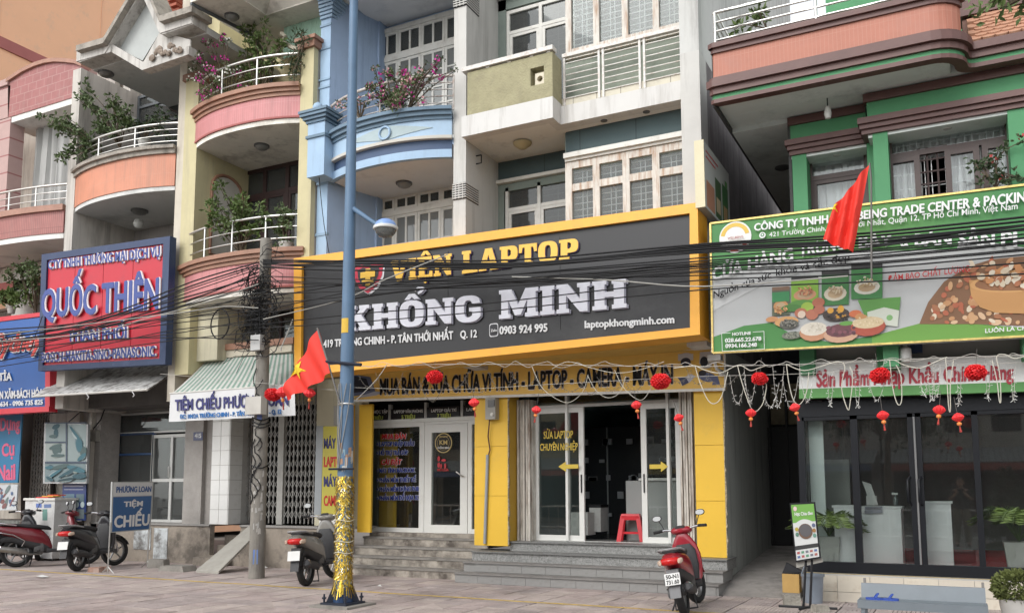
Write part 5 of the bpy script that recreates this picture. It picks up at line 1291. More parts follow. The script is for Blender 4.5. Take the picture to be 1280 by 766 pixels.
b = MB(); ppoly(b, [(442, 495), (470, 491), (463, 471), (442, 468)], yb, (.10, .12, .20)); ppoly(b, [(442, 491), (463, 488), (458, 473), (443, 470)], yb-.003, (.01, .01, .02)); ppoly(b, [(441, 498), (470, 494), (480, 490), (468, 489)], yb-.003, (.35, .36, .42)); b.build('printed_laptop', pr, BD, fix=False)
b = MB(); pdisc(b, 857, 446, 9.5, 5, yb, (.55, .54, .56)); ppoly(b, [(847.5, 451), (866.5, 450), (866.5, 442), (847.5, 442.5)], yb-.002, (.55, .54, .56)); pdisc(b, 857, 452.5, 6.5, 5.5, yb-.004, (.03, .03, .05)); b.build('printed_dome_camera', pr, BD, fix=False)
b = MB(); ppoly(b, [(874, 455), (892, 454), (892, 439), (875, 440)], yb, (.55, .54, .56)); pdisc(b, 880, 452, 5, 6.5, yb-.004, (.02, .02, .03)); pdisc(b, 883, 457, 7, 3.5, yb-.002, (.5, .5, .52)); b.build('printed_camera', pr, BD, fix=False)
b = MB(); ppoly(b, [(852, 482), (862, 478), (869, 470), (864, 467), (850, 474)], yb, (.50, .50, .56)); ppoly(b, [(847, 472), (857, 471), (861, 478), (853, 482), (850, 476)], yb-.003, (.05, .06, .12)); b.build('printed_bullet_camera', pr, BD, fix=False)
b = MB(); pdisc(b, 884, 471, 11, 6, yb, (.10, .12, .22), 14, -.25); pdisc(b, 878, 466, 5, 3.4, yb-.004, (.02, .02, .03)); ppoly(b, [(890, 481), (900, 480), (897, 470), (893, 470)], yb-.002, (.10, .12, .22)); b.build('printed_webcam', pr, BD, fix=False)

# security camera at the end of the band
CM = thing('security_camera', 'small white security camera at the right end of the mustard fascia board', 'camera', tuple(A(895, 449, 12.6)))
p = A(895, 449, 12.6)
b = MB().box(p.x-.10, p.x+.09, 12.5, 12.66, p.z-.03, p.z+.055); b.build('camera_body', flat('camera_white', (.62, .62, .60), .4), CM)
bar('camera_arm', flat('camera_white', (.62, .62, .60)), CM, [(p.x-.02, 12.6, p.z-.03), (p.x+.0, 12.62, p.z-.14), (p.x+.05, 12.8, p.z-.18)], .025); MB().lathe([(.01, -.05), (.05, -.02), (.05, .03), (.01, .05)], 12, (p.x+.03, 12.8, p.z-.18)).build('camera_joint', flat('camera_white', (.62, .62, .60)), CM, 50)

# ================================================================== GREEN SIGN
GS = thing('shop_sign', 'wide green and white billboard of nuts and seeds shop on the right', 'sign', (-1, 11.7, 3.3))
Yg = 11.7
def gy(px, top): return (279+(px-887)*(-.1218)) if top else (441+(px-892)*(-.0535))
XE = 1420
box4 = lambda a, b_, c_, d_, m, nm, dy=0., th=.05, par=GS: MB()._pr([A(*a, Yg)+Vector((0, dy, 0)), A(*b_, Yg)+Vector((0, dy, 0)), A(*c_, Yg)+Vector((0, dy, 0)), A(*d_, Yg)+Vector((0, dy, 0))], [A(*q_, Yg)+Vector((0, dy+th, 0)) for q_ in (a, b_, c_, d_)]).build(nm, m, par)
sgreen = mat('sign_green_vinyl', (.045, .19, .06), .4, .06, .8, 0)
sgrey = mat('sign_grey_vinyl', (.42, .43, .43), .4, .04, .5, 0)
box4((889, 440), (XE, gy(XE, 0)), (XE, gy(XE, 1)+1), (888, 280), sgrey, 'panel', .0, .22)
b = MB(); y_ = Yg-.004
def curve_top(px): return 372-62*(1-math.exp(-(px-888)/95.))   # edge between green header and grey field
hdr = [(888, gy(888, 1))] ; bot = [(x, max(gy(x, 1)+40, 380-70*(1-math.exp(-(x-888)/75.))-(x-888)*.0)) for x in range(888, 1200, 14)]
bot += [(1200, 298), (1240, 303), (1280, 309), (1340, 316), (XE, 320)]
for (xa_, ya_), (xb_, yb2) in zip(bot[:-1], bot[1:]):
    k_ = min(1, max(0, (xa_-888)/400)); g1 = (.045+.05*(1-abs(k_-.4)*2.2 if abs(k_-.4) < .45 else 0), .19+.06*(1-abs(k_-.4)*2.2 if abs(k_-.4) < .45 else 0), .055)
    ppoly(b, [(xa_, ya_), (xb_, yb2), (xb_, gy(xb_, 1)+1), (xa_, gy(xa_, 1)+1)], y_, g1)
fl = [(892, 421), (930, 407), (965, 403), (990, 418), (1040, 428), (1090, 420), (1150, 404), (1220, 405), (1300, 411), (XE, 412)]
for (xa_, ya_), (xb_, yb2) in zip(fl[:-1], fl[1:]): ppoly(b, [(xa_, gy(xa_, 0)), (xb_, gy(xb_, 0)), (xb_, yb2), (xa_, ya_)], y_, (.055, .21, .05) if xa_ < 1060 else (.13, .30, .05))
ppoly(b, [(888, 348), (960, 330), (1090, 312), (1090, 318), (960, 352), (889, 390)], y_-.001, (.50, .51, .51))
# bowl and nuts picture at the right
nut = random.Random(11)
cxn, cyn = 1290, 385
arcp = [(1149, 405), (1160, 378), (1180, 352), (1210, 333), (1240, 324), (1300, 318), (1360, 316), (1360, 410), (1220, 405)]
ppoly(b, arcp, y_-.003, (.20, .10, .05))
layer = y_-.006
for i in range(230):
    px = 1152+nut.random()*200; py = 404-nut.random()*84
    if py < 405-(px-1146)*1.15 or (px < 1200 and py < 346+ (1200-px)*.55): continue
    c_ = nut.choice([(.50, .26, .12), (.36, .15, .07), (.62, .42, .26), (.66, .56, .42), (.42, .12, .06), (.56, .33, .17)])
    pdisc(b, px, py, 3+nut.random()*4, 2.2+nut.random()*2.4, layer-.0004*i/10, c_, 8, nut.random()*3)
ppoly(b, [(1211, 350), (1214, 370), (1225, 384), (1245, 391), (1290, 392), (1340, 388), (1355, 350)], layer-.012, (.52, .27, .10))
pdisc(b, 1283, 350, 72, 17, layer-.014, (.60, .33, .13), 30); pdisc(b, 1283, 350, 66, 14, layer-.016, (.28, .13, .06), 30)
for i in range(70):
    a = nut.random()*2*PI; r_n = math.sqrt(nut.random()); px, py = 1283+62*r_n*math.cos(a), 348+15*r_n*math.sin(a)-3
    pdisc(b, px, py, 4+nut.random()*3, 2.6+nut.random()*1.8, layer-.018-.0003*i, nut.choice([(.62, .52, .38), (.55, .25, .10), (.68, .60, .48), (.40, .15, .07)]), 8, nut.random()*3)
# product pouches
def pouch(x0, x1_, y0, y1, c1, tag_c=(.55, .5, .4), top_c=(.03, .03, .03)):
    d_ = layer-.01; ppoly(b, [(x0, y1), (x1_, y1-1.5), (x1_, y0-1.5), (x0, y0)], d_, c1); h_ = (y1-y0)
    ppoly(b, [(x0, y0+h_*.13), (x1_, y0+h_*.13-1.5), (x1_, y0-1.5), (x0, y0)], d_-.001, top_c)
    pdisc(b, (x0+x1_)/2, y0+h_*.66, (x1_-x0)*.42, h_*.22, d_-.002, tag_c, 14); pdisc(b, (x0+x1_)/2, y0+h_*.66, (x1_-x0)*.28, h_*.14, d_-.003, (.45, .33, .2), 12)
pouch(965, 987, 359, 395, (.10, .12, .08), (.5, .25, .1), (.2, .12, .08)); ppoly(b, [(965, 378), (987, 376), (987, 364), (965, 366)], layer-.014, (.04, .22, .08))
pouch(989, 1023, 346, 380, (.20, .38, .05), (.5, .25, .14)); pouch(1027, 1061, 338, 382, (.045, .17, .05)); pouch(1064, 1103, 330, 374, (.05, .20, .06), (.62, .6, .52))
ppoly(b, [(1072, 375), (1126, 371), (1122, 408), (1085, 404)], layer-.012, (.10, .27, .06)); ppoly(b, [(1085, 404), (1122, 408), (1124, 388), (1105, 384), (1084, 390)], layer-.013, (.55, .58, .5)); pdisc(b, 1112, 397, 4, 4, layer-.0135, (.2, .4, .15))
for px, py, rx, ry, c_ in ((1001, 382, 17, 8, (.09, .24, .05)), (989, 385, 13, 5, (.06, .18, .04)), (1009, 384, 8, 7, (.28, .42, .06)), (1001, 391, 8, 6.5, (.40, .14, .08)), (1015, 393, 8, 7, (.42, .15, .09)), (1023, 378, 8, 6.5, (.36, .12, .07)), (1024, 387, 7, 6, (.38, .13, .08)), (1002, 393, 5, 5, (.62, .5, .4)),
        (1045, 393, 17, 9, (.05, .035, .03)), (1038, 388, 4, 4, (.6, .3, .04)), (1051, 386, 4, 5, (.62, .32, .04)), (1048, 395, 5, 3, (.6, .3, .05)), (1069, 392, 8, 5, (.55, .15, .06)), (1075, 396, 6, 5, (.55, .25, .1)),
        (983, 402, 15, 7, (.55, .30, .12)), (986, 405, 12, 6, (.10, .10, .08)), (965, 399, 8, 3.5, (.5, .24, .1)), (990, 419, 13, 5, (.16, .17, .13)), (1017, 415, 18, 12, (.45, .22, .12)), (1017, 411, 17, 9, (.62, .57, .48)), (1051, 418, 22, 11, (.50, .30, .2)), (1051, 413, 19, 9, (.14, .05, .06)), (1058, 404, 9, 3, (.12, .3, .06)), (1085, 408, 22, 13, (.36, .07, .04)), (1085, 403, 20, 8, (.60, .48, .3)), (1076, 396, 8, 3, (.5, .25, .1))):
    layer -= .0006; pdisc(b, px, py, rx, ry, layer-.014, c_, 14)
for cx9, cy9, rx9, ry9, cs9 in ((1085, 402, 18, 6, ((.66, .54, .36), (.52, .40, .24))), (1017, 410, 15, 7, ((.68, .64, .56), (.52, .47, .38))), (986, 404, 10, 5, ((.22, .21, .18), (.04, .04, .035))), (990, 418, 11, 4, ((.25, .25, .2), (.08, .09, .07))), (1006, 363, 9, 6, ((.6, .3, .15), (.35, .12, .07))), (1044, 361, 9, 6, ((.6, .5, .35), (.35, .25, .15))), (1083, 353, 12, 7, ((.68, .62, .5), (.5, .38, .2))), (976, 387, 8, 5, ((.6, .35, .15), (.4, .18, .08)))):
    for i in range(26): a9 = nut.random()*2*PI; r9 = math.sqrt(nut.random()); pdisc(b, cx9+rx9*r9*math.cos(a9), cy9+ry9*r9*math.sin(a9), 1.6, 1.0, layer-.0152-.0001*i, nut.choice(cs9), 6, nut.random()*3)
for i in range(24): pdisc(b, 1034+nut.random()*34, 408+nut.random()*10, 2.5, 2, layer-.0155-.0001*i, nut.choice([(.2, .07, .09), (.10, .04, .05)]), 7)
for i in range(20): pdisc(b, 1033+nut.random()*26, 388+nut.random()*12, 2, 1.5, layer-.0155-.0001*i, nut.choice([(.02, .02, .02), (.5, .26, .05), (.09, .06, .05)]), 6)
# round logo
pdisc(b, 919, 296.5, 20, 20, y_-.012, (.68, .68, .65), 30);
q = A(919, 296.5, y_); s_ = (A(920, 296.5, y_)-q).length
ring = lambda r0, r1, a0, a1, col, dy, cy=0: [b.poly([(q.x+r*s_*math.cos(math.radians(a)), y_-dy, q.z+cy+r*s_*math.sin(math.radians(a))) for r, a in ((r0, t0), (r1, t0), (r1, t0+10), (r0, t0+10))][::-1], col) for t0 in range(a0, a1, 10)]
ring(13, 18, 10, 170, (.62, .42, .08), .014); ring(14, 18, 250, 330, (.55, .06, .04), .014)
b.build('printed_pictures', pr, GS, fix=False)
gold = mat('gold_trim', (.50, .38, .13), .35, .3, 20, 0, metal=.6)
bar('edge_trim', gold, GS, [A(888, 279.5, Yg-.01), A(XE, gy(XE, 1), Yg-.01)], .018, 4, None); bar('edge_trim', gold, GS, [A(891.5, 441, Yg-.01), A(XE, gy(XE, 0), Yg-.01)], .018, 4, None); bar('edge_trim', gold, GS, [A(888, 279, Yg-.01), A(891, 441, Yg-.01)], .018, 4, None)
Yt = Yg-.05
def G(body, BL, BR, cap, m, capr=None, **k): return lettering(body, BL, BR, (BL[0], BL[1]-cap), Yt, m, GS, TR=(BR[0], BR[1]-(capr or cap)), d=.004, ext=.002, **k)
G('CÔNG TY TNHH WELLBEING TRADE CENTER & PACKING', (943, 288.5), (1293, 251), 8.5, lw_, 12.5, off=.025)
G('421 Trường Chinh, P. Tân Thới Nhất, Quận 12, TP Hồ Chí Minh, Việt Nam', (961.5, 296.3), (1272, 261.5), 5.5, lw_, 8, off=.004)
G('CỬA', (891, 350.5), (928, 340.5), 15, lw_, 15.5, off=.028); G('HÀNG', (935.5, 337.5), (991, 325), 15, lw_, 15, off=.028); G('TRƯNG', (999, 321), (1057, 310.5), 14, lw_, 14, off=.028)
G('BÀY', (1074, 309.5), (1115, 307), 14, lw_, 14, off=.028); G('&', (1126, 308), (1136, 307.5), 11, lw_, 11, off=.028); G('BÁN', (1144, 307), (1189, 306), 14, lw_, 14, off=.028); G('SẢN', (1198, 306.5), (1243, 306.5), 15, lw_, 16, off=.028); G('PHẨM', (1252, 307), (1330, 311), 17, lw_, 18, off=.028)
G('Nguồn của sức', (892, 373), (964, 347), 8.5, lk_); G('khỏe và sắc đẹp', (970, 345), (1062, 325), 8.5, lk_)
G('ĐẢM BẢO CHẤT LƯỢNG', (1110, 351.5), (1212, 339.5), 6.5, lr_, 7.5); G('LUÔN LÀ CHẤT LƯỢNG', (1231.5, 416), (1330, 408.5), 5, lw_, off=.015)
G('HOTLINE', (915.5, 419.5), (938.5, 418), 3.6, lw_, off=.02); G('028.665.22.678', (906.5, 428), (951.5, 425.5), 4.8, lw_, off=.025); G('0934.166.248', (907, 434.8), (946, 433), 4.8, lw_, off=.025)
G('WELLBEING', (909.5, 299.3), (929, 297), 2.6, flat('lettering_dkred', (.3, .05, .05)))
for a, c in (((902, 416.5), (913, 416)), ((941, 415), (955, 414)), ((955, 414), (955.5, 436)), ((955.5, 436), (903, 439)), ((903, 439), (902, 416.5))): bar('hotline_frame', lw_, GS, [A(*a, Yt), A(*c, Yt)], .004, 4, None)
b = MB(); pdisc(b, 953, 294, 4, 4, Yt, (.7, .7, .7)); pdisc(b, 953, 293.5, 2.4, 2.4, Yt-.003, (.04, .2, .06)); pdisc(b, 953, 293.5, 1.2, 1.2, Yt-.006, (.7, .7, .7)); b.build('location_mark', pr, GS, fix=False)
# small side board at the corner, seen edge on
SB = thing('projecting_sign', 'projecting lightbox at the corner above the green billboard with a cream edge', 'sign', tuple(A(885, 270, 11.9)))
e0, e1 = X(868, 200, 11.6), X(880, 200, 11.6)
zb_, zt_ = Z(870, 260, 11.6), Z(870, 176, 11.6)
box('lightbox_edge', mat('cream_lightbox', (.60, .54, .36), .5, .05, 3), SB, e0, e1, 11.6, 11.62, zb_, zt_)
box('lightbox_body', mat('sign_grey_vinyl', (.42, .43, .43)), SB, e0+.01, e1-.004, 11.621, 13.1, zb_, zt_)
b = MB(); xs_ = e1-.003
def sd(y0, y1, z0, z1, c_, dx=.002): b.poly([(xs_+dx, y0, z0), (xs_+dx, y1, z0), (xs_+dx, y1, z1), (xs_+dx, y0, z1)], c_)
sd(11.63, 13.09, zb_+.01, zt_-.01, (.50, .52, .50)); sd(11.7, 12.15, zb_+.04, zb_+.42, (.45, .22, .14), .004); sd(12.2, 12.55, zb_+.04, zb_+.62, (.06, .12, .05), .004); sd(12.25, 12.5, zb_+.12, zb_+.34, (.5, .4, .25), .006); sd(12.62, 12.98, zb_+.04, zb_+.66, (.05, .16, .05), .004); sd(12.68, 12.92, zb_+.12, zb_+.34, (.45, .3, .15), .006); sd(11.7, 12.4, zt_-.14, zt_-.11, (.5, .1, .1), .004); sd(11.7, 12.25, zt_-.22, zt_-.19, (.5, .1, .1), .004); sd(12.8, 12.95, zt_-.3, zt_-.2, (.1, .3, .08), .004)
b.build('lightbox_print', pr, SB, fix=False)
# ---- second sign: red lettering
G2 = thing('fascia_sign', 'white and green fascia sign with red lettering over the black framed doors', 'sign', (.3, 12.3, 2.7))
Y3 = 12.3
def g2(px, y0): return y0+(px-1000)*(-.032)
def band2(y0, y1, m, nm, dy): a = [(999, g2(999, y1)), (1420, g2(1420, y1)), (1420, g2(1420, y0)), (999, g2(999, y0))]; MB()._pr([A(*p, Y3)+Vector((0, dy, 0)) for p in a], [A(*p, Y3)+Vector((0, .1, 0)) for p in a]).build(nm, m, G2)
band2(452, 486, mat('sign_white_board', (.78, .78, .76), .5, .04, 1, 0), 'board', 0); band2(486, 498, mat('sign_mid_green', (.09, .27, .07), .5, .04, 1, 0), 'stripe', -.004)
lettering('Sản Phẩm Nhập Khẩu Chính Hãng', (1021, 483.3), (1266.5, 473.5), (1021, 464.5), Y3, flat('lettering_crimson', (.42, .03, .05), .5), G2, TR=(1266.5, 456), off=.026, shadow=lw_, soff=.03)
# ceiling lamp bulb under the billboard
LB = thing('light_bulb', 'white bulb lamp hanging under the green billboard above the red lettering', 'lamp', tuple(A(1131, 440, 12.0)))
p = A(1131, 430, 12.0); MB().lathe([(.02, 0), (.03, -.04), (.07, -.06), (.075, -.19), (.06, -.2)], 14, p+Vector((0, 0, .0))).build('bulb_shell', flat('camera_white', (.62, .62, .60)), LB, 50)
MB().lathe([(.06, -.201), (.055, -.23), (.01, -.24)], 14, p).build('bulb_lens', flat('bulb_glass', (.55, .55, .52)), LB, 50)
box('blue_box', flat('small_blue_box', (.02, .04, .10)), G2, X(1138, 437, 12.35), X(1153, 437, 12.35), 12.35, 12.45, Z(1140, 441, 12.35), Z(1140, 430, 12.35))

# ================================================================== GREEN SHOP glazed front
GF = thing('shopfront', 'black framed glass front of the nuts shop with cream tiled base', 'shop', (.3, 12.5, 0))
Y4 = 12.5; fb = flat('black_frame', (.009, .010, .013), .45)
zb4, zt4_ = .42, 2.62
def vpost(px0, px1, nm='frame_post', d=0., par=GF, z0=zb4, z1=zt4_): return box(nm, fb, par, X(px0, 600, Y4+d), X(px1, 600, Y4+d), Y4+d, Y4+d+.09, z0, z1)
xR4 = 2.6
box('frame_head', fb, GF, -1.9, xR4, Y4-.01, Y4+.1, 2.45, 2.66); box('frame_head', fb, GF, -1.9, xR4, Y4+.0, Y4+.099, 2.40, 2.448); box('frame_sill', fb, GF, -1.9, xR4, Y4-.01, Y4+.1, .36, .50)
vpost(999, 1007.5); vpost(1065.5, 1074.5); vpost(1218.5, 1226.5); vpost(1137.5, 1144.5); vpost(1147.5, 1154.5)
box('closing_strip', flat('grey_strip', (.16, .16, .16), .35), GF, X(1144.8, 600, Y4), X(1147.2, 600, Y4), Y4-.02, Y4+.02, .5, 2.4)
for px in (1137, 1155):
    x = X(px+ (2 if px < 1140 else -2), 625, Y4); bar('door_handle', fb, GF, [(x, Y4, 1.62), (x-.03, Y4-.06, 1.58), (x-.03, Y4-.06, 1.3), (x, Y4, 1.26)], .016)
for a, c in ((1007.5, 1065.5), (1074.5, 1137.5), (1154.5, 1218.5), (1226.5, 1440)): box('glass_pane', GSH, GF, X(a, 600, Y4), X(c, 600, Y4), Y4+.05, Y4+.056, .5, 2.4)
# base wall with individual tiles, brass strip
box('base_wall', mat('tile_grout', (.40, .39, .37)), GF, -1.9, xR4, 12.35, 12.6, -.02, .355)
ctile = [mat('cream_marble_tile', (.56, .51, .43), .35, .07, 2, .02, .3, (.42, .34, .26), 3), mat('cream_marble_tile_b', (.58, .53, .44), .35, .06, 2.5, .02, .35, (.38, .30, .22), 4)]
tw_ = .40; rr = random.Random(9); tms = []
for c_ in ctile:
    for hh in (.205, .125): me = MB().box(0, tw_-.006, 0, .014, 0, hh).mesh('tile'); me.materials.append(c_); tms.append(me)
for k in range(12):
    for r in range(2):
        if -1.9+k*tw_ > 2.5: continue
        o = bpy.data.objects.new('tile', tms[rr.randrange(2)*2+r]); C.objects.link(o); o.parent = GF; o.location = Vector((-1.9+k*tw_, 12.335, -.0 if r else .131))-GF.location
bar('brass_strip', mat('brass_strip', (.40, .30, .12), .4, .3, 14, 0, metal=.5), GF, [(-1.9, 12.37, .352), (xR4, 12.37, .352)], .014, 4, None)
# interior
GI = thing('shop_interior', 'interior shell of the nuts shop with red carpet and pale side wall', 'room', (.3, 14, .42))
room(GI, -1.86, 3, 12.62, 17, .42, 3.3, mat('dim_shop_wall', (.13, .13, .125), .9))
box('carpet', mat('red_carpet', (.60, .04, .055), .95, .2, 20, .3), GI, -1.2, 3, 12.64, 16.95, .425, .44)
box('pale_wall', mat('pale_wall', (.70, .76, .74), .8, .04, 1), GI, X(1010, 600, 12.8), X(1031, 600, 12.8), 12.8, 12.85, .43, 2.7)
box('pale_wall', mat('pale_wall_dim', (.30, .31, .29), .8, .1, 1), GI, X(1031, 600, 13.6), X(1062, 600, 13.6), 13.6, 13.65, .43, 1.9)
def desk(lab, px0, px1, py0, Y, m=None):
    x0_, x1_ = X(px0, 660, Y), X(px1, 660, Y); t_ = thing('display_counter', lab, 'counter', ((x0_+x1_)/2, Y+.2, .44))
    z1_ = Z(px0, py0, Y); mm = m or mat('white_laminate', (.84, .84, .85), .4, .03, 1, 0)
    box('front_panel', mm, t_, x0_, x1_, Y, Y+.03, .44, z1_); box('side_panel', mm, t_, x0_, x0_+.03, Y+.031, Y+.5, .44, z1_-.02); box('side_panel', mm, t_, x1_-.03, x1_, Y+.031, Y+.5, .44, z1_-.02); box('counter_top', mm, t_, x0_-.02, x1_+.02, Y-.02, Y+.52, z1_+.001, z1_+.03); return t_
desk('white counter panel standing behind the leftmost glass pane of the nuts shop', 1043, 1069, 634, 12.75); desk('wide white counter with a small notice behind the left glass door', 1078, 1127, 635, 12.9)
desk('frosted white counter behind the right glass door of the nuts shop', 1157, 1190, 629, 12.9)
b = MB(); y_ = 12.86; ppoly(b, [(1081, 641.5), (1103, 641), (1103, 632.5), (1081, 633)], y_, (.28, .28, .34)); nb = b.build('counter_notice', pr, GI, fix=False)
L2('HOẠT ĐỘNG', 1083, 1101, 636.6, 2.2, y_-.004, lk_, 0, GI)
# ================================================================== QUỐC THIÊN sign
QT = thing('shop_sign', 'red shop sign in a deep navy frame with blue raised lettering on the left', 'sign', (-15.3, 11.7, 3.9))
navy = mat('navy_frame', (.015, .035, .10), .45, .1, 2, .03, .2, (.08, .11, .2), 2); redp = mat('sign_red_panel', (.48, .012, .03), .45, .05, 1, .02, .25, (.3, .03, .05), 1.2)
Yq = 11.7
QO = [(52, 318), (212.5, 295), (206.5, 455), (47.5, 463.5)]; QI = [(58.5, 325), (204, 304.5), (199, 448), (53, 456.5)]
o4 = [A(*p, Yq) for p in QO]; i4 = [A(*p, Yq) for p in QI]; D = Vector((0, .16, 0))
for k in range(4):
    q_ = (i4[k], i4[(k+1) % 4], o4[(k+1) % 4], o4[k]); MB()._pr(list(q_), [v+D for v in q_]).build('frame_bar', navy, QT)
dp = Vector((0, .04, 0))
n = 4                                     # the panel is four boards with open joints
for k in range(n):
    f = lambda t, a, c: a*(1-t)+c*t
    t0, t1 = k/n+.002, (k+1)/n-.002; q_ = [f(t0, i4[3], i4[2])+dp, f(t1, i4[3], i4[2])+dp, f(t1, i4[0], i4[1])+dp, f(t0, i4[0], i4[1])+dp]
    MB()._pr(q_, [v+Vector((0, .05, 0)) for v in q_]).build('board', redp, QT)
box('backing', dark, QT, o4[3].x+.05, o4[2].x-.05, Yq+.10, Yq+.15, o4[3].z+.05, o4[1].z-.2)
lbq = flat('letter_blue', (.022, .05, .24), .35); lbs = flat('letter_side_white', (.72, .66, .66), .5)
def raised(body, BL, BR, TL, TR, Y, m, side, d=.06, par=QT, off=.026, e=.03):
    lettering(body, BL, BR, TL, Y, m, par, 'lettering', off, d, .004, TR)
    lettering(body, (BL[0]+1.2, BL[1]-.3), (BR[0]+1.2, BR[1]-.3), (TL[0]+1.2, TL[1]-.3), Y, side, par, 'letter_return', off+.004, d-.016, e/2, (TR[0]+1.2, TR[1]-.3))
Yl = Yq+.04
raised('CTY TNHH THƯƠNG MẠI DỊCH VỤ', (62.5, 337), (202, 321), (62.5, 327), (202, 309), Yl, lbq, lbs, .04)
raised('QUỐC THIÊN', (55.5, 397), (201, 386), (56.5, 364), (202, 349), Yl, lbq, lbs, .07, off=.028)
raised('PHÂN PHỐI', (90, 427), (160.5, 423), (90, 414), (160.5, 409), Yl, lbq, lbs, .045)
raised('BOSCH-MAKITA-SINO-PANASONIC', (54.5, 453), (196, 445.3), (54.5, 441.5), (196, 433), Yl, lbq, lbs, .045)
# awning below it
def fabric_awning(root, T0, T1, B0, B1, YT, YB_, mats, nstr, nm='awning_cloth', sag=.03):
    """striped cloth from the top edge (photo points on YT) down to the front edge on YB_"""
    t0, t1, b0, b1 = A(*T0, YT), A(*T1, YT), A(*B0, YB_), A(*B1, YB_)
    for mi, m in enumerate(mats):
        b = MB()
        for k in range(nstr):
            if k % len(mats) != mi: continue
            u0, u1 = k/nstr, (k+1)/nstr; P = []
            for j in range(5):
                v = j/4; s_ = -sag*math.sin(PI*v)
                P.append(((t0*(1-u0)+t1*u0)*(1-v)+(b0*(1-u0)+b1*u0)*v+Vector((0, 0, s_)), (t0*(1-u1)+t1*u1)*(1-v)+(b0*(1-u1)+b1*u1)*v+Vector((0, 0, s_))))
            for j in range(4):
                a, c = P[j]; e, g = P[j+1]; b._pr([e, g, c, a], [v_+Vector((0, .01, -.012)) for v_ in (e, g, c, a)])
        o = b.build(nm, m, root);
        if len(mats) > 1: o['kind'] = 'stuff'
AW = thing('awning', 'dirty white folding awning under the red and navy sign', 'awning', (-15.4, 12, 3.3))
aw_m = mat('dirty_awning_cloth', (.50, .50, .49), .8, .12, 3, .3, .85, (.09, .08, .07), 1.6, True)
fabric_awning(AW, (84, 461), (226, 454), (41, 494.5), (184, 486), 12.9, 11.55, [aw_m], 24, sag=.04)
bar('front_bar', white_paint, AW, [A(41, 495.5, 11.55), A(184, 487, 11.55)], .022);
bar('folding_arm', steel, AW, [A(184, 487, 11.6), A(221, 463, 12.9)], .022); bar('folding_arm', steel, AW, [A(205, 470, 12.4), A(240, 452, 12.9)], .018)
for px in (108, 165): bar('tie_cord', lw_, AW, [A(px, 492-.05*(px-100), 11.53), A(px+3, 497-.05*(px-100), 11.53), A(px+1, 499-.05*(px-100), 11.53)], .008, 4)

# ================================================================== blue sign with red frame at far left
SY = thing('shop_sign', 'blue sign with red frame and script lettering cut by the left edge', 'sign', (-18.3, 12, 3.2))
Yx = 12.05; bluep = mat('sign_blue_panel', (.02, .10, .34), .4, .06, 1, .02); redf = flat('red_frame', (.55, .03, .05), .4)
def sq(pts, m, nm, par, Y, dy=0., th=.2):
    P = [A(*p, Y)+Vector((0, dy, 0)) for p in pts]; return MB()._pr(P, [v+Vector((0, th, 0)) for v in P]).build(nm, m, par)
sq([(-60, 519), (59, 509), (61, 395), (-60, 409)], bluep, 'panel', SY, Yx, .02)
sq([(-60, 409), (62, 394), (62, 389), (-60, 403)], redf, 'frame_bar', SY, Yx, 0); sq([(-60, 521), (61, 514), (61, 507.5), (-60, 514)], redf, 'frame_bar', SY, Yx, .001); sq([(56, 508), (62, 507.5), (63, 394), (57, 394)], redf, 'frame_bar', SY, Yx, .002)
lettering('Sydney', (-4, 441), (56, 436), (-4, 419), Yx, flat('lettering_scarlet', (.55, .05, .04), .4), SY, off=.02, shear=.35, shadow=lw_, soff=.045, d=.05)
def L3(body, x0, x1_, yb, cap, m=None, sl=-.05, **k): return lettering(body, (x0, yb), (x1_, yb+sl*(x1_-x0)), (x0, yb-cap), Yx, m or lw_, SY, off=.026, d=.01, **k)
L3('ĐÀO TẠO TỈA', -44, 15, 478, 9); L3('THUN XĂM-BÁCH HÓA', -12, 54, 499, 9); L3('096 354 634 - 0906 735 825', -22, 54, 509, 5.5)
# vertical poster
PO = thing('poster', 'vertical blue poster with pink outlined words and tools, left edge', 'poster', (-18.6, 12.7, .9))
Yo = 12.75
sq([(-30, 604), (22, 603), (28, 516), (-30, 518)], mat('poster_blue', (.03, .17, .32), .5, .05, 1, 0), 'sheet', PO, Yo, 0, .03); sq([(-30, 638), (20, 637), (22, 605), (-30, 606)], mat('poster_grey', (.50, .53, .55), .5, .05, 1, 0), 'sheet', PO, Yo, 0, .03)
lpk = flat('lettering_pink', (.60, .12, .22), .5)
for t_, x0, x1_, yb, cap in (('Dụng', 1, 25, 538, 15), ('Cụ', 3, 18, 570, 15), ('Nail', -2, 19, 600, 18)): lettering(t_, (x0, yb), (x1_, yb-1.5), (x0, yb-cap), Yo, lpk, PO, off=.02, shadow=lw_, soff=.045, d=.006)
b = MB(); rr = random.Random(4)
for k in range(16): pdisc(b, -4+rr.random()*20, 610+rr.random()*22, 1.5+rr.random()*3.5, 1+rr.random()*1.5, Yo-.004-.0005*k, rr.choice([(.1, .15, .25), (.3, .35, .4), (.2, .1, .1), (.15, .2, .2)]), 8, rr.random()*3)
b.build('printed_tools', pr, PO, fix=False)
# O / L ground floor darkness, lattice gate
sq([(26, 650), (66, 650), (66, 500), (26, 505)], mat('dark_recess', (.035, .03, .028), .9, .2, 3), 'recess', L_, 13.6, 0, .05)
folding_gate(L_, X(38, 600, 13.3), X(62, 600, 13.3), 13.3, .82, 3.5, .10)
sq([(62, 600), (100, 600), (100, 515), (62, 517)], wall_beige, 'wall_panel', O_, 13.2, 0, .1)
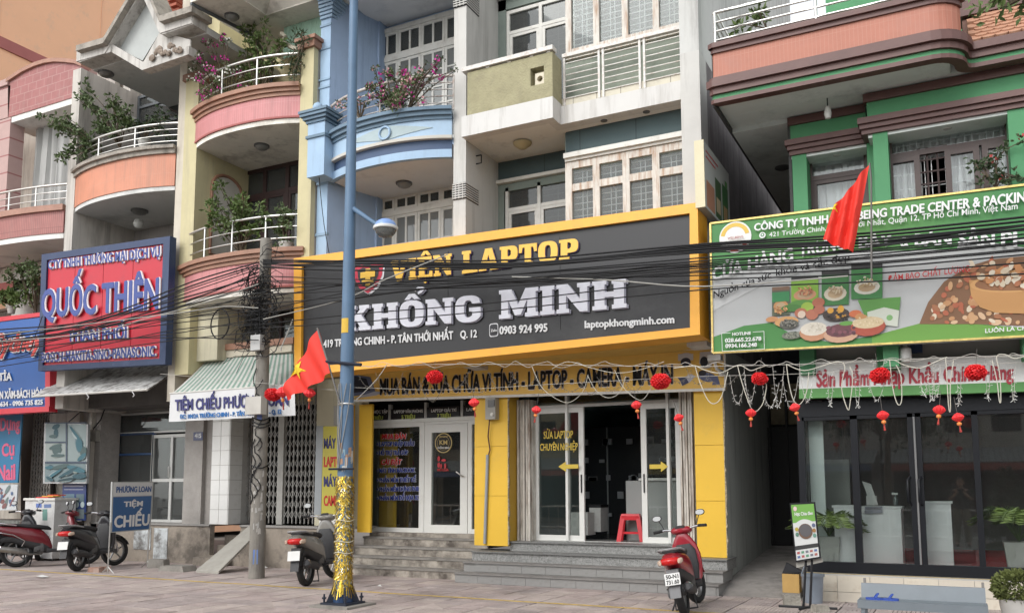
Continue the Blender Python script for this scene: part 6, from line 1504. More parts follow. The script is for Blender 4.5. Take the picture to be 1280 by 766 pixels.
# power tool board
TB = thing('picture_board', 'framed board with four dark teal photographs of power tools', 'board', (-16, 12.6, 1.6))
Yb_ = 12.6
fr_pts = [(53.5, 604), (108, 604), (110, 530), (55.5, 527.5)]
sq(fr_pts, flat('board_frame', (.34, .35, .35), .5), 'frame', TB, Yb_, 0, .06)
b = MB()
tealp = [(.20, .25, .25), (.25, .29, .28), (.22, .27, .27), (.15, .20, .21)]
for (x0, y0, x1_, y1), c in zip(((57, 529, 82, 551.5), (57, 553.5, 82, 576), (84, 530, 107.5, 577), (56, 579, 107, 602)), tealp): ppoly(b, [(x0, y1), (x1_, y1), (x1_, y0), (x0, y0)], Yb_-.004, c)
for (x0, y0, x1_, y1) in ((56, 527.5, 108, 529), (56, 551.5, 83, 553.5), (82, 529, 84, 578), (56, 576.5, 108, 579)): ppoly(b, [(x0, y1), (x1_, y1), (x1_, y0), (x0, y0)], Yb_-.014, (.05, .07, .10))
rr = random.Random(8); yy = Yb_-.006
for px, py, rx, ry, a in ((70, 533, 5, 3, .2), (70, 541, 3, 6, .1), (66, 545, 5, 2, 0), (71, 562, 6, 6, 0), (69, 558, 8, 2.5, .2), (72, 569, 9, 2, 0), (95, 543, 12, 2, -.7), (99, 556, 4, 9, .4), (104, 566, 4, 8, -.3), (102, 571, 6, 3, .5), (62, 584, 6, 2, 0), (76, 583, 11, 2.5, .1), (95, 586, 12, 3.5, -.2), (85, 590, 13, 2, .35), (68, 592, 10, 2, .4), (99, 595, 9, 3, 0), (62, 598, 5, 2, -.3), (83, 599, 12, 1.6, .1)):
    for q9 in range(3): yy -= .0004; pdisc(b, px+rr.uniform(-3, 3), py+rr.uniform(-2, 2), rx*rr.uniform(.3, .6), ry*rr.uniform(.3, .8), yy, rr.choice([(.30, .36, .37), (.12, .18, .2), (.05, .09, .11), (.2, .24, .22)]), 7, a)
    yy -= .0006; pdisc(b, px, py, rx, ry*.7, yy, rr.choice([(.03, .08, .10), (.04, .12, .15), (.06, .10, .10), (.02, .05, .06)]), 10, a)
b.build('printed_pictures', pr, TB, fix=False)
bar('bracket', flat('dark_grey_frame', (.10, .11, .12)), TB, [A(86, 527, 12.6), A(101, 514, 12.9), A(120, 514, 12.9)], .014)
BP = thing('poster', 'small navy poster of round product pictures behind the white cabinet', 'poster', (-15.8, 12.7, .9))
sq([(78, 650), (107, 650), (107.5, 604), (78, 604)], flat('poster_navy', (.02, .04, .14), .4), 'sheet', BP, 12.75, 0, .02)
b = MB()
for k in range(4): pdisc(b, 82.5+k*6.8, 630.5, 2.6, 2.6, 12.744, (.35, .42, .42), 12)
ppoly(b, [(80, 628), (93, 627.5), (93, 617), (80, 617)], 12.745, (.10, .16, .20)); ppoly(b, [(95, 627.5), (105, 627), (105, 617), (95, 617)], 12.745, (.08, .12, .14)); pdisc(b, 83, 643, 4, 4, 12.744, (.3, .33, .35), 12); ppoly(b, [(89, 648), (105, 648), (105, 636), (89, 636)], 12.745, (.12, .15, .16)); ppoly(b, [(80, 608), (104, 608), (104, 606.5), (80, 606.5)], 12.745, (.3, .32, .4)); ppoly(b, [(80, 612), (104, 612), (104, 611), (80, 611)], 12.745, (.3, .32, .4))
b.build('printed_pictures', pr, BP, fix=False)
MT = thing('electric_meter', 'grey meter box with pipe on the left shop pillar', 'meter', (-15.4, 12.9, 1.9)); sq([(108, 551), (120, 551), (120, 537), (109, 537)], flat('meter_grey', (.30, .29, .26)), 'meter_case', MT, 12.9, 0, .1); bar('conduit', flat('conduit_pale', (.36, .36, .34)), MT, [A(114, 551, 12.93), A(110, 600, 12.93), A(107, 648, 12.93)], .02); bar('wire', black, MT, [A(135, 500, 12.95), A(126, 524, 12.95), A(115, 538, 12.95)], .015)
# white cabinet with packets
CB = thing('cabinet', 'white display cabinet with stickers carrying red and yellow packets', 'cabinet', (-16.1, 12.0, 0))
Yc = 12.2; z_ = Z(50, 625, Yc); cx0, cx1 = X(31, 640, Yc), X(68, 640, Yc)
box('cabinet_body', mat('white_enamel', (.55, .55, .54), .5, .08, 4, .03, .4, (.33, .3, .28), 4), CB, cx0, cx1, Yc, Yc+.5, .05, z_); box('cabinet_top', white_paint, CB, cx0-.03, cx1+.03, Yc-.03, Yc+.53, z_+.001, z_+.05)
for x in (cx0+.04, cx1-.08): box('foot', black, CB, x, x+.04, Yc+.04, Yc+.08, 0, .05); box('foot', black, CB, x, x+.04, Yc+.4, Yc+.44, 0, .05)
b = MB(); ppoly(b, [(45, 634), (52, 634), (52, 629), (45, 629)], Yc-.004, (.10, .16, .40)); ppoly(b, [(55, 634.5), (64, 634), (64, 629.5), (55, 630)], Yc-.004, (.12, .18, .35)); ppoly(b, [(53, 650), (59, 650), (59, 636), (53, 636)], Yc-.004, (.12, .25, .22)); b.build('stickers', pr, CB, fix=False)
pk_ = thing('packets', 'red and yellow flat packets lying on the white cabinet', 'packets', ((cx0+cx1)/2, Yc+.2, z_+.05))
for k, c in enumerate(((.5, .03, .03), (.55, .35, .05), (.52, .08, .03))): MB().box((cx0+cx1)/2-.18+.05*k, (cx0+cx1)/2+.22+.03*k, Yc+.02+.1*k, Yc+.2+.1*k, z_+.051+.024*k, z_+.073+.024*k).build('packet', flat('packet_%d' % k, c), pk_)

# ================================================================== striped awning TIỆM CHIẾU
TA = thing('awning', 'green and white striped awning with hanging white mat-shop banner', 'awning', (-11.9, 12, 2.8))
ag = mat('awning_green', (.20, .30, .25), .8, .1, 3, .15, .4, (.13, .17, .14), 2.5); awh = mat('awning_white', (.52, .52, .49), .8, .08, 3, .15, .45, (.30, .29, .26), 2.5)
fabric_awning(TA, (262, 446), (366, 441), (213, 493), (368, 481), 12.5, 11.62, [awh, ag], 46)
Yn = 11.6
P4 = [(211, 527), (369, 519), (368, 481), (213, 493)]
P = [A(*p, Yn) for p in P4]; b = MB(); n = 24;
for j in range(3):
    for i in range(n+1): u, v = i/n, j/2; p = (P[0]*(1-u)+P[1]*u)*(1-v)+(P[3]*(1-u)+P[2]*u)*v; b.v.append(p+Vector((0, .015*math.sin(i*.9)*(1-v), 0)))
for j in range(2):
    for i in range(n): k = j*(n+1)+i; b.f.append((k, k+1, k+n+2, k+n+1)); b.c.append(None)
b.build('banner', mat('banner_white', (.60, .60, .60), .6, .04, 2, .05), TA, 60, fix=False)
lnv = flat('lettering_navy', (.03, .03, .14), .5)
lettering('TIỆM CHIẾU PHƯƠNG LOAN', (220, 513), (361, 506), (220, 500), Yn, lnv, TA, TR=(361, 492), off=.026, d=.02); lettering('ĐC: 104/2A TRƯỜNG CHINH - P. TÂN THỚI NHẤT - Q. 12', (226, 523.3), (352.5, 517), (226, 518.2), Yn, flat('lettering_sky', (.03, .16, .42), .5), TA, TR=(352.5, 511.5), off=.02, d=.02)
bar('front_bar', white_paint, TA, [A(212.5, 492, Yn+.02), A(368, 480.5, Yn+.02)], .02)
# house number plate
NP = thing('number_plate', 'small navy house number plate reading 415 on the grey pillar', 'plate', tuple(A(247, 549, 12.97)))
sq([(241.5, 550.5), (253.2, 550), (253.2, 539.5), (241.8, 540)], flat('plate_navy', (.02, .03, .10), .3), 'plate', NP, 12.985, 0, .014); lettering('415', (243.8, 547), (251.5, 546.8), (243.8, 541.8), 12.985, lw_, NP, off=.03, d=.004)
# yellow service sign beside the shop, with grey panel
YS = thing('wall_sign', 'tall yellow sign with red and navy words half hidden by the blue pole', 'sign', (-10.3, 12.9, .9))
sq([(392.5, 643), (401, 643.5), (404, 532), (395.5, 532)], flat('panel_grey', (.28, .30, .31), .4), 'side_panel', YS, 12.7, 0, .04); sq([(402, 644), (428, 645), (430, 533), (404.5, 532.5)], mat('sign_olive_yellow', (.48, .42, .06), .5, .06, 2, .02), 'board', YS, 12.7, -.01, .03); sq([(399, 657), (428, 657), (428, 646), (399, 646)], wf, 'kick_board', YS, 12.7, 0, .03)
for t_, yb, m_ in (('MÁY TÍNH', 560, lnv), ('LAPTOP', 583, lr_), ('MÁY IN', 607.5, lnv), ('CAMERA', 631.5, lr_)): lettering(t_, (405.5, yb), (427+{'MÁY TÍNH': 12}.get(t_, 4), yb), (405.5, yb-12), 12.7, m_, YS, off=.024, d=.014)
MTR = thing('electric_meter', 'grey meter box on the wall left of the blue pole', 'meter', (-10.2, 12.9, 2.3)); sq([(417, 531), (425, 531), (425, 507), (417, 507)], flat('meter_grey', (.30, .29, .26)), 'meter_case', MTR, 12.8, 0, .1)

# ================================================================== pavement sign
p0, p1 = AZ(134.5, 716), AZ(184, 708.5)
FSn = thing('pavement_sign', 'blue and white standing sign for a mat shop on thin steel legs', 'sign', tuple((p0+p1)/2))
dv = (p1-p0); dv.z = 0; L_w = dv.length; du = dv.normalized(); nrm = Vector((du.y, -du.x, 0))
def onpl(px, py):   # point of the sign's own vertical plane
    d = ray(px, py); t_ = (p0-EYE).dot(nrm)/d.dot(nrm); return EYE+d*t_
TLs, TRs, BRs, BLs = onpl(140.5, 602), onpl(192, 601.5), onpl(188, 661.5), onpl(138.5, 665.5)
def lerp4(u, v): return (BLs*(1-u)+BRs*u)*(1-v)+(TLs*(1-u)+TRs*u)*v
def onsign(u0, u1, v0, v1, m, nm, d=0., th=.02):
    q_ = [lerp4(u0, v0), lerp4(u1, v0), lerp4(u1, v1), lerp4(u0, v1)]; q_ = [p+nrm*d for p in q_]
    b = MB(); b.hexa([v for v in q_][::1], [v-nrm*th for v in q_]); return b.build(nm, m, FSn)
onsign(0, 1, 0, 1, flat('sign_frame_grey', (.40, .41, .40), .4), 'frame', 0, .03); onsign(.03, .97, .02, .70, mat('sign_deep_blue', (.015, .09, .25), .5, .06, 2, 0), 'blue_panel', .004, .004); onsign(.03, .97, .715, .98, mat('banner_white', (.60, .60, .60)), 'white_panel', .004, .004)
for px, py, bx_, by_ in ((137.5, 660, 134.5, 716), (186.5, 660, 184, 708.5)):
    a = onpl(px, py); c = onpl(bx_, by_); bar('leg', steel, FSn, [a+Vector((0,0,.1)), c], .014); bar('leg', steel, FSn, [c+Vector((0, 0, .12)), c-nrm*.12+Vector((0, 0, -.0))], .01); bar('leg', steel, FSn, [c+Vector((0, 0, .12)), c+nrm*.12], .01)
def lsign(body, u0, u1, v0, v1, m):
    vs, fs = _curve(body=body, off=.010, ext=.5); x0 = min(v.x for v in vs); x1_ = max(v.x for v in vs); b = MB()
    for k9, (sx, sy_) in enumerate(((0, 0), (.03, 0), (-.03, 0), (0, .02), (0, -.02))):
        n = len(b.v)
        for v in vs: b.v.append(lerp4(u0+(u1-u0)*(v.x+sx-x0)/(x1_-x0), v0+(v1-v0)*(v.y+sy_)/CAP)+nrm*(.010-.0008*k9+v.z*.001))
        b.f += [tuple(n+i for i in f) for f in fs]
    b.c = [None]*len(b.f); b.build('lettering', m, FSn, fix=False)
lsign('PHƯƠNG LOAN', .09, .94, .79, .90, flat('lettering_deep_blue', (.02, .08, .25))); lsign('TIỆM', .28, .74, .50, .60, lw_); lsign('CHIẾU', .07, .94, .10, .32, lw_)
rb = mat('brick_rubble', (.33, .20, .15), .9, .25, 12, .5, .5, (.35, .33, .3), 8)
def rock(name, label, px, py, w_, h_, m, seed, group=None, rz=0):
    p = AZ(px, py); rr = random.Random(seed); b = MB()
    top = [(-w_/2, -w_*.3), (w_/2, -w_*.3), (w_/2, w_*.3), (-w_/2, w_*.3)]
    j = lambda q, k: (q[0]*(k+.12*rr.random()), q[1]*(k+.12*rr.random()))
    b.hexa([(*j(q, 1), 0) for q in top], [(*j(q, .88), h_*(.9+.15*rr.random())) for q in top]); me = b.mesh(name); me.materials.append(m); o = bpy.data.objects.new(name, me); C.objects.link(o); o.location = p; o.rotation_euler = (0, 0, rz or rr.random()); return tag(o, label, 'block', group)
rock('concrete_block', 'concrete block weighing down the right leg of the blue mat shop sign', 198, 709, .34, .16, concrete, 3, rz=.3); rock('brick', 'reddish broken brick beside the left leg of the blue mat shop sign', 120, 714.5, .24, .09, rb, 4, rz=.2); rock('brick', 'second reddish brick touching the left leg of the blue mat shop sign', 131, 713, .2, .08, rb, 5, rz=.9)
# ramp slab leaning on the terrace
RS = MB(); b0, b1 = AZ(245, 716), AZ(272, 717.5); t0, t1 = AZ(313, 663, .79), AZ(333, 665, .79)
a0, a1 = AZ(245, 715), AZ(273, 717); t0 = A(312, 664, 13.0); t1 = A(330, 667, 13.0); t0.z = t1.z = .80
RS.hexa([a0-Vector((0,0,.0)), a1, t1-Vector((0,0,.06)), t0-Vector((0,0,.06))], [a0+Vector((0,0,.045)), a1+Vector((0,0,.045)), t1, t0])
tag(RS.build('ramp_slab', mat('ramp_slab_concrete', (.33, .315, .28), .85, .1, 4, .2, .3, (.2, .19, .17), 3)), 'pale plank-like ramp slab leaning on the terrace left of the concrete pole', 'ramp')
rock('concrete_block', 'low concrete block beside the foot of the leaning ramp slab', 222, 713, .6, .10, concrete, 7, rz=.05);
# ================================================================== POLES
bluem = mat('pole_blue', (.085, .155, .25), .5, .12, 3, .05, .3, (.07, .12, .2), 3, True)
bp0 = AZ(428.5, 757);
BPo = thing('lamp_post', 'tall blue street lamp post wrapped in gold tinsel at its foot', 'lamp post', tuple(bp0))
def pz(py): # height on the pole axis for a photo row
    k = FPX*(bp0-EYE).dot(_F)
    lo_, hi = -1, 30
    for _ in range(50):
        m = (lo_+hi)/2; v = Vector((bp0.x, bp0.y, m))-EYE; y_ = CY-FPX*v.dot(UP)/v.dot(_F)
        if y_ > py: lo_ = m
        else: hi = m
    return lo_
zb = .14
MB().tube([(bp0.x, bp0.y, z) for z in (zb, 2, 4, 6, 9.5)], [.112, .098, .083, .068, .052], 20).build('pole', bluem, BPo, 60)
box('plinth', concrete, BPo, bp0.x-.30, bp0.x+.30, bp0.y-.30, bp0.y+.30, -.1, .03); box('base_plate', flat('dark_base_steel', (.03, .035, .05), .5), BPo, bp0.x-.2, bp0.x+.2, bp0.y-.2, bp0.y+.2, .031, .055)
for a in range(4):
    an = PI/4+PI/2*a; x, y = bp0.x+.235*math.cos(an), bp0.y+.235*math.sin(an)
    MB().lathe([(.014, .055), (.014, .10), (.03, .10), (.03, .12), (.014, .12), (.012, .16)], 6, (x, y, 0)).build('bolt', flat('dark_base_steel', (.03, .035, .05)), BPo)
    g = Vector((math.cos(an), math.sin(an), 0)); s_ = Vector((-g.y, g.x, 0))*.008; c = Vector((bp0.x, bp0.y, 0))
    MB()._pr([c+g*.09-s_+Vector((0,0,.056)), c+g*.21-s_+Vector((0,0,.056)), c+g*.10-s_+Vector((0,0,.32)), c+g*.09-s_+Vector((0,0,.32))], [v+2*s_ for v in (c+g*.09-s_+Vector((0,0,.056)), c+g*.21-s_+Vector((0,0,.056)), c+g*.10-s_+Vector((0,0,.32)), c+g*.09-s_+Vector((0,0,.32)))]).build('gusset', flat('dark_base_steel', (.03, .035, .05)), BPo)
MB().tube([(bp0.x, bp0.y, .056), (bp0.x, bp0.y, .2)], [.125, .12], 20).build('collar', flat('navy_collar', (.02, .05, .12), .4), BPo, 60)
# sticker and label on the pole
b = MB();
for z0_, z1_, c_ in ((pz(417), pz(399), (.62, .40, .04)),):
    for k in range(6): a0, a1 = -PI/2-.5+k*.2, -PI/2-.3+k*.2; r_p = .083-.015*(z0_-4)/2+.004; b.poly([(bp0.x+r_p*math.cos(a0), bp0.y+r_p*math.sin(a0), z0_), (bp0.x+r_p*math.cos(a1), bp0.y+r_p*math.sin(a1), z0_), (bp0.x+r_p*math.cos(a1), bp0.y+r_p*math.sin(a1), z1_), (bp0.x+r_p*math.cos(a0), bp0.y+r_p*math.sin(a0), z1_)], c_)
b.build('sticker', pr, BPo, fix=False)
# torn paper and tape above the tinsel, clamp bands
b = MB(); rr = random.Random(6)
for k in range(26):
    a = -PI+rr.random()*2*PI; z = pz(592)+rr.random()*(pz(560)-pz(592)); r_p = .101; da = .1+.2*rr.random(); dz_ = .03+.07*rr.random()
    b.poly([(bp0.x+r_p*math.cos(a+u*da), bp0.y+r_p*math.sin(a+u*da), z+v*dz_) for u, v in ((-1, -1), (1, -.8), (.9, 1), (-.8, .9))], rr.choice([(.4, .38, .34), (.45, .45, .43), (.2, .3, .35), (.35, .2, .12)]))
o = b.build('torn_paper', pr, BPo, fix=False); o['kind'] = 'stuff'
for py in (505, 455): z = pz(py); MB().tube([(bp0.x+.096*math.cos(a), bp0.y+.096*math.sin(a), z) for a in [2*PI*k/20 for k in range(20)]], .012, 6, closed=True).build('clamp_band', steel if py > 480 else black, BPo, 60)
z = pz(457); bar('cross_arm', flat('dark_base_steel', (.03, .035, .05)), BPo, [(bp0.x-.28, bp0.y-.1, z+.06), (bp0.x+.30, bp0.y-.1, z-.02)], .022, 6)
z = pz(588); bar('cross_arm', flat('dark_base_steel', (.03, .035, .05)), BPo, [(bp0.x-.17, bp0.y-.12, z+.02), (bp0.x+.22, bp0.y-.12, z+.02)], .014, 6)
# loose wires running down the pole
b = MB(); rr = random.Random(12)
for k in range(5):
    a0 = -PI/2+rr.uniform(-1, 1); b.tube([(bp0.x+.108*math.cos(a0+.8*math.sin(z*2+k)), bp0.y+.108*math.sin(a0+.8*math.sin(z*2+k)), z) for z in [pz(585)+j*(pz(480)-pz(585))/14 for j in range(15)]], .006, 4)
b.build('loose_wire', flat('wire_grey', (.2, .2, .2)), BPo)['kind'] = 'stuff'
# tinsel garland
goldm = mat('gold_tinsel', (.50, .34, .04), .22, .3, 40, 0, metal=.75); silv = mat('silver_tinsel', (.75, .72, .6), .25, .2, 40, 0, metal=.8)
TN = thing('tinsel_wrap', 'gold tinsel garland wrapped round the lower blue lamp post', 'garland', (bp0.x, bp0.y, .12))
rr = random.Random(21); ztop, zbot = pz(594), .22
core = MB().tube([(bp0.x, bp0.y, z) for z in (zbot+.12, 1.0, ztop)], [.112, .102, .096], 18).build('tinsel_core', mat('tinsel_core_gold', (.55, .36, .03), .4, .4, 30, .6, metal=.5), TN, 60)
bg_, bs_ = MB(), MB()
for k in range(4200):
    z = zbot+(ztop-zbot)*rr.random(); a = rr.random()*2*PI; r_p = .102+.010*rr.random(); l_ = .02+.03*rr.random(); t_ = rr.uniform(-1.2, 1.2)
    if rr.random() < .2 and z < zbot+.2: l_ *= 1.5
    p = Vector((bp0.x+r_p*math.cos(a), bp0.y+r_p*math.sin(a), z)); tang = Vector((-math.sin(a), math.cos(a), 0)); out = Vector((math.cos(a), math.sin(a), 0))
    dvv = (Vector((0, 0, -1))*l_+tang*t_*l_+out*(.004+.014*rr.random())*(1 if rr.random() < .9 else 2)); w_ = tang*.0035+Vector((0, 0, rr.uniform(-.002, .002)))
    (bs_ if rr.random() < .10 else bg_).poly([p-w_, p+w_, p+dvv+w_, p+dvv-w_])
# a skirt of loose ends over the collar
for k in range(60):
    a = rr.random()*2*PI; p = Vector((bp0.x+.12*math.cos(a), bp0.y+.12*math.sin(a), zbot+.10*rr.random())); out = Vector((math.cos(a), math.sin(a), 0)); e = p+out*(.01+.04*rr.random())+Vector((0, 0, -.10-.06*rr.random())); tang = Vector((-math.sin(a), math.cos(a), 0))*.006; bg_.poly([p-tang, p+tang, e+tang, e-tang])
bg_.build('tinsel_strands', goldm, TN, fix=False)['kind'] = 'stuff'; bs_.build('silver_strands', silv, TN, fix=False)['kind'] = 'stuff'
for py in (650, 676, 690): z = pz(py); MB().tube([(bp0.x+.122*math.cos(a), bp0.y+.122*math.sin(a), z+.01*math.sin(3*a)) for a in [2*PI*k/20 for k in range(20)]], .007, 5, closed=True).build('tape_band', flat('clear_tape', (.55, .52, .40), .2), TN, 60)
# lamp arm and head
zl = pz(262); arm0 = Vector((bp0.x+.06, bp0.y, zl)); hd = A(482, 284, bp0.y-.1)
MB().tube([arm0, arm0*.4+(hd+Vector((-.12, 0, .04)))*.6, hd+Vector((-.10, 0, .03))], [.035, .03, .028], 8).build('lamp_arm', bluem, BPo, 60)
hdm = MB().lathe([(.01, .105), (.07, .097), (.115, .07), (.137, .035), (.142, .0)], 24, hd).build('lamp_cap', mat('lamp_cap_blue', (.20, .32, .60), .35, .08, 5, 0), BPo, 50)
MB().lathe([(.158, .005), (.162, -.01), (.158, -.03), (.14, -.035)], 24, hd).build('lamp_ring', flat('camera_white', (.62, .62, .60)), BPo, 50)
MB().lathe([(.137, -.036), (.125, -.075), (.09, -.115), (.04, -.137), (.01, -.14)], 24, hd).build('lamp_glass', glass('lamp_bowl_glass', (.8, .8, .75), .35, .6), BPo, 50)
# ---- concrete pole
cp0 = AZ(320.5, 722)
cpm = mat('pole_concrete', (.22, .205, .18), .9, .15, 5, .4, .55, (.12, .11, .1), 3, True)
CPo = thing('utility_pole', 'stained concrete utility pole standing left of centre with boxes and a wire tangle', 'pole', tuple(cp0))
ctop = A(326.5, 300, cp0.y).z
MB().tube([(cp0.x, cp0.y, z) for z in (0, 2, 4, ctop)], [.135, .122, .11, .098], 18).build('pole', cpm, CPo, 60)
b = MB(); rr = random.Random(14)
for k in range(34):
    a = -PI/2+rr.uniform(-.2, 1.3); z = rr.choice([1.2, 1.5, .9, 2.9, 1.75])+rr.uniform(-.12, .12); r_p = .131-.0055*z+.0035+.0001*k; da = .06+.15*rr.random(); dz_ = .02+.05*rr.random()
    b.poly([(cp0.x+r_p*math.cos(a+u*da), cp0.y+r_p*math.sin(a+u*da), z+v*dz_) for u, v in ((-1, -1), (.3, -.7), (1, -.9), (.8, .6), (.2, 1), (-.8, .7))], rr.choice([(.38, .36, .33), (.42, .40, .37), (.33, .32, .30)]))
for z, c_ in ((2.72, (.10, .14, .34)), (.42, (.12, .20, .45)), (.30, (.12, .20, .42))):
    a = -PI/2+.55; r_p = .136; b.poly([(cp0.x+r_p*math.cos(a+u*.3), cp0.y+r_p*math.sin(a+u*.3), z+v*.06) for u, v in ((-1, -1), (1, -1), (1, 1), (-1, 1))], c_)
o = b.build('torn_posters', pr, CPo, fix=False); o['kind'] = 'stuff'
def pbox(px0, px1, py0, py1, y, m, nm, d=.12): return box(nm, m, CPo, X(px0, (py0+py1)/2, y), X(px1, (py0+py1)/2, y), y, y+d, Z(px0, py1, y), Z(px0, py0, y))
pbox(313, 325, 419, 438, cp0.y-.25, mat('box_plastic_pale', (.42, .42, .41), .6, .06, 4, .02, .2, (.3, .3, .28), 5), 'junction_box'); pbox(306.5, 326, 496, 518, cp0.y-.28, mat('box_cream', (.45, .43, .39), .6, .08, 4, .02, .3, (.3, .28, .25), 5), 'meter_case', .14)
bar('conduit', flat('conduit_pale', (.36, .36, .34)), CPo, [A(320, 419, cp0.y-.15), A(320, 410, cp0.y-.15)], .02); bar('conduit', flat('conduit_pale', (.36, .36, .34)), CPo, [A(326, 446, cp0.y-.12), A(327, 409, cp0.y-.12)], .018)
# tangle of wires round the pole head
tg = MB(); rr = random.Random(31); cblk = flat('cable_black', (.014, .014, .015), .5)
for k in range(75):
    cx_ = cp0.x+rr.gauss(0, .16); cz = A(326, 395+rr.gauss(0, 26), cp0.y).z; pts = []
    rx, rz_ = .08+.32*rr.random()**1.5, .06+.25*rr.random(); ph = rr.random()*6; n = 9
    for j in range(n): a = ph+j*(3.5+rr.random())/n*1.6; pts.append((cx_+rx*math.cos(a)+.05*rr.random(), cp0.y-.13-.12*rr.random()*abs(math.sin(a)), cz+rz_*math.sin(a)+rr.uniform(-.05, .05)))
    tg.tube(pts, .004+.006*rr.random(), 4)
for k in range(60):
    a = rr.random()*2*PI; s_ = Vector((cp0.x+rr.uniform(-.1, .1), cp0.y-.15, A(326, 390+rr.gauss(0, 28), cp0.y).z)); l_ = .2+.45*rr.random(); d = Vector((math.cos(a), -.1, math.sin(a)*.8)); tg.tube([s_, s_+d*l_*.6+Vector((0, 0, .05)), s_+d*l_+Vector((0, 0, -.05))], .0045, 4)
o = tg.build('wire_tangle', cblk, CPo); o['kind'] = 'stuff'
for (px, py, r_p) in ((275, 405, .22), (320, 350, .18), (331, 392, .2)):
    c = A(px, py, cp0.y-.16); MB().tube([(c.x+r_p*math.cos(a), c.y, c.z+r_p*1.2*math.sin(a)) for a in [2*PI*k/24 for k in range(24)]], .013, 5, closed=True).build('cable_coil', cblk, CPo, 60)
tg = MB()
for k in range(9):
    z = .9+rr.random()*3.3; a0 = -PI/2+rr.uniform(-.8, .8); tg.tube([(cp0.x+(.14)*math.cos(a0+.5*math.sin(j)), cp0.y+.14*math.sin(a0+.5*math.sin(j)), z+j*.07+ .03*math.sin(j*3)) for j in range(8)], .009, 4)
for py in (524, 529, 583, 533):
    z = A(322, py, cp0.y).z; tg.tube([(cp0.x+.14*math.cos(a), cp0.y+.14*math.sin(a), z+.03*math.sin(a*2)) for a in [2*PI*j/14 for j in range(14)]], .012, 4, closed=True)
tg.build('loose_wire', cblk, CPo)['kind'] = 'stuff'

# ================================================================== OVERHEAD CABLES
def smoothpath(pts, n=6):
    out = []
    for i in range(len(pts)-1):
        p0_, p1_, p2_, p3_ = pts[max(0, i-1)], pts[i], pts[i+1], pts[min(len(pts)-1, i+2)]
        for k in range(n):
            t = k/n; out.append(.5*((2*p1_)+(p2_-p0_)*t+(2*p0_-5*p1_+4*p2_-p3_)*t*t+(3*p1_-p0_-3*p2_+p3_)*t*t*t))
    return out+[pts[-1]]
def cable(pxs, Y, r, m, label, group, name='overhead_cable', n=5):
    rr_ = random.Random(int(pxs[0][1]*7+Y*100)); pts = smoothpath([A(a, c, Y if not isinstance(Y, (list, tuple)) else Y[i]) for i, (a, c) in enumerate(pxs)], n)
    o = MB().tube(pts, r, 5).build(name, m, None, 60); return tag(o, label, 'cable', group)
cw = flat('cable_pale', (.33, .32, .29), .5); rr = random.Random(77)
grpR = 'black cables running right from the concrete pole'; grpL = 'black cables running left from the concrete pole'
labR = 'thin black overhead cable crossing in front of the right hand shop signs'; labL = 'thin black overhead cable running left from the concrete pole'
Yk = cp0.y-.1
right = [[(329, 325), (480, 327), (640, 329), (760, 320), (880, 307), (1090, 295), (1420, 262)], [(329, 327), (480, 330), (640, 331), (760, 322), (880, 309.5), (1090, 299), (1420, 268)], [(329, 330), (450, 333), (640, 333), (880, 312), (1090, 303), (1420, 275)],
         [(329, 334), (450, 338), (640, 334), (880, 314), (1090, 303), (1420, 264)], [(329, 329), (480, 325), (640, 325), (880, 305), (1090, 291), (1420, 256)],
         [(329, 350), (480, 356), (640, 351), (760, 343), (880, 331), (1090, 318), (1420, 282)], [(329, 352), (480, 358), (640, 354), (880, 335), (1090, 323), (1420, 290)], [(329, 372), (480, 350), (640, 343), (880, 326), (1090, 312), (1420, 278)],
         [(329, 362), (500, 352), (700, 352), (880, 340), (1090, 330), (1420, 300)], [(329, 388), (480, 357), (640, 343), (880, 322), (1090, 306), (1420, 270)], [(329, 400), (450, 372), (640, 352), (880, 344), (1090, 335), (1420, 305)], [(329, 405), (450, 392), (600, 380), (760, 362), (880, 350), (1090, 342), (1420, 318)],
         [(329, 331), (480, 329), (640, 330), (880, 311), (1090, 300), (1420, 266)], [(329, 333), (480, 332), (640, 332), (880, 316), (1090, 307), (1420, 272)], [(329, 345), (480, 350), (640, 348), (880, 333), (1090, 321), (1420, 288)], [(329, 368), (480, 362), (640, 357), (880, 338), (1090, 328), (1420, 298)], [(329, 380), (480, 366), (640, 349), (880, 329), (1090, 309), (1420, 262)], [(329, 392), (500, 364), (700, 346), (880, 326), (1090, 314), (1420, 284)], [(329, 410), (480, 400), (640, 386), (880, 362), (1090, 352), (1420, 335)]]
for k, pth in enumerate(right): cable(pth, Yk-.02*k, .014 if k < 5 else .009, cblk, labR, grpR)
left = [[(323, 328), (240, 352), (120, 398), (0, 420), (-80, 432)], [(323, 331), (240, 357), (120, 402), (0, 424), (-80, 436)], [(323, 340), (250, 370), (120, 408), (0, 428), (-80, 440)], [(323, 345), (230, 372), (110, 402), (0, 412), (-80, 418)], [(323, 357), (220, 385), (110, 412), (0, 430), (-80, 440)],
        [(323, 372), (220, 388), (110, 408), (0, 434), (-80, 448)], [(323, 378), (220, 396), (110, 416), (0, 442), (-80, 458)], [(323, 384), (200, 402), (90, 430), (-80, 470)], [(323, 392), (210, 405), (100, 420), (-80, 446)], [(323, 405), (220, 412), (100, 436), (-80, 462)], [(323, 425), (230, 422), (120, 425), (0, 440), (-80, 450)], [(323, 336), (240, 364), (120, 404), (0, 422), (-80, 430)], [(323, 333), (240, 360), (120, 400), (0, 424), (-80, 434)], [(323, 348), (240, 378), (120, 412), (0, 436), (-80, 446)], [(323, 365), (230, 392), (120, 410), (0, 426), (-80, 436)], [(323, 388), (240, 396), (120, 408), (0, 416), (-80, 424)], [(323, 398), (210, 418), (100, 428), (0, 438), (-80, 452)], [(323, 415), (220, 425), (100, 442), (0, 458), (-80, 470)]]
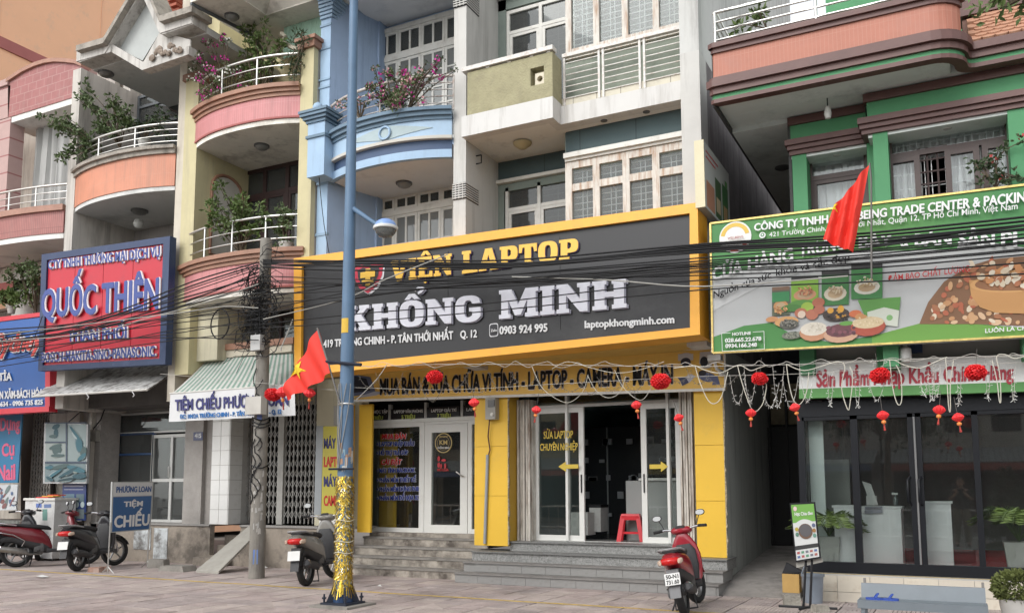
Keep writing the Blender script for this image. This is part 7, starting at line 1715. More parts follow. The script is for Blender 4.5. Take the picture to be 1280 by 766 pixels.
for k, pth in enumerate(left): cable(pth, Yk-.02*k, .014 if k < 5 else .009, cblk, labL, grpL)
for pth, lab in (([(323, 355), (250, 380), (190, 396), (100, 418), (-80, 432)], 'pale overhead cable sloping left from the concrete pole across the red sign'), ([(323, 385), (280, 383), (230, 390), (150, 400), (-80, 428)], 'second pale cable drooping left just under the black bundle'), ([(329, 399), (430, 374), (480, 350), (560, 318)], 'pale cable rising in front of the yellow laptop lettering'), ([(640, 346), (760, 350), (880, 358), (1060, 345)], 'pale thin cable sagging over the right end of the black sign')): cable(pth, Yk-.3, .009, cw, lab, None)
cable([(366, 399), (362, 410), (352, 434), (352, 438)], Yk-.1, .012, cw, 'short white cable hanging beside the left end of the orange frame', None); cable([(53, 395), (38, 438), (36, 440)], Yk, .008, cblk, 'thin cable dropping in front of the blue sign', None)
cable([(398, 210), (405, 280), (420, 360)], 11.9, .007, cblk, 'thin dark wire strung down the blue corner pilaster', None)

# ================================================================== FLAGS
fred = flat('flag_red', (.72, .035, .02), .7); fyel = flat('flag_yellow', (.80, .58, .03), .7)
def flag(label, rod, Y, corners, star_c, star_r, star_rot, clipstar=None, seed=0):
    """corners: photo outline TL, TR, BR, BL of the hanging cloth; waves in depth"""
    root = thing('flag', label, 'flag', tuple(A(*rod[0], Y))); rr_ = random.Random(seed)
    c = [A(*p, Y) for p in corners]; n = 18; b = MB()
    P = lambda u, v: (c[3]*(1-u)+c[2]*u)*(1-v)+(c[0]*(1-u)+c[1]*u)*v
    def W(u, v): p = P(u, v); return p+Vector((0, .05*math.sin(5.5*u*PI+v*2+seed)*(1.1-.5*v), .012*math.sin(7*u+seed)))
    for j in range(n+1):
        for i in range(n+1): b.v.append(W(i/n, j/n))
    for j in range(n):
        for i in range(n): k = j*(n+1)+i; b.f.append((k, k+1, k+n+2, k+n+1)); b.c.append(None)
    b.build('cloth', fred, root, 80, fix=False)
    # star lying on the waves
    b = MB(); cu, cv = star_c; pts = []
    for k in range(10): r_s = star_r if k % 2 == 0 else star_r*.4; a = star_rot+PI/2+k*PI/5; pts.append((cu+r_s*math.cos(a)*1.0, cv+r_s*math.sin(a)*1.25))
    def SP(u, v):
        u_, v_ = min(.995, max(.005, u)), min(.995, max(.005, v)); p = W(u_, v_); p.y -= .012; return p
    pxc = corners
    def inv(x, y):
        u, v = .5, .5
        f_ = lambda u, v: tuple((pxc[3][i]*(1-u)+pxc[2][i]*u)*(1-v)+(pxc[0][i]*(1-u)+pxc[1][i]*u)*v for i in (0, 1))
        for _ in range(20):
            fx, fy = f_(u, v); ax_, ay_ = f_(u+1e-3, v); bx_, by_ = f_(u, v+1e-3); j = [(ax_-fx)*1e3, (bx_-fx)*1e3, (ay_-fy)*1e3, (by_-fy)*1e3]; dt = j[0]*j[3]-j[1]*j[2]
            if abs(dt) < 1e-6: break
            ex, ey = x-fx, y-fy; u += (ex*j[3]-ey*j[1])/dt; v += (j[0]*ey-j[2]*ex)/dt
        return u, v
    pts = []
    for k in range(10): r_s = star_r if k % 2 == 0 else star_r*.42; a = star_rot+PI/2+k*PI/5; pts.append(inv(star_c[0]+r_s*math.cos(a), star_c[1]-r_s*math.sin(a)))
    cu, cv = inv(*star_c)
    ctr = SP(cu, cv)
    for k in range(10):
        a, d = pts[k], pts[(k+1) % 10]; m_ = 3
        for s in range(m_):   # small strips from the centre to the edge keep it on the cloth
            t0, t1 = s/m_, (s+1)/m_
            q_ = [(cu+(a[0]-cu)*t1, cv+(a[1]-cv)*t1), (cu+(d[0]-cu)*t1, cv+(d[1]-cv)*t1)]; w_ = [(cu+(d[0]-cu)*t0, cv+(d[1]-cv)*t0), (cu+(a[0]-cu)*t0, cv+(a[1]-cv)*t0)]
            if s == 0: b.poly([SP(*q_[0]), SP(*q_[1]), ctr])
            else: b.poly([SP(*q_[0]), SP(*q_[1]), SP(*w_[0]), SP(*w_[1])])
    b.build('star', fyel, root, fix=False)
    bar('flag_pole', flat('pole_dull', (.12, .11, .10), .5), root, [A(*p, Y) for p in rod], .012); return root
fl1 = flag('red flag with yellow star drooping beside the blue lamp post', [(426, 507), (414.5, 468), (396.5, 410)], bp0.y-.1, [(353, 488), (396.2, 411.5), (414.2, 467.5), (357, 501)], (372.5, 461), 12.5, -.45, seed=1)
fl2 = flag('red flag hanging in folds above the green billboard with a little yellow showing', [(1089.5, 348), (1089, 225), (1087, 204)], 10.9, [(1043, 258), (1086.5, 205.5), (1066, 316), (1028, 299)], (1041, 260), 8, .3, seed=2)

# ================================================================== LIGHT STRINGS, HOSE LOOPS, LANTERNS
Yh = bp0.y+.05
strm = flat('string_pale', (.42, .40, .36), .5); strd = flat('string_dark', (.10, .09, .08), .6); hose = flat('hose_cream', (.50, .48, .40), .45)
def wire(pxs, r, m, label, group=None, Y=None, name='light_string', cat='string', n=5):
    o = MB().tube(smoothpath([A(a, c, Y or Yh) for a, c in pxs], n), r, 5).build(name, m, None, 60); return tag(o, label, cat, group)
wire([(429, 457), (470, 457.5), (560, 455), (700, 456), (860, 458), (1000, 455), (1140, 449), (1420, 438)], .003, strm, 'upper straight pale wire that carries the new year decorations', 'support wires')
wire([(437, 484), (560, 487), (690, 480), (860, 471), (1000, 467), (1150, 458), (1420, 448)], .0025, strm, 'lower straight pale wire that carries the new year decorations', 'support wires')
wire([(200, 467), (320, 478), (415, 487), (437, 485)], .003, strm, 'thin pale wire left of the blue lamp post')
# pale garland hanging off the upper wire, with short ends
px = 441; rr = random.Random(41); tw9 = []
while px < 1300:
    w_ = rr.uniform(34, 52); sgn = 455 if px < 900 else 455-(px-900)*.032
    tw9 += [(px, sgn-rr.uniform(0, 3)), (px+w_*.3, sgn+rr.uniform(1, 5)), (px+w_*.55, sgn+rr.uniform(0, 4)), (px+w_*.85, sgn-rr.uniform(-1, 4))]; px += w_
wire(tw9, .003, strm, 'long pale light string twisting along the whole upper support wire', None)
# icicle strings of small lights
def icicle(px0, px1, y0, depth, k, white=False):
    pts = []; n = 8
    for i in range(n+1): t = i/n; pts.append(A(px0+(px1-px0)*t, y0+depth*4*t*(1-t), Yh-.02))
    P = smoothpath(pts, 3); root = thing('fairy_lights', 'drooping loop of small white lights hanging from the pale wires' if white else 'drooping dark loop of tiny unlit lights hanging from the pale wires', 'fairy lights', tuple(pts[0]), group='white fairy light loops' if white else 'dark fairy light loops')
    MB().tube(P, .0022, 4).build('cord', strd if not white else strm, root)
    b = MB(); rr_ = random.Random(k)
    for p in P[1:-1:1]:
        d = Vector((rr_.uniform(-1, 1), rr_.uniform(-1, 1), rr_.uniform(-1.2, .2))).normalized()*.03; b.tube([p, p+d], [.001, .0026], 4)
    b.build('bulbs', flat('bulb_white', (.75, .75, .72), .3) if white else flat('bulb_dull', (.15, .13, .10), .4), root)['kind'] = 'stuff'
px = 448; k = 0
while px < 905: w_ = rr.uniform(24, 40); icicle(px, px+w_, 470-(px-448)*.012+rr.uniform(-6, 6), rr.uniform(12, 28), k); px += w_*.8; k += 1
for px, w_, y0, dp_ in ((912, 20, 468, 36), (930, 16, 460, 42), (952, 22, 478, 30), (966, 14, 458, 50), (978, 20, 470, 38), (1000, 18, 460, 42), (1034, 8, 462, 44), (1068, 8, 460, 48), (1085, 22, 470, 30), (1160, 8, 462, 38), (1166, 10, 455, 40), (1196, 6, 455, 50), (1232, 6, 450, 48), (1264, 5, 458, 42), (1150, 10, 470, 24), (1090, 16, 448, 20)): icicle(px, px+w_, y0, dp_, k, True); k += 1
# cream hose loops
for pts, lab in (([(842, 460), (858, 458), (869, 457), (880, 462), (900, 466), (918, 458), (927, 457), (938, 463), (948, 460), (960, 456)], 'long cream neon hose waving along the wire beside the mustard board'), ([(869, 458), (875, 478), (885, 500), (894, 504), (902, 495), (908, 472), (910, 464)], 'cream neon hose loop in front of the right yellow pillar'),
                 ([(922, 457), (928, 480), (938, 508), (945, 514), (954, 503), (958, 482), (954, 478)], 'cream neon hose loop over the dark side passage'), ([(983, 455), (986, 478), (992, 500), (1000, 505), (1008, 490), (1011, 465)], 'cream neon hose loop left of the white and green fascia'),
                 ([(983, 455), (1005, 463), (1035, 455), (1048, 452), (1056, 458), (1052, 485), (1060, 512), (1063, 500), (1066, 470), (1062, 458)], 'cream neon hose loop hanging over the left end of the crimson lettering'), ([(1109, 450), (1118, 450), (1130, 456), (1150, 460), (1170, 452), (1184, 446)], 'cream neon hose sagging over the middle of the crimson lettering'),
                 ([(1112, 450), (1116, 485), (1122, 505), (1127, 500), (1126, 470), (1120, 456)], 'cream neon hose loop right of the largest rosette'), ([(1182, 447), (1184, 480), (1186, 510), (1188, 512), (1188, 480), (1192, 450)], 'narrow cream neon hose loop beside the right glass doors'), ([(1240, 450), (1246, 475), (1249, 500), (1251, 500), (1250, 470), (1246, 446), (1256, 443), (1268, 448), (1285, 444)], 'cream neon hose loop near the right edge'),
                 ([(690, 461), (710, 452), (740, 460), (770, 466), (800, 462), (830, 452)], 'cream neon hose sagging over the camera lettering'), ([(665, 458), (676, 482), (690, 495), (710, 503), (728, 490), (735, 468)], 'cream neon hose loop over the head of the shop doorway'), ([(735, 470), (745, 488), (760, 497), (775, 490), (782, 470)], 'cream neon hose loop at the middle of the doorway head'), ([(768, 462), (780, 485), (800, 500), (812, 488), (818, 470)], 'cream neon hose loop left of the big round rosette')):
    wire(pts, .0046 if pts[0][0] > 840 else .003, hose, lab, None, Yh-.05, 'neon_hose', 'hose')
wire([(484, 455), (470, 475), (445, 500), (438, 506)], .005, strm, 'pale cord slanting down to the blue lamp post', None)
# paper rosettes and small lanterns
prd = mat('red_paper', (.78, .025, .03), .55, .12, 25, .15)
def pompom(seed=0, n=150):
    b = MB(); rr_ = random.Random(seed)
    for k in range(n):
        zc = 1-2*(k+.5)/n; ph = k*2.39996; r_s = math.sqrt(1-zc*zc); d = Vector((r_s*math.cos(ph), r_s*math.sin(ph), zc*.86)); t1 = d.orthogonal().normalized(); t2 = d.cross(t1).normalized(); a = rr_.random()*PI; u = t1*math.cos(a)+t2*math.sin(a); v = d.cross(u)
        c0 = d*.45; w_ = .24+.10*rr_.random(); L__ = .93+.14*rr_.random()
        pts = [c0-u*.05, c0+u*.05, d*L__*.86+u*w_+v*.05, d*L__+u*w_*.45-v*.06, d*L__*1.03+v*.07, d*L__-u*w_*.45-v*.06, d*L__*.86-u*w_+v*.05]; b.poly(pts)
    me = b.mesh('petals'); me.materials.append(prd); return me
def ball_mesh():
    b = MB(); b.lathe([(.05, -.55), (.35, -.5), (.6, -.3), (.72, 0), (.6, .3), (.35, .5), (.05, .55)], 16); me = b.mesh('core', smooth=60); me.materials.append(prd); return me
def lantern_mesh():   # folded paper lantern: pleated, pinched top and bottom
    b = MB(); prof = [(.10, 1), (.45, .8), (.85, .38), (1.02, 0), (.85, -.38), (.45, -.8), (.10, -1)]; n = 24; base = 0
    for r_s, z in prof:
        for k in range(n): a = 2*PI*k/n; q = r_s*(1.0 if k % 2 else .86); b.v.append(Vector((q*math.cos(a), q*math.sin(a), z*.8)))
    for i in range(len(prof)-1):
        for k in range(n): l = (k+1) % n; b.f.append((i*n+k, i*n+l, (i+1)*n+l, (i+1)*n+k)); b.c.append(None)
    me = b.mesh('pleats'); me.materials.append(prd); return me
pms = [pompom(s) for s in (1, 2, 3)]; cmz = ball_mesh(); lms = lantern_mesh(); orb = flat('orange_bead', (.75, .25, .06), .4); tass = flat('dark_red_tassel', (.35, .04, .03), .8)
decos = [(341, 493, 8, 'p', 'red paper rosette behind the concrete pole boxes at the left'), (353, 490, 6.5, 'l', 'small red lantern tucked behind the drooping flag'), (387, 491, 6, 'l', 'small red lantern hanging right of the drooping star flag'), (543, 471, 9, 'p', 'red rosette over the left part of the mustard lettering'), (592.5, 503, 6, 'l', 'small red lantern left of the pillar meter box'),
         (670.5, 512, 5.5, 'l', 'small red lantern over the left end of the shop doorway'), (825.5, 476.5, 12.5, 'p', 'largest red rosette over the right end of the mustard lettering'), (795.5, 506, 6.3, 'l', 'small red lantern with tassel in the middle of the shop doorway'), (848.5, 522, 6.2, 'l', 'small red lantern beside the right rusty channel'),
         (949.5, 473, 10.5, 'p', 'red rosette in front of the dark side passage'), (938.5, 516, 6.8, 'l', 'small red lantern with tassel low in the side passage'), (993.5, 509, 6.8, 'l', 'small red lantern just left of the black glass front'), (1099.5, 469, 13.5, 'p', 'big red rosette over the crimson lettering'), (1103.5, 519, 8, 'l', 'red lantern over the left glass door'),
         (1174, 512, 8.3, 'l', 'red lantern over the right glass door'), (1197.5, 521.5, 8, 'l', 'lowest red lantern right of the glass doors'), (1219.5, 465, 14.5, 'p', 'big orange red rosette near the right end of the crimson lettering')]
for i, (px, py, r_s, kd, lab) in enumerate(decos):
    c = A(px, py, Yh-.08); s = r_s*((A(px+1, py, Yh)-A(px, py, Yh)).length)
    t_ = thing('paper_rosette' if kd == 'p' else 'paper_lantern', lab, 'decoration', tuple(c), 0, 'red new year decorations'); t_.rotation_euler = (.2*math.sin(i), .2*math.cos(i*2), i*.7)
    if kd == 'p':
        for me, nm in ((pms[i % 3], 'petals'), (cmz, 'core')): o = bpy.data.objects.new(nm, me); C.objects.link(o); o.parent = t_; o.scale = (s*.98, s*.98, s*.88)
    else:
        o = bpy.data.objects.new('pleats', lms); C.objects.link(o); o.parent = t_; o.scale = (s, s, s)
        m_ = MB().lathe([(.006, -s*.8), (.022, -s*1.0), (.022, -s*1.3), (.006, -s*1.5)], 8).mesh('bead', smooth=60); m_.materials.append(orb); o = bpy.data.objects.new('bead', m_); C.objects.link(o); o.parent = t_
        m_ = MB().lathe([(.004, -s*1.5), (.012, -s*2.6)], 8).mesh('tassel'); m_.materials.append(tass); o = bpy.data.objects.new('tassel', m_); C.objects.link(o); o.parent = t_
    m_ = MB().tube([(0, 0, s*.6), (0, 0, s*.6+.16)], .0025, 4).mesh('cord'); m_.materials.append(strd); o = bpy.data.objects.new('cord', m_); C.objects.link(o); o.parent = t_
# ================================================================== SCOOTERS
rub = mat('tyre_rubber', (.018, .018, .018), .85, .2, 20, .3); alloy = mat('alloy_rim', (.30, .30, .30), .35, .1, 10, 0, metal=.7); dkpl = mat('dark_trim_plastic', (.03, .03, .032), .55, .15, 20, .1)
chrome = mat('chrome', (.65, .65, .66), .15, .05, 10, 0, metal=.95); engm = mat('engine_metal', (.13, .13, .13), .5, .3, 14, .3, metal=.5); seatm = mat('seat_vinyl', (.02, .02, .022), .6, .2, 30, .2)
redlens = flat('red_lens', (.50, .01, .01), .2); amb = flat('clear_lens', (.55, .42, .33), .15); platem = flat('plate_white', (.62, .62, .60), .4)
def paint(nm, col): return mat(nm, col, .28, .06, 6, 0, .12, tuple(c*.5+.06 for c in col), 5, coat=.6)
def swapxz(b):   # turn a loft built along x into one that runs up z (x <-> z)
    b.v = [Vector((v.z, v.y, v.x)) for v in b.v]; return b
def scooter(label, rear, heading, col, shieldc=None, fendc=None, lean=.10, rack=False, plate=None, steer=.0, vespa=False, scale=1.):
    t_ = thing('motor_scooter', label, 'scooter', tuple(rear), 0, 'parked motor scooters'); t_.rotation_mode = 'XYZ'
    t_.rotation_euler = (0, 0, heading); t_.scale = (scale,)*3
    fendc = fendc or dkpl; shieldc = shieldc or col
    def mk(b, nm, m, par=None, smooth=45):
        me = b.mesh(nm); bm = bmesh.new(); bm.from_mesh(me); bmesh.ops.recalc_face_normals(bm, faces=bm.faces)
        if lean and par is None or True:
            for v in bm.verts: v.co = Matrix.Rotation(lean, 3, 'X') @ v.co
        bm.to_mesh(me); bm.free()
        if smooth: me.shade_smooth(); me.set_sharp_from_angle(angle=math.radians(smooth))
        me.materials.append(m); o = bpy.data.objects.new(nm, me); C.objects.link(o); o.parent = par or t_; return o
    R_ = .285; W = 1.27
    def wheel(x, nm, st=0.):
        f = lambda b: b
        def rot(b):
            if st:
                for v in b.v: v.xyz = Matrix.Rotation(st, 3, 'Z') @ (v-Vector((x, 0, 0))) + Vector((x, 0, 0))
            return b
        prof = [(R_-.075, -.042), (R_-.05, -.052), (R_-.015, -.045), (R_, -.018), (R_, .018), (R_-.015, .045), (R_-.05, .052), (R_-.075, .042)]
        b = MB(); n = 28
        for r_s, h in prof:
            for k in range(n): a = 2*PI*k/n; b.v.append(Vector((x+r_s*math.cos(a), h, R_+r_s*math.sin(a))))
        for i in range(len(prof)):
            i2 = (i+1) % len(prof)
            for k in range(n): l = (k+1) % n; b.f.append((i*n+k, i*n+l, i2*n+l, i2*n+k)); b.c.append(None)
        w_ = mk(rot(b), nm, rub)
        b = MB(); b.tube([(x+(R_-.082)*math.cos(a), 0, R_+(R_-.082)*math.sin(a)) for a in [2*PI*k/24 for k in range(24)]], .022, 6, closed=True)
        for k in range(5):
            a = 2*PI*k/5+.3; b.tube([(x+.03*math.cos(a), 0, R_+.03*math.sin(a)), (x+(R_-.08)*math.cos(a+.12), 0, R_+(R_-.08)*math.sin(a+.12))], [.018, .014], 6)
        mk(rot(b), 'rim', alloy, w_); b = MB(); b.lathe([(.045, -.06), (.045, .06)], 14, (x, 0, R_), 'y'); mk(rot(b), 'hub', engm, w_)
    wheel(0, 'rear_wheel'); wheel(W, 'front_wheel', steer)
    # rear body
    mk(MB().loft([(-.42, .745, .045, .03), (-.36, .735, .10, .065), (-.2, .70, .13, .10), (0, .66, .15, .13), (.22, .60, .155, .17), (.42, .54, .14, .17), (.55, .44, .12, .13), (.60, .36, .10, .06)], 16, 2.8), 'rear_body', col)
    mk(MB().loft([(-.34, .52, .04, .06), (-.1, .55, .09, .08), (.2, .48, .13, .13), (.45, .38, .13, .12), (.55, .32, .12, .06)], 12, 3), 'inner_body', dkpl)
    mk(MB().loft([(-.34, .80, .06, .012), (-.28, .815, .11, .025), (0, .80, .13, .035), (.18, .775, .13, .05), (.36, .765, .12, .045), (.52, .745, .09, .04), (.58, .72, .05, .02)], 14, 2.6), 'seat', seatm)
    gr = MB(); gr.tube([(-.05, .15, .80), (-.30, .145, .84), (-.42, .09, .85), (-.45, 0, .85), (-.42, -.09, .85), (-.30, -.145, .84), (-.05, -.15, .80)], .014, 6); mk(gr, 'grab_rail', chrome if rack else flat('grab_rail_grey', (.26, .26, .26), .4))
    mk(MB().loft([(-.47, .70, .02, .02), (-.44, .70, .10, .045), (-.38, .70, .13, .05)], 14, 3), 'tail_light', redlens)
    for s in (1, -1): mk(MB().loft([(-.46, .69, .012, .02, s*.115), (-.42, .695, .03, .035, s*.125), (-.34, .70, .02, .03, s*.135)], 10, 2.4), 'turn_signal', amb)
    # rear mudguard and number plate
    mk(MB()._pr([Vector((-.36, -.075, .60)), Vector((-.36, .075, .60)), Vector((-.46, .065, .26)), Vector((-.46, -.065, .26))][::-1], [Vector((-.30, -.075, .60)), Vector((-.30, .075, .60)), Vector((-.42, .065, .26)), Vector((-.42, -.065, .26))][::-1]), 'rear_mudguard', fendc, None, 0)
    ar = MB(); pts = [(R_+.05)*1 for _ in range(1)];
    for k in range(8):
        a0, a1 = math.radians(60+k*14), math.radians(60+(k+1)*14); r0 = R_+.045; ar._pr([Vector((r0*math.cos(a0), -.07, R_+r0*math.sin(a0))), Vector((r0*math.cos(a0), .07, R_+r0*math.sin(a0))), Vector((r0*math.cos(a1), .07, R_+r0*math.sin(a1))), Vector((r0*math.cos(a1), -.07, R_+r0*math.sin(a1)))], [Vector(((r0+.012)*math.cos(a0), -.07, R_+(r0+.012)*math.sin(a0))), Vector(((r0+.012)*math.cos(a0), .07, R_+(r0+.012)*math.sin(a0))), Vector(((r0+.012)*math.cos(a1), .07, R_+(r0+.012)*math.sin(a1))), Vector(((r0+.012)*math.cos(a1), -.07, R_+(r0+.012)*math.sin(a1)))])
    mk(ar, 'wheel_hugger', dkpl)
    pp = lambda y, z, d: Vector((-.405-(.62-z)*.25-d, y, z))
    pl_ = mk(MB()._pr([pp(-.095, .42, .02), pp(.095, .42, .02), pp(.095, .56, .02), pp(-.095, .56, .02)][::-1], [pp(-.095, .42, .012), pp(.095, .42, .012), pp(.095, .56, .012), pp(-.095, .56, .012)][::-1]), 'number_plate', platem, None, 0)
    if plate:
        for body, z0, z1 in ((plate[0], .50, .545), (plate[1], .435, .48)):
            vs, fs = _curve(body=body, off=.02, ext=.5); x0 = min(v.x for v in vs); x1_ = max(v.x for v in vs); b = MB()
            for v in vs: b.v.append(pp(.078-.156*(v.x-x0)/(x1_-x0), z0+(z1-z0)*v.y/CAP, .023+.002*v.z))
            b.f = fs; b.c = [None]*len(fs); mk(b, 'plate_number', lk_, pl_, 0)
    # engine, gearcase, exhaust, shock
    mk(MB().loft([(-.08, .29, .05, .07, .11), (.05, .30, .07, .09, .11), (.3, .33, .08, .09, .09), (.42, .36, .06, .07, .06)], 12, 3), 'gearcase', engm); mk(MB().loft([(.28, .36, .10, .10, -.02), (.42, .37, .12, .11, -.02), (.55, .38, .07, .07, -.02)], 10, 4), 'engine_block', engm)
    mk(MB().loft([(-.12, .44, .05, .06, .12), (.1, .46, .06, .08, .12), (.22, .45, .04, .05, .12)], 10, 3), 'air_filter', dkpl)
    ex = MB(); ex.tube([(-.36, -.15, .37), (-.34, -.15, .365), (-.05, -.15, .32), (.12, -.14, .28), (.2, -.12, .24), (.42, -.04, .24), (.48, -.02, .32)], [.035, .058, .062, .05, .022, .02, .02], 12); e_ = mk(ex, 'exhaust', dkpl if not rack else mat('exhaust_steel', (.30, .29, .27), .4, .2, 8, 0, metal=.7)); mk(MB().lathe([(.06, -.03), (.045, -.055), (.02, -.058)], 12, (-.28, -.15, .37), 'x'), 'exhaust_cap', chrome, e_)
    mk(MB().lathe([(.02, -.15), (.035, -.15), (.035, .14), (.02, .15)], 10, (-.02, .12, .52)), 'shock_absorber', chrome)
    # floorboard, tunnel, leg shield, front fender
    mk(MB().loft([(.50, .30, .15, .05), (.62, .30, .165, .035), (.86, .30, .165, .035), (.98, .34, .15, .05)], 12, 5), 'floorboard', dkpl)
    sh = MB().loft([(.30, .93, .13, .06), (.38, .96, .17, .05), (.52, .97, .195, .05), (.68, .96, .20, .06), (.82, .945, .17, .075), (.93, .93, .11, .065), (.98, .925, .07, .05)], 18, 2.6); mk(swapxz(sh), 'leg_shield', shieldc)
    mk(swapxz(MB().loft([(.36, .905, .13, .045), (.55, .895, .16, .05), (.75, .895, .15, .05), (.84, .90, .10, .04)], 14, 3)), 'inner_shield', dkpl)
    mk(swapxz(MB().loft([(.50, 1.03, .06, .06), (.64, 1.06, .09, .05), (.78, 1.03, .08, .05), (.86, .99, .05, .03)], 12, 2.4)), 'front_panel', col)
    ff = MB(); n = 10
    for k in range(n):
        a0, a1 = math.radians(20+k*14), math.radians(20+(k+1)*14); r0, w0 = R_+.03, .06
        P = lambda a, y, dr: Vector((W+(r0+dr-abs(y)*.4)*math.cos(a), y, R_+(r0+dr-abs(y)*.4)*math.sin(a)))
        ff._pr([P(a0, -w0, 0), P(a0, 0, 0), P(a1, 0, 0), P(a1, -w0, 0)], [P(a0, -w0, .014), P(a0, 0, .014), P(a1, 0, .014), P(a1, -w0, .014)]); ff._pr([P(a0, 0, 0), P(a0, w0, 0), P(a1, w0, 0), P(a1, 0, 0)], [P(a0, 0, .014), P(a0, w0, .014), P(a1, w0, .014), P(a1, 0, .014)])
    if steer:
        for v in ff.v: v.xyz = Matrix.Rotation(steer, 3, 'Z') @ (v-Vector((W, 0, 0)))+Vector((W, 0, 0))
    mk(ff, 'front_mudguard', col)
    for s in (1, -1): mk(MB().tube([(W, s*.07, R_), (W-.10, s*.06, .58)], .022, 8), 'fork_leg', chrome)
    mk(MB().tube([(W-.12, 0, .55), (.955, 0, 1.0)], .03, 8), 'steering_column', dkpl)
    # headset, bars, mirrors
    hs = Vector((.93, 0, 1.02))
    mk(MB().loft([(.83, 1.03, .06, .02), (.87, 1.03, .13, .045), (.95, 1.025, .15, .06), (1.03, 1.01, .12, .055), (1.08, .995, .07, .035)], 16, 2.6), 'headset', col)
    mk(MB().loft([(1.03, 1.0, .09, .035), (1.085, .995, .06, .028)], 12, 2.6), 'headlight', flat('headlight_glass', (.5, .5, .5), .1)); mk(MB().loft([(.845, 1.055, .06, .02), (.87, 1.07, .07, .02), (.92, 1.085, .06, .012)], 10, 3), 'dashboard', dkpl)
    hb = MB(); hb.tube([(.84, -.35, 1.05), (.90, -.22, 1.06), (.93, -.10, 1.04), (.93, .10, 1.04), (.90, .22, 1.06), (.84, .35, 1.05)], .014, 8); h_ = mk(hb, 'handlebar', chrome)
    for s in (1, -1):
        mk(MB().tube([(.885, s*.25, 1.06), (.835, s*.365, 1.05)], .021, 10), 'grip', rub, h_); mk(MB().tube([(.93, s*.20, 1.05), (.955, s*.28, 1.04), (.92, s*.36, 1.035)], .007, 6), 'brake_lever', chrome, h_)
        st = mk(MB().tube([(.90, s*.22, 1.06), (.93, s*.25, 1.14), (.92, s*.28, 1.20)], .007, 6), 'mirror_stem', dkpl)
        mk(MB().loft([(.905, 1.235, .055, .032, s*.30), (.925, 1.235, .068, .042, s*.30), (.94, 1.235, .05, .03, s*.30)], 14, 2.3), 'mirror_shell', dkpl, st); mk(MB().loft([(.9005, 1.235, .055, .033, s*.30), (.9045, 1.235, .058, .034, s*.30)], 14, 2.3), 'mirror_glass', flat('mirror_glass', (.72, .74, .74), .12, .3), st)
    mk(MB().tube([(.30, .09, .25), (.27, .22, .01), (.22, .24, .004)], .012, 6), 'side_stand', dkpl); mk(MB().tube([(.16, -.12, .26), (.14, -.15, .06), (.14, .13, .06), (.16, .12, .26)], .013, 6), 'centre_stand', dkpl)
    for s in (1, -1): mk(MB().tube([(.34, s*.13, .30), (.36, s*.24, .31)], .014, 6), 'foot_peg', rub)
    if rack:
        b = MB();
        for s in (1, -1): b.tube([(-.30, s*.20, .66), (-.38, s*.17, .68), (-.1, s*.21, .62), (.1, s*.20, .50), (.05, s*.19, .40)], .012, 6)
        b.tube([(-.38, .17, .68), (-.48, 0, .70), (-.38, -.17, .68)], .012, 6); mk(b, 'chrome_guard', chrome)
    return t_
def hd_of(a, c): p, q = AZ(*a), AZ(*c); return p, math.atan2(q.y-p.y, q.x-p.x)
wine = paint('wine_red_paint', (.16, .012, .02)); blkp = paint('black_paint', (.018, .018, .022)); greyp = paint('grey_beige_paint', (.22, .21, .19)); cran = paint('crimson_paint', (.30, .012, .025))
p, h = hd_of((96.5, 713.5), (157, 704)); scooter('black scooter with blank white plate parked behind the blue mat shop sign', p, h, blkp, lean=-.05, steer=-.5)
p, h = hd_of((20, 708.5), (72, 706)); scooter('wine red scooter with chrome rack, second from the left edge', p, h, wine, lean=-.05, rack=True, fendc=flat('fender_grey', (.10, .10, .10), .5), steer=.2)
p, h = hd_of((-6, 706.5), (58, 699)); scooter('dark scooter behind the wine red one, cut off by the left edge', p, h, blkp, lean=-.05, steer=.5)
p, h = hd_of((383, 732), (433, 718)); scooter('grey beige scooter parked partly behind the gold wrapped lamp post', p, h, greyp, lean=-.06, steer=-.35)
p, h = hd_of((857, 768), (881, 746)); scooter('crimson scooter with white plate parked at the foot of the tiled steps', p, h, cran, shieldc=cran, fendc=flat('fender_pale_grey', (.13, .13, .135), .45), lean=-.17, scale=.93, plate=('50-N1', '731.60'), steer=-.25)

# ================================================================== PLANTS
leafm = mat('leaf_green', (.085, .125, .045), .6, .35, 12, .1); leafl = mat('leaf_light_green', (.10, .15, .04), .6, .3, 12, .1); leafd = mat('leaf_dark_green', (.045, .075, .03), .6, .3, 12, .1)
barkm = mat('twig_brown', (.10, .075, .05), .9, .2, 10, .2); magm = flat('magenta_bracts', (.55, .03, .30), .7); whm = flat('white_bracts', (.62, .62, .55), .7); potw = mat('white_pot', (.52, .51, .48), .6, .08, 5, .05, .3, (.3, .28, .25), 4); pott = mat('brown_pot', (.22, .12, .08), .8, .15, 6, .1)
def leaf(b, p, d, l_, w_, rr_):
    s_ = d.cross(Vector((rr_.uniform(-1, 1), rr_.uniform(-1, 1), rr_.uniform(-.3, 1)))).normalized()*w_; m_ = p+d*l_*.5; nn = d.cross(s_).normalized()*l_*.12
    b.poly([p, m_+s_+nn, p+d*l_]); b.poly([p, p+d*l_, m_-s_+nn])
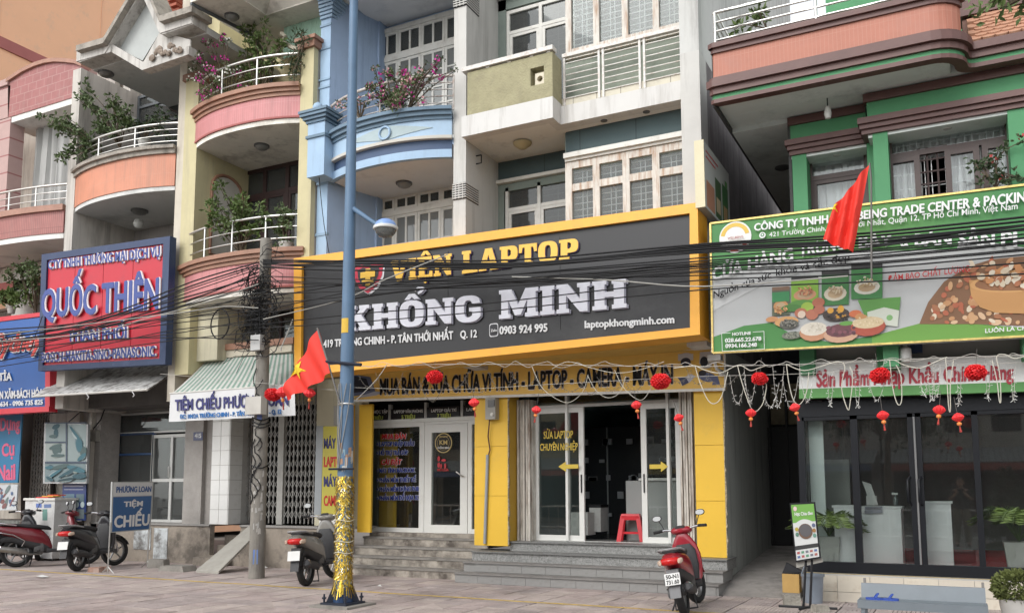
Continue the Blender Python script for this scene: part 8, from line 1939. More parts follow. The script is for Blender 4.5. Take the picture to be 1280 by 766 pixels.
def shrub(name, label, base, stems, seed, mat_l, flowers=None, pot=None, leaf_s=.06, nl=16, group=None, spread=.5, hgt=1.0, cat='plant', droop=.0, potr=.13, pend=None):
    root = thing(name, label, cat, tuple(base), 0, group); rr_ = random.Random(seed); base = Vector(base)
    z0 = base
    if pot: MB().lathe([(potr*.7, 0), (potr, potr*1.5), (potr*1.1, potr*1.5), (potr*1.08, potr*1.7), (potr*.9, potr*1.7), (potr*.85, potr*1.45)], 14, base).build('pot', pot, root, 40); z0 = base+Vector((0, 0, potr*1.5))
    sb, lb = MB(), MB(); fb_ = [MB() for _ in (flowers or [])]
    for k in range(stems):
        tgt = pend[k % len(pend)] if pend else None
        if tgt is not None: e = Vector(tgt)+Vector((rr_.gauss(0, .07), rr_.gauss(0, .1), rr_.gauss(0, .07)))
        else: a = rr_.random()*2*PI; rad = spread*math.sqrt(rr_.random()); e = z0+Vector((rad*math.cos(a), rad*math.sin(a)*.6, hgt*(.35+.65*rr_.random())))
        m_ = (z0+e)*.5+Vector((rr_.uniform(-.1, .1), rr_.uniform(-.08, .08), .12*hgt)); pts = smoothpath([z0, m_, e, e+(e-m_)*.25+Vector((0, 0, -droop))], 5); n = len(pts); sb.tube(pts, [.012*(1-.75*i/n) for i in range(n)], 4)
        for j in range(nl):
            t = .3+.7*rr_.random(); i = min(n-2, int(t*(n-1))); p = pts[i]*(1-(t*(n-1)-i))+pts[i+1]*(t*(n-1)-i)
            # side twig end
            d = Vector((rr_.gauss(0, 1), rr_.gauss(0, 1), rr_.gauss(.1, .8))).normalized(); q = p+d*rr_.random()*.10
            for _ in range(3): dd = (d+Vector((rr_.gauss(0, .7), rr_.gauss(0, .7), rr_.gauss(-.1, .7)))).normalized(); leaf(lb, q, dd, leaf_s*(.6+.7*rr_.random()), leaf_s*.24, rr_)
            if flowers and t > .45:
                for fi, (fm, pr_) in enumerate(flowers):
                    if rr_.random() < pr_*.6:
                        for _ in range(5): dd = Vector((rr_.gauss(0, 1), rr_.gauss(0, 1), rr_.gauss(0, 1))).normalized(); leaf(fb_[fi], q+dd*.02, dd, .045, .024, rr_)
    sb.build('stems', barkm, root); o = lb.build('foliage', mat_l, root, fix=False)
    for fi, fm in enumerate(flowers or []):
        if fb_[fi].v: fb_[fi].build('flowers', fm[0], root, fix=False)['kind'] = 'stuff'
    return root
# on O's orange balcony: long pale-tipped branches
yO = 12.1; zO = Z(217, 192, YO)+.0
shrub('potted_shrub', 'long twiggy shrub leaning left over the orange balcony rail', (X(128, 190, yO), yO, Z(128, 192, yO)), 17, 51, leafm, pot=None, leaf_s=.11, nl=15, pend=[A(70, 152, 11.7), A(82, 166, 11.7), A(88, 150, 11.8), A(104, 178, 11.8), A(98, 190, 11.8), A(80, 195, 11.7)], spread=.6)
shrub('potted_shrub', 'upright shrub with reaching branches in the middle of the orange balcony', (X(150, 190, yO), yO, Z(150, 186, yO)), 19, 52, leafm, leaf_s=.11, nl=15, pend=[A(103, 120, 11.9), A(118, 138, 11.9), A(140, 125, 11.9), A(158, 146, 11.9), A(128, 158, 11.9), A(140, 165, 11.9), A(165, 155, 11.9)])
shrub('potted_shrub', 'sparse shrub in a white pot at the right end of the orange balcony', (X(180, 188, yO), yO, Z(180, 188, yO)), 14, 53, leafd, pot=potw, leaf_s=.08, nl=12, pend=[A(172, 155, 12), A(190, 155, 12), A(206, 140, 12), A(204, 158, 12)])
# P, third floor: bougainvillea and a green bush
zp3 = zt3+.0; y3 = 12.0
shrub('bougainvillea', 'bougainvillea with magenta and white flowers on the upper pink balcony', (X(285, 118, y3), y3, zt3), 24, 54, leafm, [(magm, .34), (whm, .34)], None, .06, 9, pend=[A(244, 96, 11.6), A(252, 72, 11.7), A(268, 60, 11.8), A(281, 58, 11.8), A(262, 84, 11.7), A(255, 120, 11.6), A(281, 88, 11.7), A(296, 90, 11.8), A(305, 108, 11.7), A(275, 100, 11.7)])
shrub('potted_shrub', 'tall yellow green bush behind the rail of the upper pink balcony', (X(325, 112, 12.2), 12.2, zt3), 20, 55, leafl, None, None, .10, 13, pend=[A(303, 42, 12.1), A(318, 56, 12.1), A(334, 50, 12.1), A(345, 62, 12.1), A(322, 74, 12.1), A(336, 84, 12.1), A(310, 70, 12.1), A(300, 90, 12.1)])
shrub('hanging_plant', 'dark vine trailing from the cap of the right cream pillar', (X(380, 55, 11.95), 11.95, Z(380, 54, 11.95)), 16, 56, leafd, None, None, .06, 12, pend=[A(380, 48, 11.9), A(372, 60, 11.9), A(368, 84, 11.9), A(371, 100, 11.9), A(366, 72, 11.9)])
# P, second floor
zp2 = zt2+.0
shrub('potted_shrub', 'leafy bush filling the left half of the lower pink balcony', (X(300, 328, 12.1), 12.1, Z(300, 330, 12.1)), 28, 57, leafl, None, potw, .10, 15, pend=[A(264, 262, 11.8), A(280, 250, 11.9), A(298, 250, 11.9), A(312, 262, 11.9), A(300, 276, 11.9), A(270, 278, 11.8), A(320, 280, 11.9), A(290, 290, 11.9), A(318, 252, 11.9), A(330, 268, 11.9)])
shrub('potted_shrub', 'second darker bush in a white pot near the right pillar of the lower pink balcony', (X(357, 318, 12.1), 12.1, Z(357, 318, 12.1)), 16, 58, leafm, None, potw, .08, 15, pend=[A(338, 272, 12), A(350, 266, 12), A(362, 270, 12), A(345, 282, 12), A(364, 282, 12), A(352, 296, 12)])
# B: flowers on the blue balcony
shrub('bougainvillea', 'magenta bougainvillea crowning the rail of the blue balcony', (X(492, 140, 11.9), 11.9, Z(492, 140, 11.9)), 32, 59, leafm, [(magm, .20), (flat('pale_pink_bracts', (.6, .35, .35), .7), .2)], None, .065, 13, pend=[A(470, 108, 11.7), A(482, 98, 11.7), A(494, 94, 11.7), A(508, 96, 11.7), A(520, 102, 11.7), A(475, 122, 11.7), A(490, 118, 11.7), A(505, 116, 11.7), A(520, 120, 11.7), A(488, 134, 11.7), A(500, 132, 11.7), A(466, 128, 11.7)])
shrub('bougainvillea', 'thin flowering shoot reaching right from the blue balcony bush', (X(510, 138, 11.9), 11.9, Z(510, 138, 11.9)), 8, 60, leafd, [(magm, .25)], None, .05, 9, pend=[A(540, 92, 11.7), A(552, 84, 11.7), A(562, 82, 11.7)]); shrub('bougainvillea', 'sparse pinkish blossoms beside the lamp post at the left end of the blue balcony rail', (X(450, 150, 11.8), 11.8, Z(450, 150, 11.8)), 8, 61, leafm, [(flat('pale_pink_bracts', (.6, .35, .35)), .4)], None, .05, 7, pend=[A(449, 120, 11.7), A(443, 132, 11.7), A(428, 134, 11.7)])
# L, second floor plants; sprig on the G balcony and window plant
shrub('potted_shrub', 'small leafy branch over the wall above the blue sign at far left', (X(45, 390, 12.6), 12.6, Z(45, 392, 12.6)), 22, 62, leafm, None, None, .09, 13, pend=[A(12, 348, 12.3), A(25, 338, 12.3), A(38, 335, 12.3), A(46, 340, 12.3), A(40, 350, 12.3)]); shrub('potted_shrub', 'little spiky yellow green plant in a white pot at the far left', (X(14, 392, 12.6), 12.6, Z(14, 392, 12.6)), 16, 63, leafl, None, potw, .14, 8, pend=[A(12, 370, 12.5), A(20, 375, 12.5), A(6, 374, 12.5), A(30, 374, 12.5)], potr=.1)
shrub('climbing_plant', 'thin fern like vine inside the rail of the terracotta balcony', (X(958, 35, 11.5), 11.5, Z(958, 36, 11.5)), 3, 64, leafl, None, None, .10, 12, pend=[A(928, 22, 11.5), A(922, 28, 11.5), A(945, 24, 11.5)]); shrub('climbing_plant', 'flowering creeper in front of the green house window', (X(1245, 234, 11.9), 11.9, Z(1245, 236, 11.9)), 11, 65, leafd, [(flat('soft_red_bracts', (.45, .08, .08), .7), .05)], None, .07, 11, pend=[A(1248, 205, 11.85), A(1252, 218, 11.85), A(1240, 222, 11.85), A(1222, 214, 11.85), A(1262, 212, 11.85), A(1270, 180, 11.85), A(1215, 212, 11.85)])
# street tree, only its twig end enters at the top right
TR = thing('tree', 'street tree whose leafy twig hangs into the top right corner', 'tree', (4.2, 6.8, 0)); b = MB(); b.tube([(4.2, 6.8, 0), (4.1, 6.8, 2.5), (3.9, 6.9, 5)], [.16, .13, .09], 10);
tips = [A(1265, -14, 7.5), A(1244, -4, 7.4), A(1236, 6, 7.4), A(1252, 10, 7.4), A(1278, 4, 7.5), A(1250, -24, 7.5)]
for e in tips: b.tube(smoothpath([Vector((3.9, 6.9, 5)), (Vector((3.9, 6.9, 5))+e)*.5+Vector((0, 0, .5)), e], 6), .02, 5)
b.build('trunk', barkm, TR); b = MB(); rr = random.Random(71)
for e in tips:
    for k in range(22): q = e+Vector((rr.gauss(.05, .11), rr.gauss(0, .12), rr.gauss(.03, .06))); dd = Vector((rr.gauss(-.3, 1), rr.gauss(0, 1), rr.gauss(-.4, .6))).normalized(); leaf(b, q, dd, .07+.04*rr.random(), .02, rr)
for k in range(2600):
    q = Vector((5.2+rr.gauss(0, .8), 6.3+rr.gauss(0, .8), 6.4+rr.gauss(0, .6))); dd = Vector((rr.gauss(0, 1), rr.gauss(0, 1), rr.gauss(-.3, .8))).normalized(); leaf(b, q, dd, .14, .035, rr)
b.build('crown', leafl, TR, fix=False)
# palms inside the shop, bush outside
def palm(label, c, potw_, hgt, seed, fr=11, pot_h=.4, sp=.45):
    root = thing('potted_palm', label, 'plant', tuple(c)); c = Vector(c); w_ = potw_/2
    MB().hexa([(c.x-w_*.78, c.y-w_*.78, c.z), (c.x+w_*.78, c.y-w_*.78, c.z), (c.x+w_*.78, c.y+w_*.78, c.z), (c.x-w_*.78, c.y+w_*.78, c.z)], [(c.x-w_, c.y-w_, c.z+pot_h), (c.x+w_, c.y-w_, c.z+pot_h), (c.x+w_, c.y+w_, c.z+pot_h), (c.x-w_, c.y+w_, c.z+pot_h)]).build('pot', potw, root)
    rr_ = random.Random(seed); sb, lb = MB(), MB(); z0 = c+Vector((0, 0, pot_h))
    for k in range(fr):
        a = 2*PI*k/fr+rr_.uniform(-.3, .3); l_ = sp*(.7+.5*rr_.random()); e = z0+Vector((l_*math.cos(a), l_*math.sin(a), hgt*(.5+.5*rr_.random()))); tp = e+Vector((l_*.5*math.cos(a), l_*.5*math.sin(a), -.10)); pts = smoothpath([z0, z0*.4+e*.6+Vector((0, 0, .12)), e, tp], 6); sb.tube(pts, .006, 4)
        for i in range(5, len(pts)-1):
            d = (pts[i+1]-pts[i]).normalized(); s_ = d.cross(Vector((0, 0, 1))).normalized()
            for sg in (1, -1): leaf(lb, pts[i], (s_*sg+d*.7+Vector((0, 0, .25))).normalized(), .17, .016, rr_)
    sb.build('stems', leafm, root); lb.build('fronds', leafl, root, fix=False); return root
pc = A(1037, 697, 12.8); palm('feathery palm in a white square pot behind the leftmost glass pane', (X(1037, 680, 12.8), 12.8, .44), .30, .35, 81, 14, .38, .32)
palm('feathery palm in a white pot behind the rightmost glass pane', (X(1275, 690, 12.85), 12.85, .44), .36, .42, 82, 15, .36, .38)
yb_ = 10.0; pb = Vector((X(1273, 750, yb_), yb_, 0))
BU = thing('potted_bush', 'round clipped bush in a white pot at the lower right corner', 'plant', tuple(pb)); zb_ = Z(1273, 748, yb_)
MB().lathe([(.12, max(0, zb_-.42)), (.17, zb_-.02), (.18, zb_), (.15, zb_)], 18, (pb.x, pb.y, 0)).build('pot', potw, BU, 40); b = MB(); rr = random.Random(91); cc = Vector((pb.x, pb.y, zb_+.11))
for k in range(1500):
    d = Vector((rr.gauss(0, 1), rr.gauss(0, 1), rr.gauss(0, 1))).normalized(); q = cc+Vector((d.x*.21, d.y*.21, d.z*.15))*(.75+.3*rr.random()); leaf(b, q, (d+Vector((rr.gauss(0, .5), rr.gauss(0, .5), rr.gauss(.2, .5)))).normalized(), .045, .015, rr)
b.build('foliage', mat('bush_olive', (.10, .12, .03), .7, .4, 14, .1), BU, fix=False)
MB().lathe([(.02, zb_-.1), (.02, zb_+.05)], 6, (pb.x, pb.y, 0)).build('stem', barkm, BU)

# ================================================================== BENCH, SANDALS, STAND, BIN
yb_ = 9.75; bx0, bx1 = X(1077, 740, yb_), X(1232, 745, yb_); zt_b = Z(1150, 731, yb_); zs_b = zt_b-.155
BE = thing('bench', 'low grey metal bench in front of the cream tiled shop base', 'bench', ((bx0+bx1)/2, yb_-.15, 0)); bem = mat('grey_blue_bench', (.15, .175, .195), .5, .08, 4, .05, .25, (.18, .2, .2), 3)
MB().hexa([(bx0, yb_-.05, zs_b), (bx1, yb_-.05, zs_b), (bx1, yb_-.02, zs_b), (bx0, yb_-.02, zs_b)], [(bx0, yb_, zt_b), (bx1, yb_, zt_b), (bx1, yb_+.03, zt_b), (bx0, yb_+.03, zt_b)]).build('backrest', bem, BE)
box('seat', bem, BE, bx0-.01, bx1+.01, yb_-.34, yb_-.051, zs_b-.01, zs_b+.015); box('seat_rail', bem, BE, bx0-.01, bx1+.01, yb_-.345, yb_-.341, zs_b-.06, zs_b+.016)
for x in (bx0+.02, bx1-.06):
    for y in (yb_-.33, yb_-.06): box('leg', bem, BE, x, x+.035, y, y+.035, 0, zs_b-.011)
for px in (1080.5, 1228): x = X(px, 722, yb_); box('lug', flat('lug_grey', (.2, .19, .18)), BE, x-.012, x+.012, yb_+.0, yb_+.03, zt_b-.02, zt_b+.05)
sanm = flat('sandal_blue', (.03, .07, .32), .5)
for k, (px, py, rz) in enumerate(((1094, 750, .15), (1112, 752, -.1))):
    x = X(px, py, yb_-.2); b = MB(); o_ = []
    pts = [(.125*math.cos(a)*(1), .042*math.sin(a)*(1+.15*math.cos(a))) for a in [2*PI*i/16 for i in range(16)]]
    t_ = thing('sandal', ('left' if k == 0 else 'right')+' blue rubber sandal of the pair on the grey bench', 'sandal', (x, yb_-.2, zs_b+.015), rz, 'pair of blue sandals on the bench'); b.hexa([(u*.7, v, 0) for u, v in pts], [(u*.7, v, .022) for u, v in pts]); me = b.mesh('sole'); me.materials.append(sanm); o = bpy.data.objects.new('sole', me); C.objects.link(o); o.parent = t_
    b = MB().tube([(.0, -.04, .02), (.02, -.02, .05), (.03, 0, .058), (.02, .02, .05), (0, .04, .02)], .011, 6); me = b.mesh('strap', smooth=60); me.materials.append(sanm); o = bpy.data.objects.new('strap', me); C.objects.link(o); o.parent = t_
# advertising stand
ys_ = 11.45; SD = thing('advert_stand', 'tilted poster stand with green and white chia pudding poster by the passage', 'sign', tuple(AZ(1007, 762)))
SP = [(994.5, 702.5), (1026, 697), (1018.5, 627), (987, 628.5)]
P = [A(*p, ys_) for p in SP]; lerpS = lambda u, v: (P[0]*(1-u)+P[1]*u)*(1-v)+(P[3]*(1-u)+P[2]*u)*v
MB()._pr(P, [p+Vector((0, .04, 0)) for p in P]).build('frame', black, SD)
b = MB()
def sp_(u0, u1, v0, v1, c_, d=.003): b.poly([lerpS(u0, v0)-Vector((0, d, 0)), lerpS(u1, v0)-Vector((0, d, 0)), lerpS(u1, v1)-Vector((0, d, 0)), lerpS(u0, v1)-Vector((0, d, 0))], c_)
sp_(.05, .95, .03, .97, (.55, .56, .55)); sp_(.05, .95, .66, .97, (.14, .33, .06), .005); sp_(.05, .95, .20, .27, (.03, .03, .03), .005)
arc_ = [(.05, .64)]+[(.05+.9*i/12, .60+.08*math.sin(PI*i/12)) for i in range(13)]+[(.95, .60)]
b.poly([lerpS(u, v)-Vector((0, .007, 0)) for u, v in [(.05, .55)]+[(.05+.9*i/12, .62+.09*math.sin(PI*i/12)) for i in range(13)]+[(.95, .55)]][::-1], (.55, .56, .55))
q = lerpS(.52, .50); b.disc(q.x, q.z, .085, .095, ys_-.010, 20, (.14, .08, .05)); b.disc(q.x, q.z+.01, .072, .078, ys_-.013, 20, (.09, .085, .09)); q = lerpS(.2, .90); b.disc(q.x, q.z, .022, .03, ys_-.010, 12, (.6, .45, .45))
for u, v, c_ in ((.18, .55, (.4, .32, .05)), (.18, .46, (.1, .2, .15)), (.86, .59, (.1, .12, .2)), (.86, .50, (.3, .15, .05)), (.86, .41, (.12, .25, .2))): q = lerpS(u, v); b.disc(q.x, q.z, .022, .026, ys_-.010, 10, c_)
for k in range(5):
    for j in range(2): sp_(.10+.17*k, .10+.17*k+.11, .06+.07*j, .06+.07*j+.04, ((.1, .15, .3), (.35, .08, .08), (.1, .25, .15), (.15, .15, .18), (.35, .12, .1))[(k+j) % 5], .006)
b.build('poster_print', pr, SD, fix=False)
def lst(body, u0, u1, v0, v1, m):
    vs, fs = _curve(body=body, off=.02, ext=.5); x0 = min(v.x for v in vs); x1_ = max(v.x for v in vs); b = MB()
    for v in vs: p_ = lerpS(u0+(u1-u0)*(v.x-x0)/(x1_-x0), v0+(v1-v0)*v.y/CAP); b.v.append(p_+Vector((0, -.010-v.z*.004, 0)))
    b.f = fs; b.c = [None]*len(fs); b.build('lettering', m, SD, fix=False)
lst('Hạt Chia đen', .16, .88, .78, .835, lw_)
MB()._pr([P[0]+Vector((.0, .05, -.07)), P[1]+Vector((.02, .05, -.05)), P[1]+Vector((0, .05, .02)), P[0]+Vector((0, .05, .02))], [p+Vector((0, .02, 0)) for p in (P[0]+Vector((.0, .05, -.07)), P[1]+Vector((.02, .05, -.05)), P[1]+Vector((0, .05, .02)), P[0]+Vector((0, .05, .02)))]).build('plastic_sleeve', flat('crumpled_film', (.33, .32, .29), .3), SD)
pbase = AZ(1008, 760); pc_ = (P[0]+P[1])/2
for dx in (-.035, .045): bar('post', black, SD, [(pbase.x+dx, pbase.y, .02), (pc_.x+dx*.9, ys_+.06, pc_.z+.05)], .016)
for a, c in (((-.33, -.02), (.36, .04)), ((-.05, -.2), (.08, .25))): bar('foot', black, SD, [(pbase.x+a[0], pbase.y+a[1], .015), (pbase.x+c[0], pbase.y+c[1], .015)], .016)
rock('stone_block', 'rough stone block on the left foot of the poster stand', 990, 757, .20, .14, mat('rough_stone', (.30, .28, .24), .95, .3, 8, .7), 12); rock('stone_block', 'low rough stone on the right foot of the poster stand', 1025, 764, .19, .08, mat('rough_stone', (.30, .28, .24)), 13)
p = AZ(1012, 757); p.y += .35; BN = thing('waste_bin', 'round grey plastic bin behind the poster stand', 'bin', (p.x, p.y, 0)); bnm = mat('bin_grey', (.20, .23, .27), .45, .06, 4, 0)
MB().lathe([(.11, 0), (.135, .34), (.15, .34), (.15, .37), (.13, .37), (.125, .30)], 22, (p.x, p.y, 0)).build('bin_body', bnm, BN, 40); MB().tube([(p.x-.14, p.y, .36), (p.x-.10, p.y, .46), (p.x-.02, p.y, .5), (p.x-.0, p.y, .37)], .01, 6).build('bin_handle', bnm, BN, 60)
p = AZ(989, 748); CX_ = thing('cardboard_box', 'open yellow brown carton beside the passage behind the poster stand', 'box', tuple(p)); cdm = mat('carton_yellow', (.48, .30, .10), .8, .1, 5, .1)
box('carton_body', cdm, CX_, p.x-.11, p.x+.11, p.y, p.y+.2, .08, .33); MB().hexa([(p.x-.11, p.y, .331), (p.x+.11, p.y, .331), (p.x+.11, p.y+.19, .331), (p.x-.11, p.y+.19, .331)], [(p.x-.06, p.y+.08, .47), (p.x+.14, p.y+.1, .36), (p.x+.12, p.y+.14, .38), (p.x-.07, p.y+.12, .48)]).build('black_bag', black, CX_); box('base_block', concrete, CX_, p.x-.12, p.x+.12, p.y-.01, p.y+.2, 0, .078)
# litter
lit = flat('litter_white', (.60, .60, .58), .7)
for k, (px, py, lab) in enumerate(((53, 721.5, 'crumpled white paper on the pavement in front of the wine red scooters'), (560, 722, 'white scrap of paper at the foot of the concrete steps'), (331, 710, 'white scrap beside the foot of the concrete pole'), (475, 734, 'tiny white scrap on the pavers right of the tinsel wrapped post'))):
    q = AZ(px, py); rr = random.Random(k); s_ = (.17, .12, .07, .05)[k]; b = MB(); n = 7; ps = [q+Vector((s_*(.6+.4*rr.random())*math.cos(2*PI*i/n), s_*.6*(.6+.4*rr.random())*math.sin(2*PI*i/n), .012+.02*rr.random())) for i in range(n)]; c_ = q+Vector((0, 0, .05))
    for i in range(n): b.poly([ps[i], ps[(i+1) % n], c_])
    tag(b.build('paper_scrap', lit, None, origin=q, fix=False), lab, 'litter')
# spray bottle and small stand on the counters inside the nuts shop
q = A(1120, 634, 12.95); SBt = thing('spray_bottle', 'small spray bottle standing on the wide white counter', 'bottle', tuple(q)); MB().lathe([(.03, .03), (.032, .12), (.012, .15), (.012, .17)], 10, q).build('bottle_body', flat('bottle_dark', (.10, .12, .12), .2), SBt, 50); MB().box(q.x-.045, q.x+.03, q.y-.01, q.y+.01, q.z+.171, q.z+.20).build('trigger_head', flat('camera_white', (.62, .62, .60)), SBt)
q = A(1088, 634, 12.95); MN = thing('monitor', 'white framed tablet propped on the wide white counter', 'tablet', tuple(q)); MB()._pr([q+Vector((-.02, 0, .12)), q+Vector((.10, 0, .03)), q+Vector((.02, .0, .32)), q+Vector((-.09, .0, .36))], [v+Vector((0, .02, 0)) for v in (q+Vector((-.02, 0, .12)), q+Vector((.10, 0, .03)), q+Vector((.02, .0, .32)), q+Vector((-.09, .0, .36)))]).build('screen', flat('camera_white', (.62, .62, .60)), MN); MB().box(q.x-.05, q.x+.08, q.y+.03, q.y+.12, q.z+.03, q.z+.16).build('stand_body', flat('camera_white', (.62, .62, .60)), MN)

# ================================================================== OPPOSITE SIDE OF THE STREET (seen only as reflections)
rr = random.Random(101)
cols = [(.42, .40, .36), (.30, .27, .22), (.46, .42, .30), (.33, .36, .36), (.48, .45, .42)]
for k in range(9):
    x0 = -34+k*6.2; h_ = rr.uniform(5.6, 7.6); c_ = cols[k % 5]
    t_ = thing('opposite_house', ['wide shop house across the road, reflected beside the doors', 'tall plain house across the road, reflected in the panes'][k % 2]+', %s from the left' % ('first', 'second', 'third', 'fourth', 'fifth', 'sixth', 'seventh', 'eighth', 'ninth')[k], 'house', (x0+3, -17, -.15))
    m_ = mat('opposite_wall_%d' % (k % 5), c_, .85, .1, 1, .1); box('wall', m_, t_, x0, x0+6.1, -24, -17, -.2, h_)
    for j in range(2):
        for i in range(3): box('window', flat('opposite_window', (.03, .035, .04), .2), t_, x0+.7+i*1.8, x0+1.8+i*1.8, -17.02, -16.99, 3.9+j*2.6, 5.3+j*2.6) if 5.3+j*2.6 < h_ else None
    box('shop_opening', flat('opposite_opening', (.02, .02, .02), .6), t_, x0+.4, x0+5.7, -17.03, -16.98, 0, 2.7)
    aw_ = MB(); aw_.hexa([(x0+.1, -14.6, 2.55), (x0+6.0, -14.6, 2.55), (x0+6.0, -17, 3.2), (x0+.1, -17, 3.2)], [(x0+.1, -14.6, 2.6), (x0+6.0, -14.6, 2.6), (x0+6.0, -17, 3.25), (x0+.1, -17, 3.25)]); aw_.build('awning_sheet', mat('corrugated_awning', (.40, .42, .42), .6, .1, 2, 0, lines=(.22, 5, .03)), t_); box('sign_board', flat('opp_sign_%d' % (k % 3), [(.45, .36, .12), (.15, .2, .35), (.4, .1, .08)][k % 3]), t_, x0+.2, x0+5.9, -14.62, -14.56, 2.25, 2.52)
struct(box('far_pavement', concrete, None, -60, 60, -17, -13, -.3, -.02))
MD = thing('median_fence', 'low median railing along the middle of the road, seen in reflection', 'fence', (0, -4.2, -.15)); b = MB()
bar('rail', steel, MD, [(-34, -4.2, .85), (22, -4.2, .85)], .03); bar('rail', steel, MD, [(-34, -4.2, .05), (22, -4.2, .05)], .03)
for k in range(140): b.box(-34+k*.4, -33.97+k*.4, -4.215, -4.185, -.15, .85)
b.build('balusters', steel, MD)['kind'] = 'stuff'
def streettree(x, y, h_, seed, lab, cone=False):
    root = thing('tree', lab, 'tree', (x, y, -.15)); rr_ = random.Random(seed); b = MB(); top = Vector((x+rr_.uniform(-.3, .3), y, h_*.45)); b.tube([(x, y, -.15), (x+.1, y, h_*.2), top], [.17, .13, .1], 8)
    br = []
    for k in range(0 if cone else 7): a = rr_.random()*2*PI; e = top+Vector((math.cos(a)*1.6, math.sin(a)*1.2, h_*.3*rr_.random()+.5)); b.tube([top, (top+e)/2+Vector((0, 0, .2)), e], [.08, .05, .03], 5); br.append(e)
    b.build('trunk', barkm, root); lb = MB()
    for k in range(1500 if cone else 2600):
        if cone: z = rr_.random(); a = rr_.random()*2*PI; r_s = .6*(1-z)**.7*(.7+.4*rr_.random()); q = Vector((x+r_s*math.cos(a), y+r_s*math.sin(a), .1+z*h_))
        else: q = rr_.choice(br)+Vector((rr_.gauss(0, .55), rr_.gauss(0, .5), rr_.gauss(0, .4)))
        d = Vector((rr_.gauss(0, 1), rr_.gauss(0, 1), rr_.gauss(-.2, .8))).normalized(); leaf(lb, q, d, .22, .06, rr_)
    lb.build('crown', leafd, root, fix=False)
streettree(-9.5, -11, 7, 201, 'broad street tree across the road whose limbs reflect in the left laptop door'); streettree(-2.6, -12, 7.5, 202, 'broad street tree across the road whose limbs reflect in the right laptop door'); streettree(1.2, -3.6, 1.9, 203, 'dark conical shrub on the median reflected in the right glass door', True)
# white van on the far lane
VN = thing('van', 'white van on the far lane, seen only as a reflection in the right shop glass', 'van', (4.5, -7, -.15)); vw = paint('van_white', (.62, .63, .64))
xs_v = [(1.6, .9), (2.2, 1.05), (3.0, 1.9), (3.4, 2.0), (7.4, 2.0), (7.6, 1.7), (7.6, .25), (1.55, .25)]
MB().prism(xs_v[::-1], -6.2, -8.0).build('body', vw, VN); MB().prism([(2.35, 1.12), (3.9, 1.12), (3.9, 1.8), (3.05, 1.8)], -6.18, -6.21).build('side_window', flat('van_glass', (.03, .04, .04), .1), VN); MB().prism([(4.1, 1.12), (6.9, 1.12), (6.9, 1.8), (4.1, 1.8)], -6.18, -6.21).build('side_window', flat('van_glass', (.03, .04, .04)), VN)
for x in (2.6, 6.4):
    w_ = MB().lathe([(.2, -.1), (.33, -.1), (.34, 0), (.33, .1), (.2, .1)], 20, (x, -6.2, .19), 'y').build('wheel', rub, VN, 40); MB().lathe([(.19, -.02), (.05, .06)], 16, (x, -6.16, .19), 'y').build('rim', alloy, w_, 40)

# ================================================================== PHOTOGRAPHER, standing behind the camera, seen only as a reflection
PE = thing('person', 'person in dark t-shirt and khaki trousers holding up a phone, reflected in glass', 'person', (0, -.52, -.0))
def skin_body(nm, verts, edges, m, sub=2):
    me = bpy.data.meshes.new(nm); me.from_pydata([Vector(v[:3])-PE.location for v in verts], edges, []); o = bpy.data.objects.new(nm, me); C.objects.link(o); o.parent = PE; me.materials.append(m)
    md = o.modifiers.new('skin', 'SKIN');
    if not me.skin_vertices: me.skin_vertices.new() if hasattr(me.skin_vertices, 'new') else None
    sv = me.skin_vertices[0].data
    for i, v in enumerate(verts): sv[i].radius = (v[3], v[4] if len(v) > 4 else v[3]); sv[i].use_root = (i == 0)
    s_ = o.modifiers.new('sub', 'SUBSURF'); s_.levels = 1; s_.render_levels = sub; return o
y0 = -.52
skinm = mat('skin', (.42, .24, .16), .6, .06, 10, .05)
V_ = [(0, y0, .98, .15, .11), (0, y0, 1.12, .14, .10), (0, y0, 1.30, .17, .11), (0, y0+.01, 1.42, .13, .09), (0, y0+.02, 1.50, .055), (0, y0+.03, 1.56, .05),
      (.18, y0, 1.41, .06), (.26, y0+.10, 1.20, .047), (.09, y0+.36, 1.37, .034), (.055, y0+.44, 1.42, .026), (-.18, y0, 1.41, .06), (-.26, y0+.10, 1.20, .047), (-.09, y0+.36, 1.37, .034), (-.055, y0+.44, 1.42, .026),
      (.10, y0, .88, .095), (.12, y0+.02, .50, .062), (.13, y0, .12, .042), (.14, y0+.14, .04, .038), (-.10, y0, .88, .095), (-.12, y0+.02, .50, .062), (-.13, y0, .12, .042), (-.14, y0+.14, .04, .038)]
E_ = [(0, 1), (1, 2), (2, 3), (3, 4), (4, 5), (3, 6), (6, 7), (7, 8), (8, 9), (3, 10), (10, 11), (11, 12), (12, 13), (0, 14), (14, 15), (15, 16), (16, 17), (0, 18), (18, 19), (19, 20), (20, 21)]
try: skin_body('body', V_, E_, skinm)
except Exception as ex: print('skin', ex)
def solid(nm, rings, m, n=18, smooth=60):
    b = MB()
    for (x, y, z, rx, ry) in rings:
        for k in range(n): a = 2*PI*k/n; b.v.append(Vector((x+rx*math.cos(a), y+ry*math.sin(a), z)))
    for i in range(len(rings)-1):
        for k in range(n): l = (k+1) % n; b.f.append((i*n+k, i*n+l, (i+1)*n+l, (i+1)*n+k)); b.c.append(None)
    b.f.append(tuple(reversed(range(n)))); b.f.append(tuple((len(rings)-1)*n+k for k in range(n))); b.c += [None]*2
    return b.build(nm, m, PE, smooth)
solid('head', [(0, y0+.05, 1.545, .05, .06), (0, y0+.05, 1.58, .068, .085), (0, y0+.04, 1.64, .078, .10), (0, y0+.03, 1.70, .077, .10), (0, y0+.02, 1.755, .055, .075), (0, y0+.02, 1.775, .02, .03)], skinm)
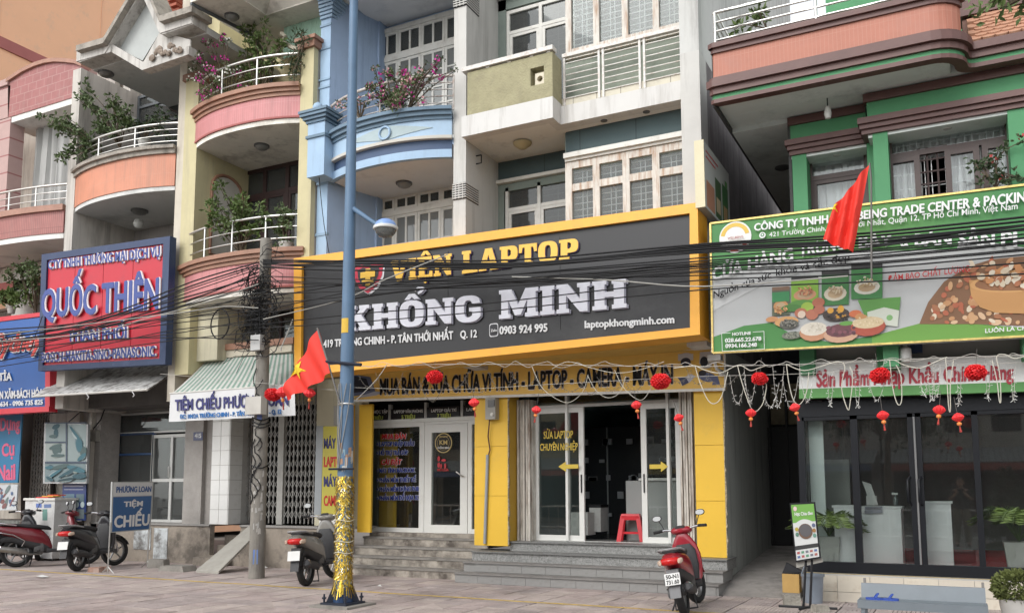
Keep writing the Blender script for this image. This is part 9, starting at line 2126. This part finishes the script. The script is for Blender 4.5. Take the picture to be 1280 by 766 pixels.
solid('hair', [(0, y0+.0, 1.63, .083, .085), (0, y0+.005, 1.70, .086, .103), (0, y0+.015, 1.76, .068, .09), (0, y0+.015, 1.79, .03, .04)], flat('hair_black', (.012, .01, .01), .6))
MB().lathe([(.012, -.03), (.016, 0), (.004, .02)], 8, (0, y0+.145, 1.64)).build('nose', skinm, PE, 60)
for s_ in (1, -1): MB().lathe([(.004, -.012), (.013, 0), (.004, .012)], 8, (s_*.03, y0+.125, 1.67)).build('eye', flat('eye_dark', (.03, .02, .02), .3), PE, 60); MB().lathe([(.01, -.03), (.02, 0), (.01, .03)], 8, (s_*.082, y0+.03, 1.65)).build('ear', skinm, PE, 60)
MB().box(-.022, .022, y0+.128, y0+.137, 1.595, 1.603).build('mouth', flat('lip_red', (.25, .09, .08)), PE)
tee = mat('tshirt_dark', (.02, .022, .025), .9, .1, 8, .1)
solid('tshirt', [(0, y0, .95, .175, .125), (0, y0, 1.1, .165, .118), (0, y0, 1.28, .19, .128), (0, y0, 1.39, .20, .115), (0, y0+.01, 1.45, .12, .09), (0, y0+.02, 1.475, .07, .07)], tee)
for s_ in (1, -1): MB().tube([(s_*.16, y0, 1.41), (s_*.215, y0+.045, 1.30), (s_*.25, y0+.09, 1.22)], [.078, .072, .066], 12).build('sleeve', tee, PE, 60)
khk = mat('trousers_khaki', (.20, .17, .12), .9, .1, 8, .1)
for s_ in (1, -1): MB().tube([(s_*.085, y0, .97), (s_*.10, y0, .85), (s_*.12, y0+.02, .50), (s_*.13, y0, .12)], [.12, .115, .085, .075], 14).build('trouser_leg', khk, PE, 60)
for s_ in (1, -1):
    b = MB().loft([(-.10, .035, .04, .035), (.02, .045, .048, .045), (.17, .03, .042, .028)], 12, 2.6); b.v = [Vector((s_*.135+v.y, y0+v.x, v.z)) for v in b.v]; b.build('shoe', flat('shoe_dark', (.03, .03, .03)), PE, 60)
# hands: palm and five bent digits each, closed on the phone edges
PH = thing('phone', 'dark phone held up by the photographer', 'phone', (0, -.045, 1.45)); box('phone_body', flat('phone_dark', (.015, .015, .018), .25), PH, -.078, .078, -.052, -.043, 1.412, 1.488)
for s_ in (1, -1):
    b = MB().box(min(s_*.082, s_*.10), max(s_*.082, s_*.10), -.085, -.045, 1.40, 1.475); b.build('palm', skinm, PE)
    for f_ in range(4): z = 1.415+.017*f_; MB().tube([(s_*.095, -.06, z), (s_*.098, -.036, z+.002), (s_*.083, -.030, z+.003), (s_*(.068+.004*abs(f_-1.5)), -.034, z+.003)], [.0085, .008, .0075, .006], 8).build('finger', skinm, PE, 60)
    MB().tube([(s_*.092, -.08, 1.41), (s_*.082, -.078, 1.425), (s_*.066, -.064, 1.435)], [.010, .009, .007], 8).build('thumb', skinm, PE, 60)
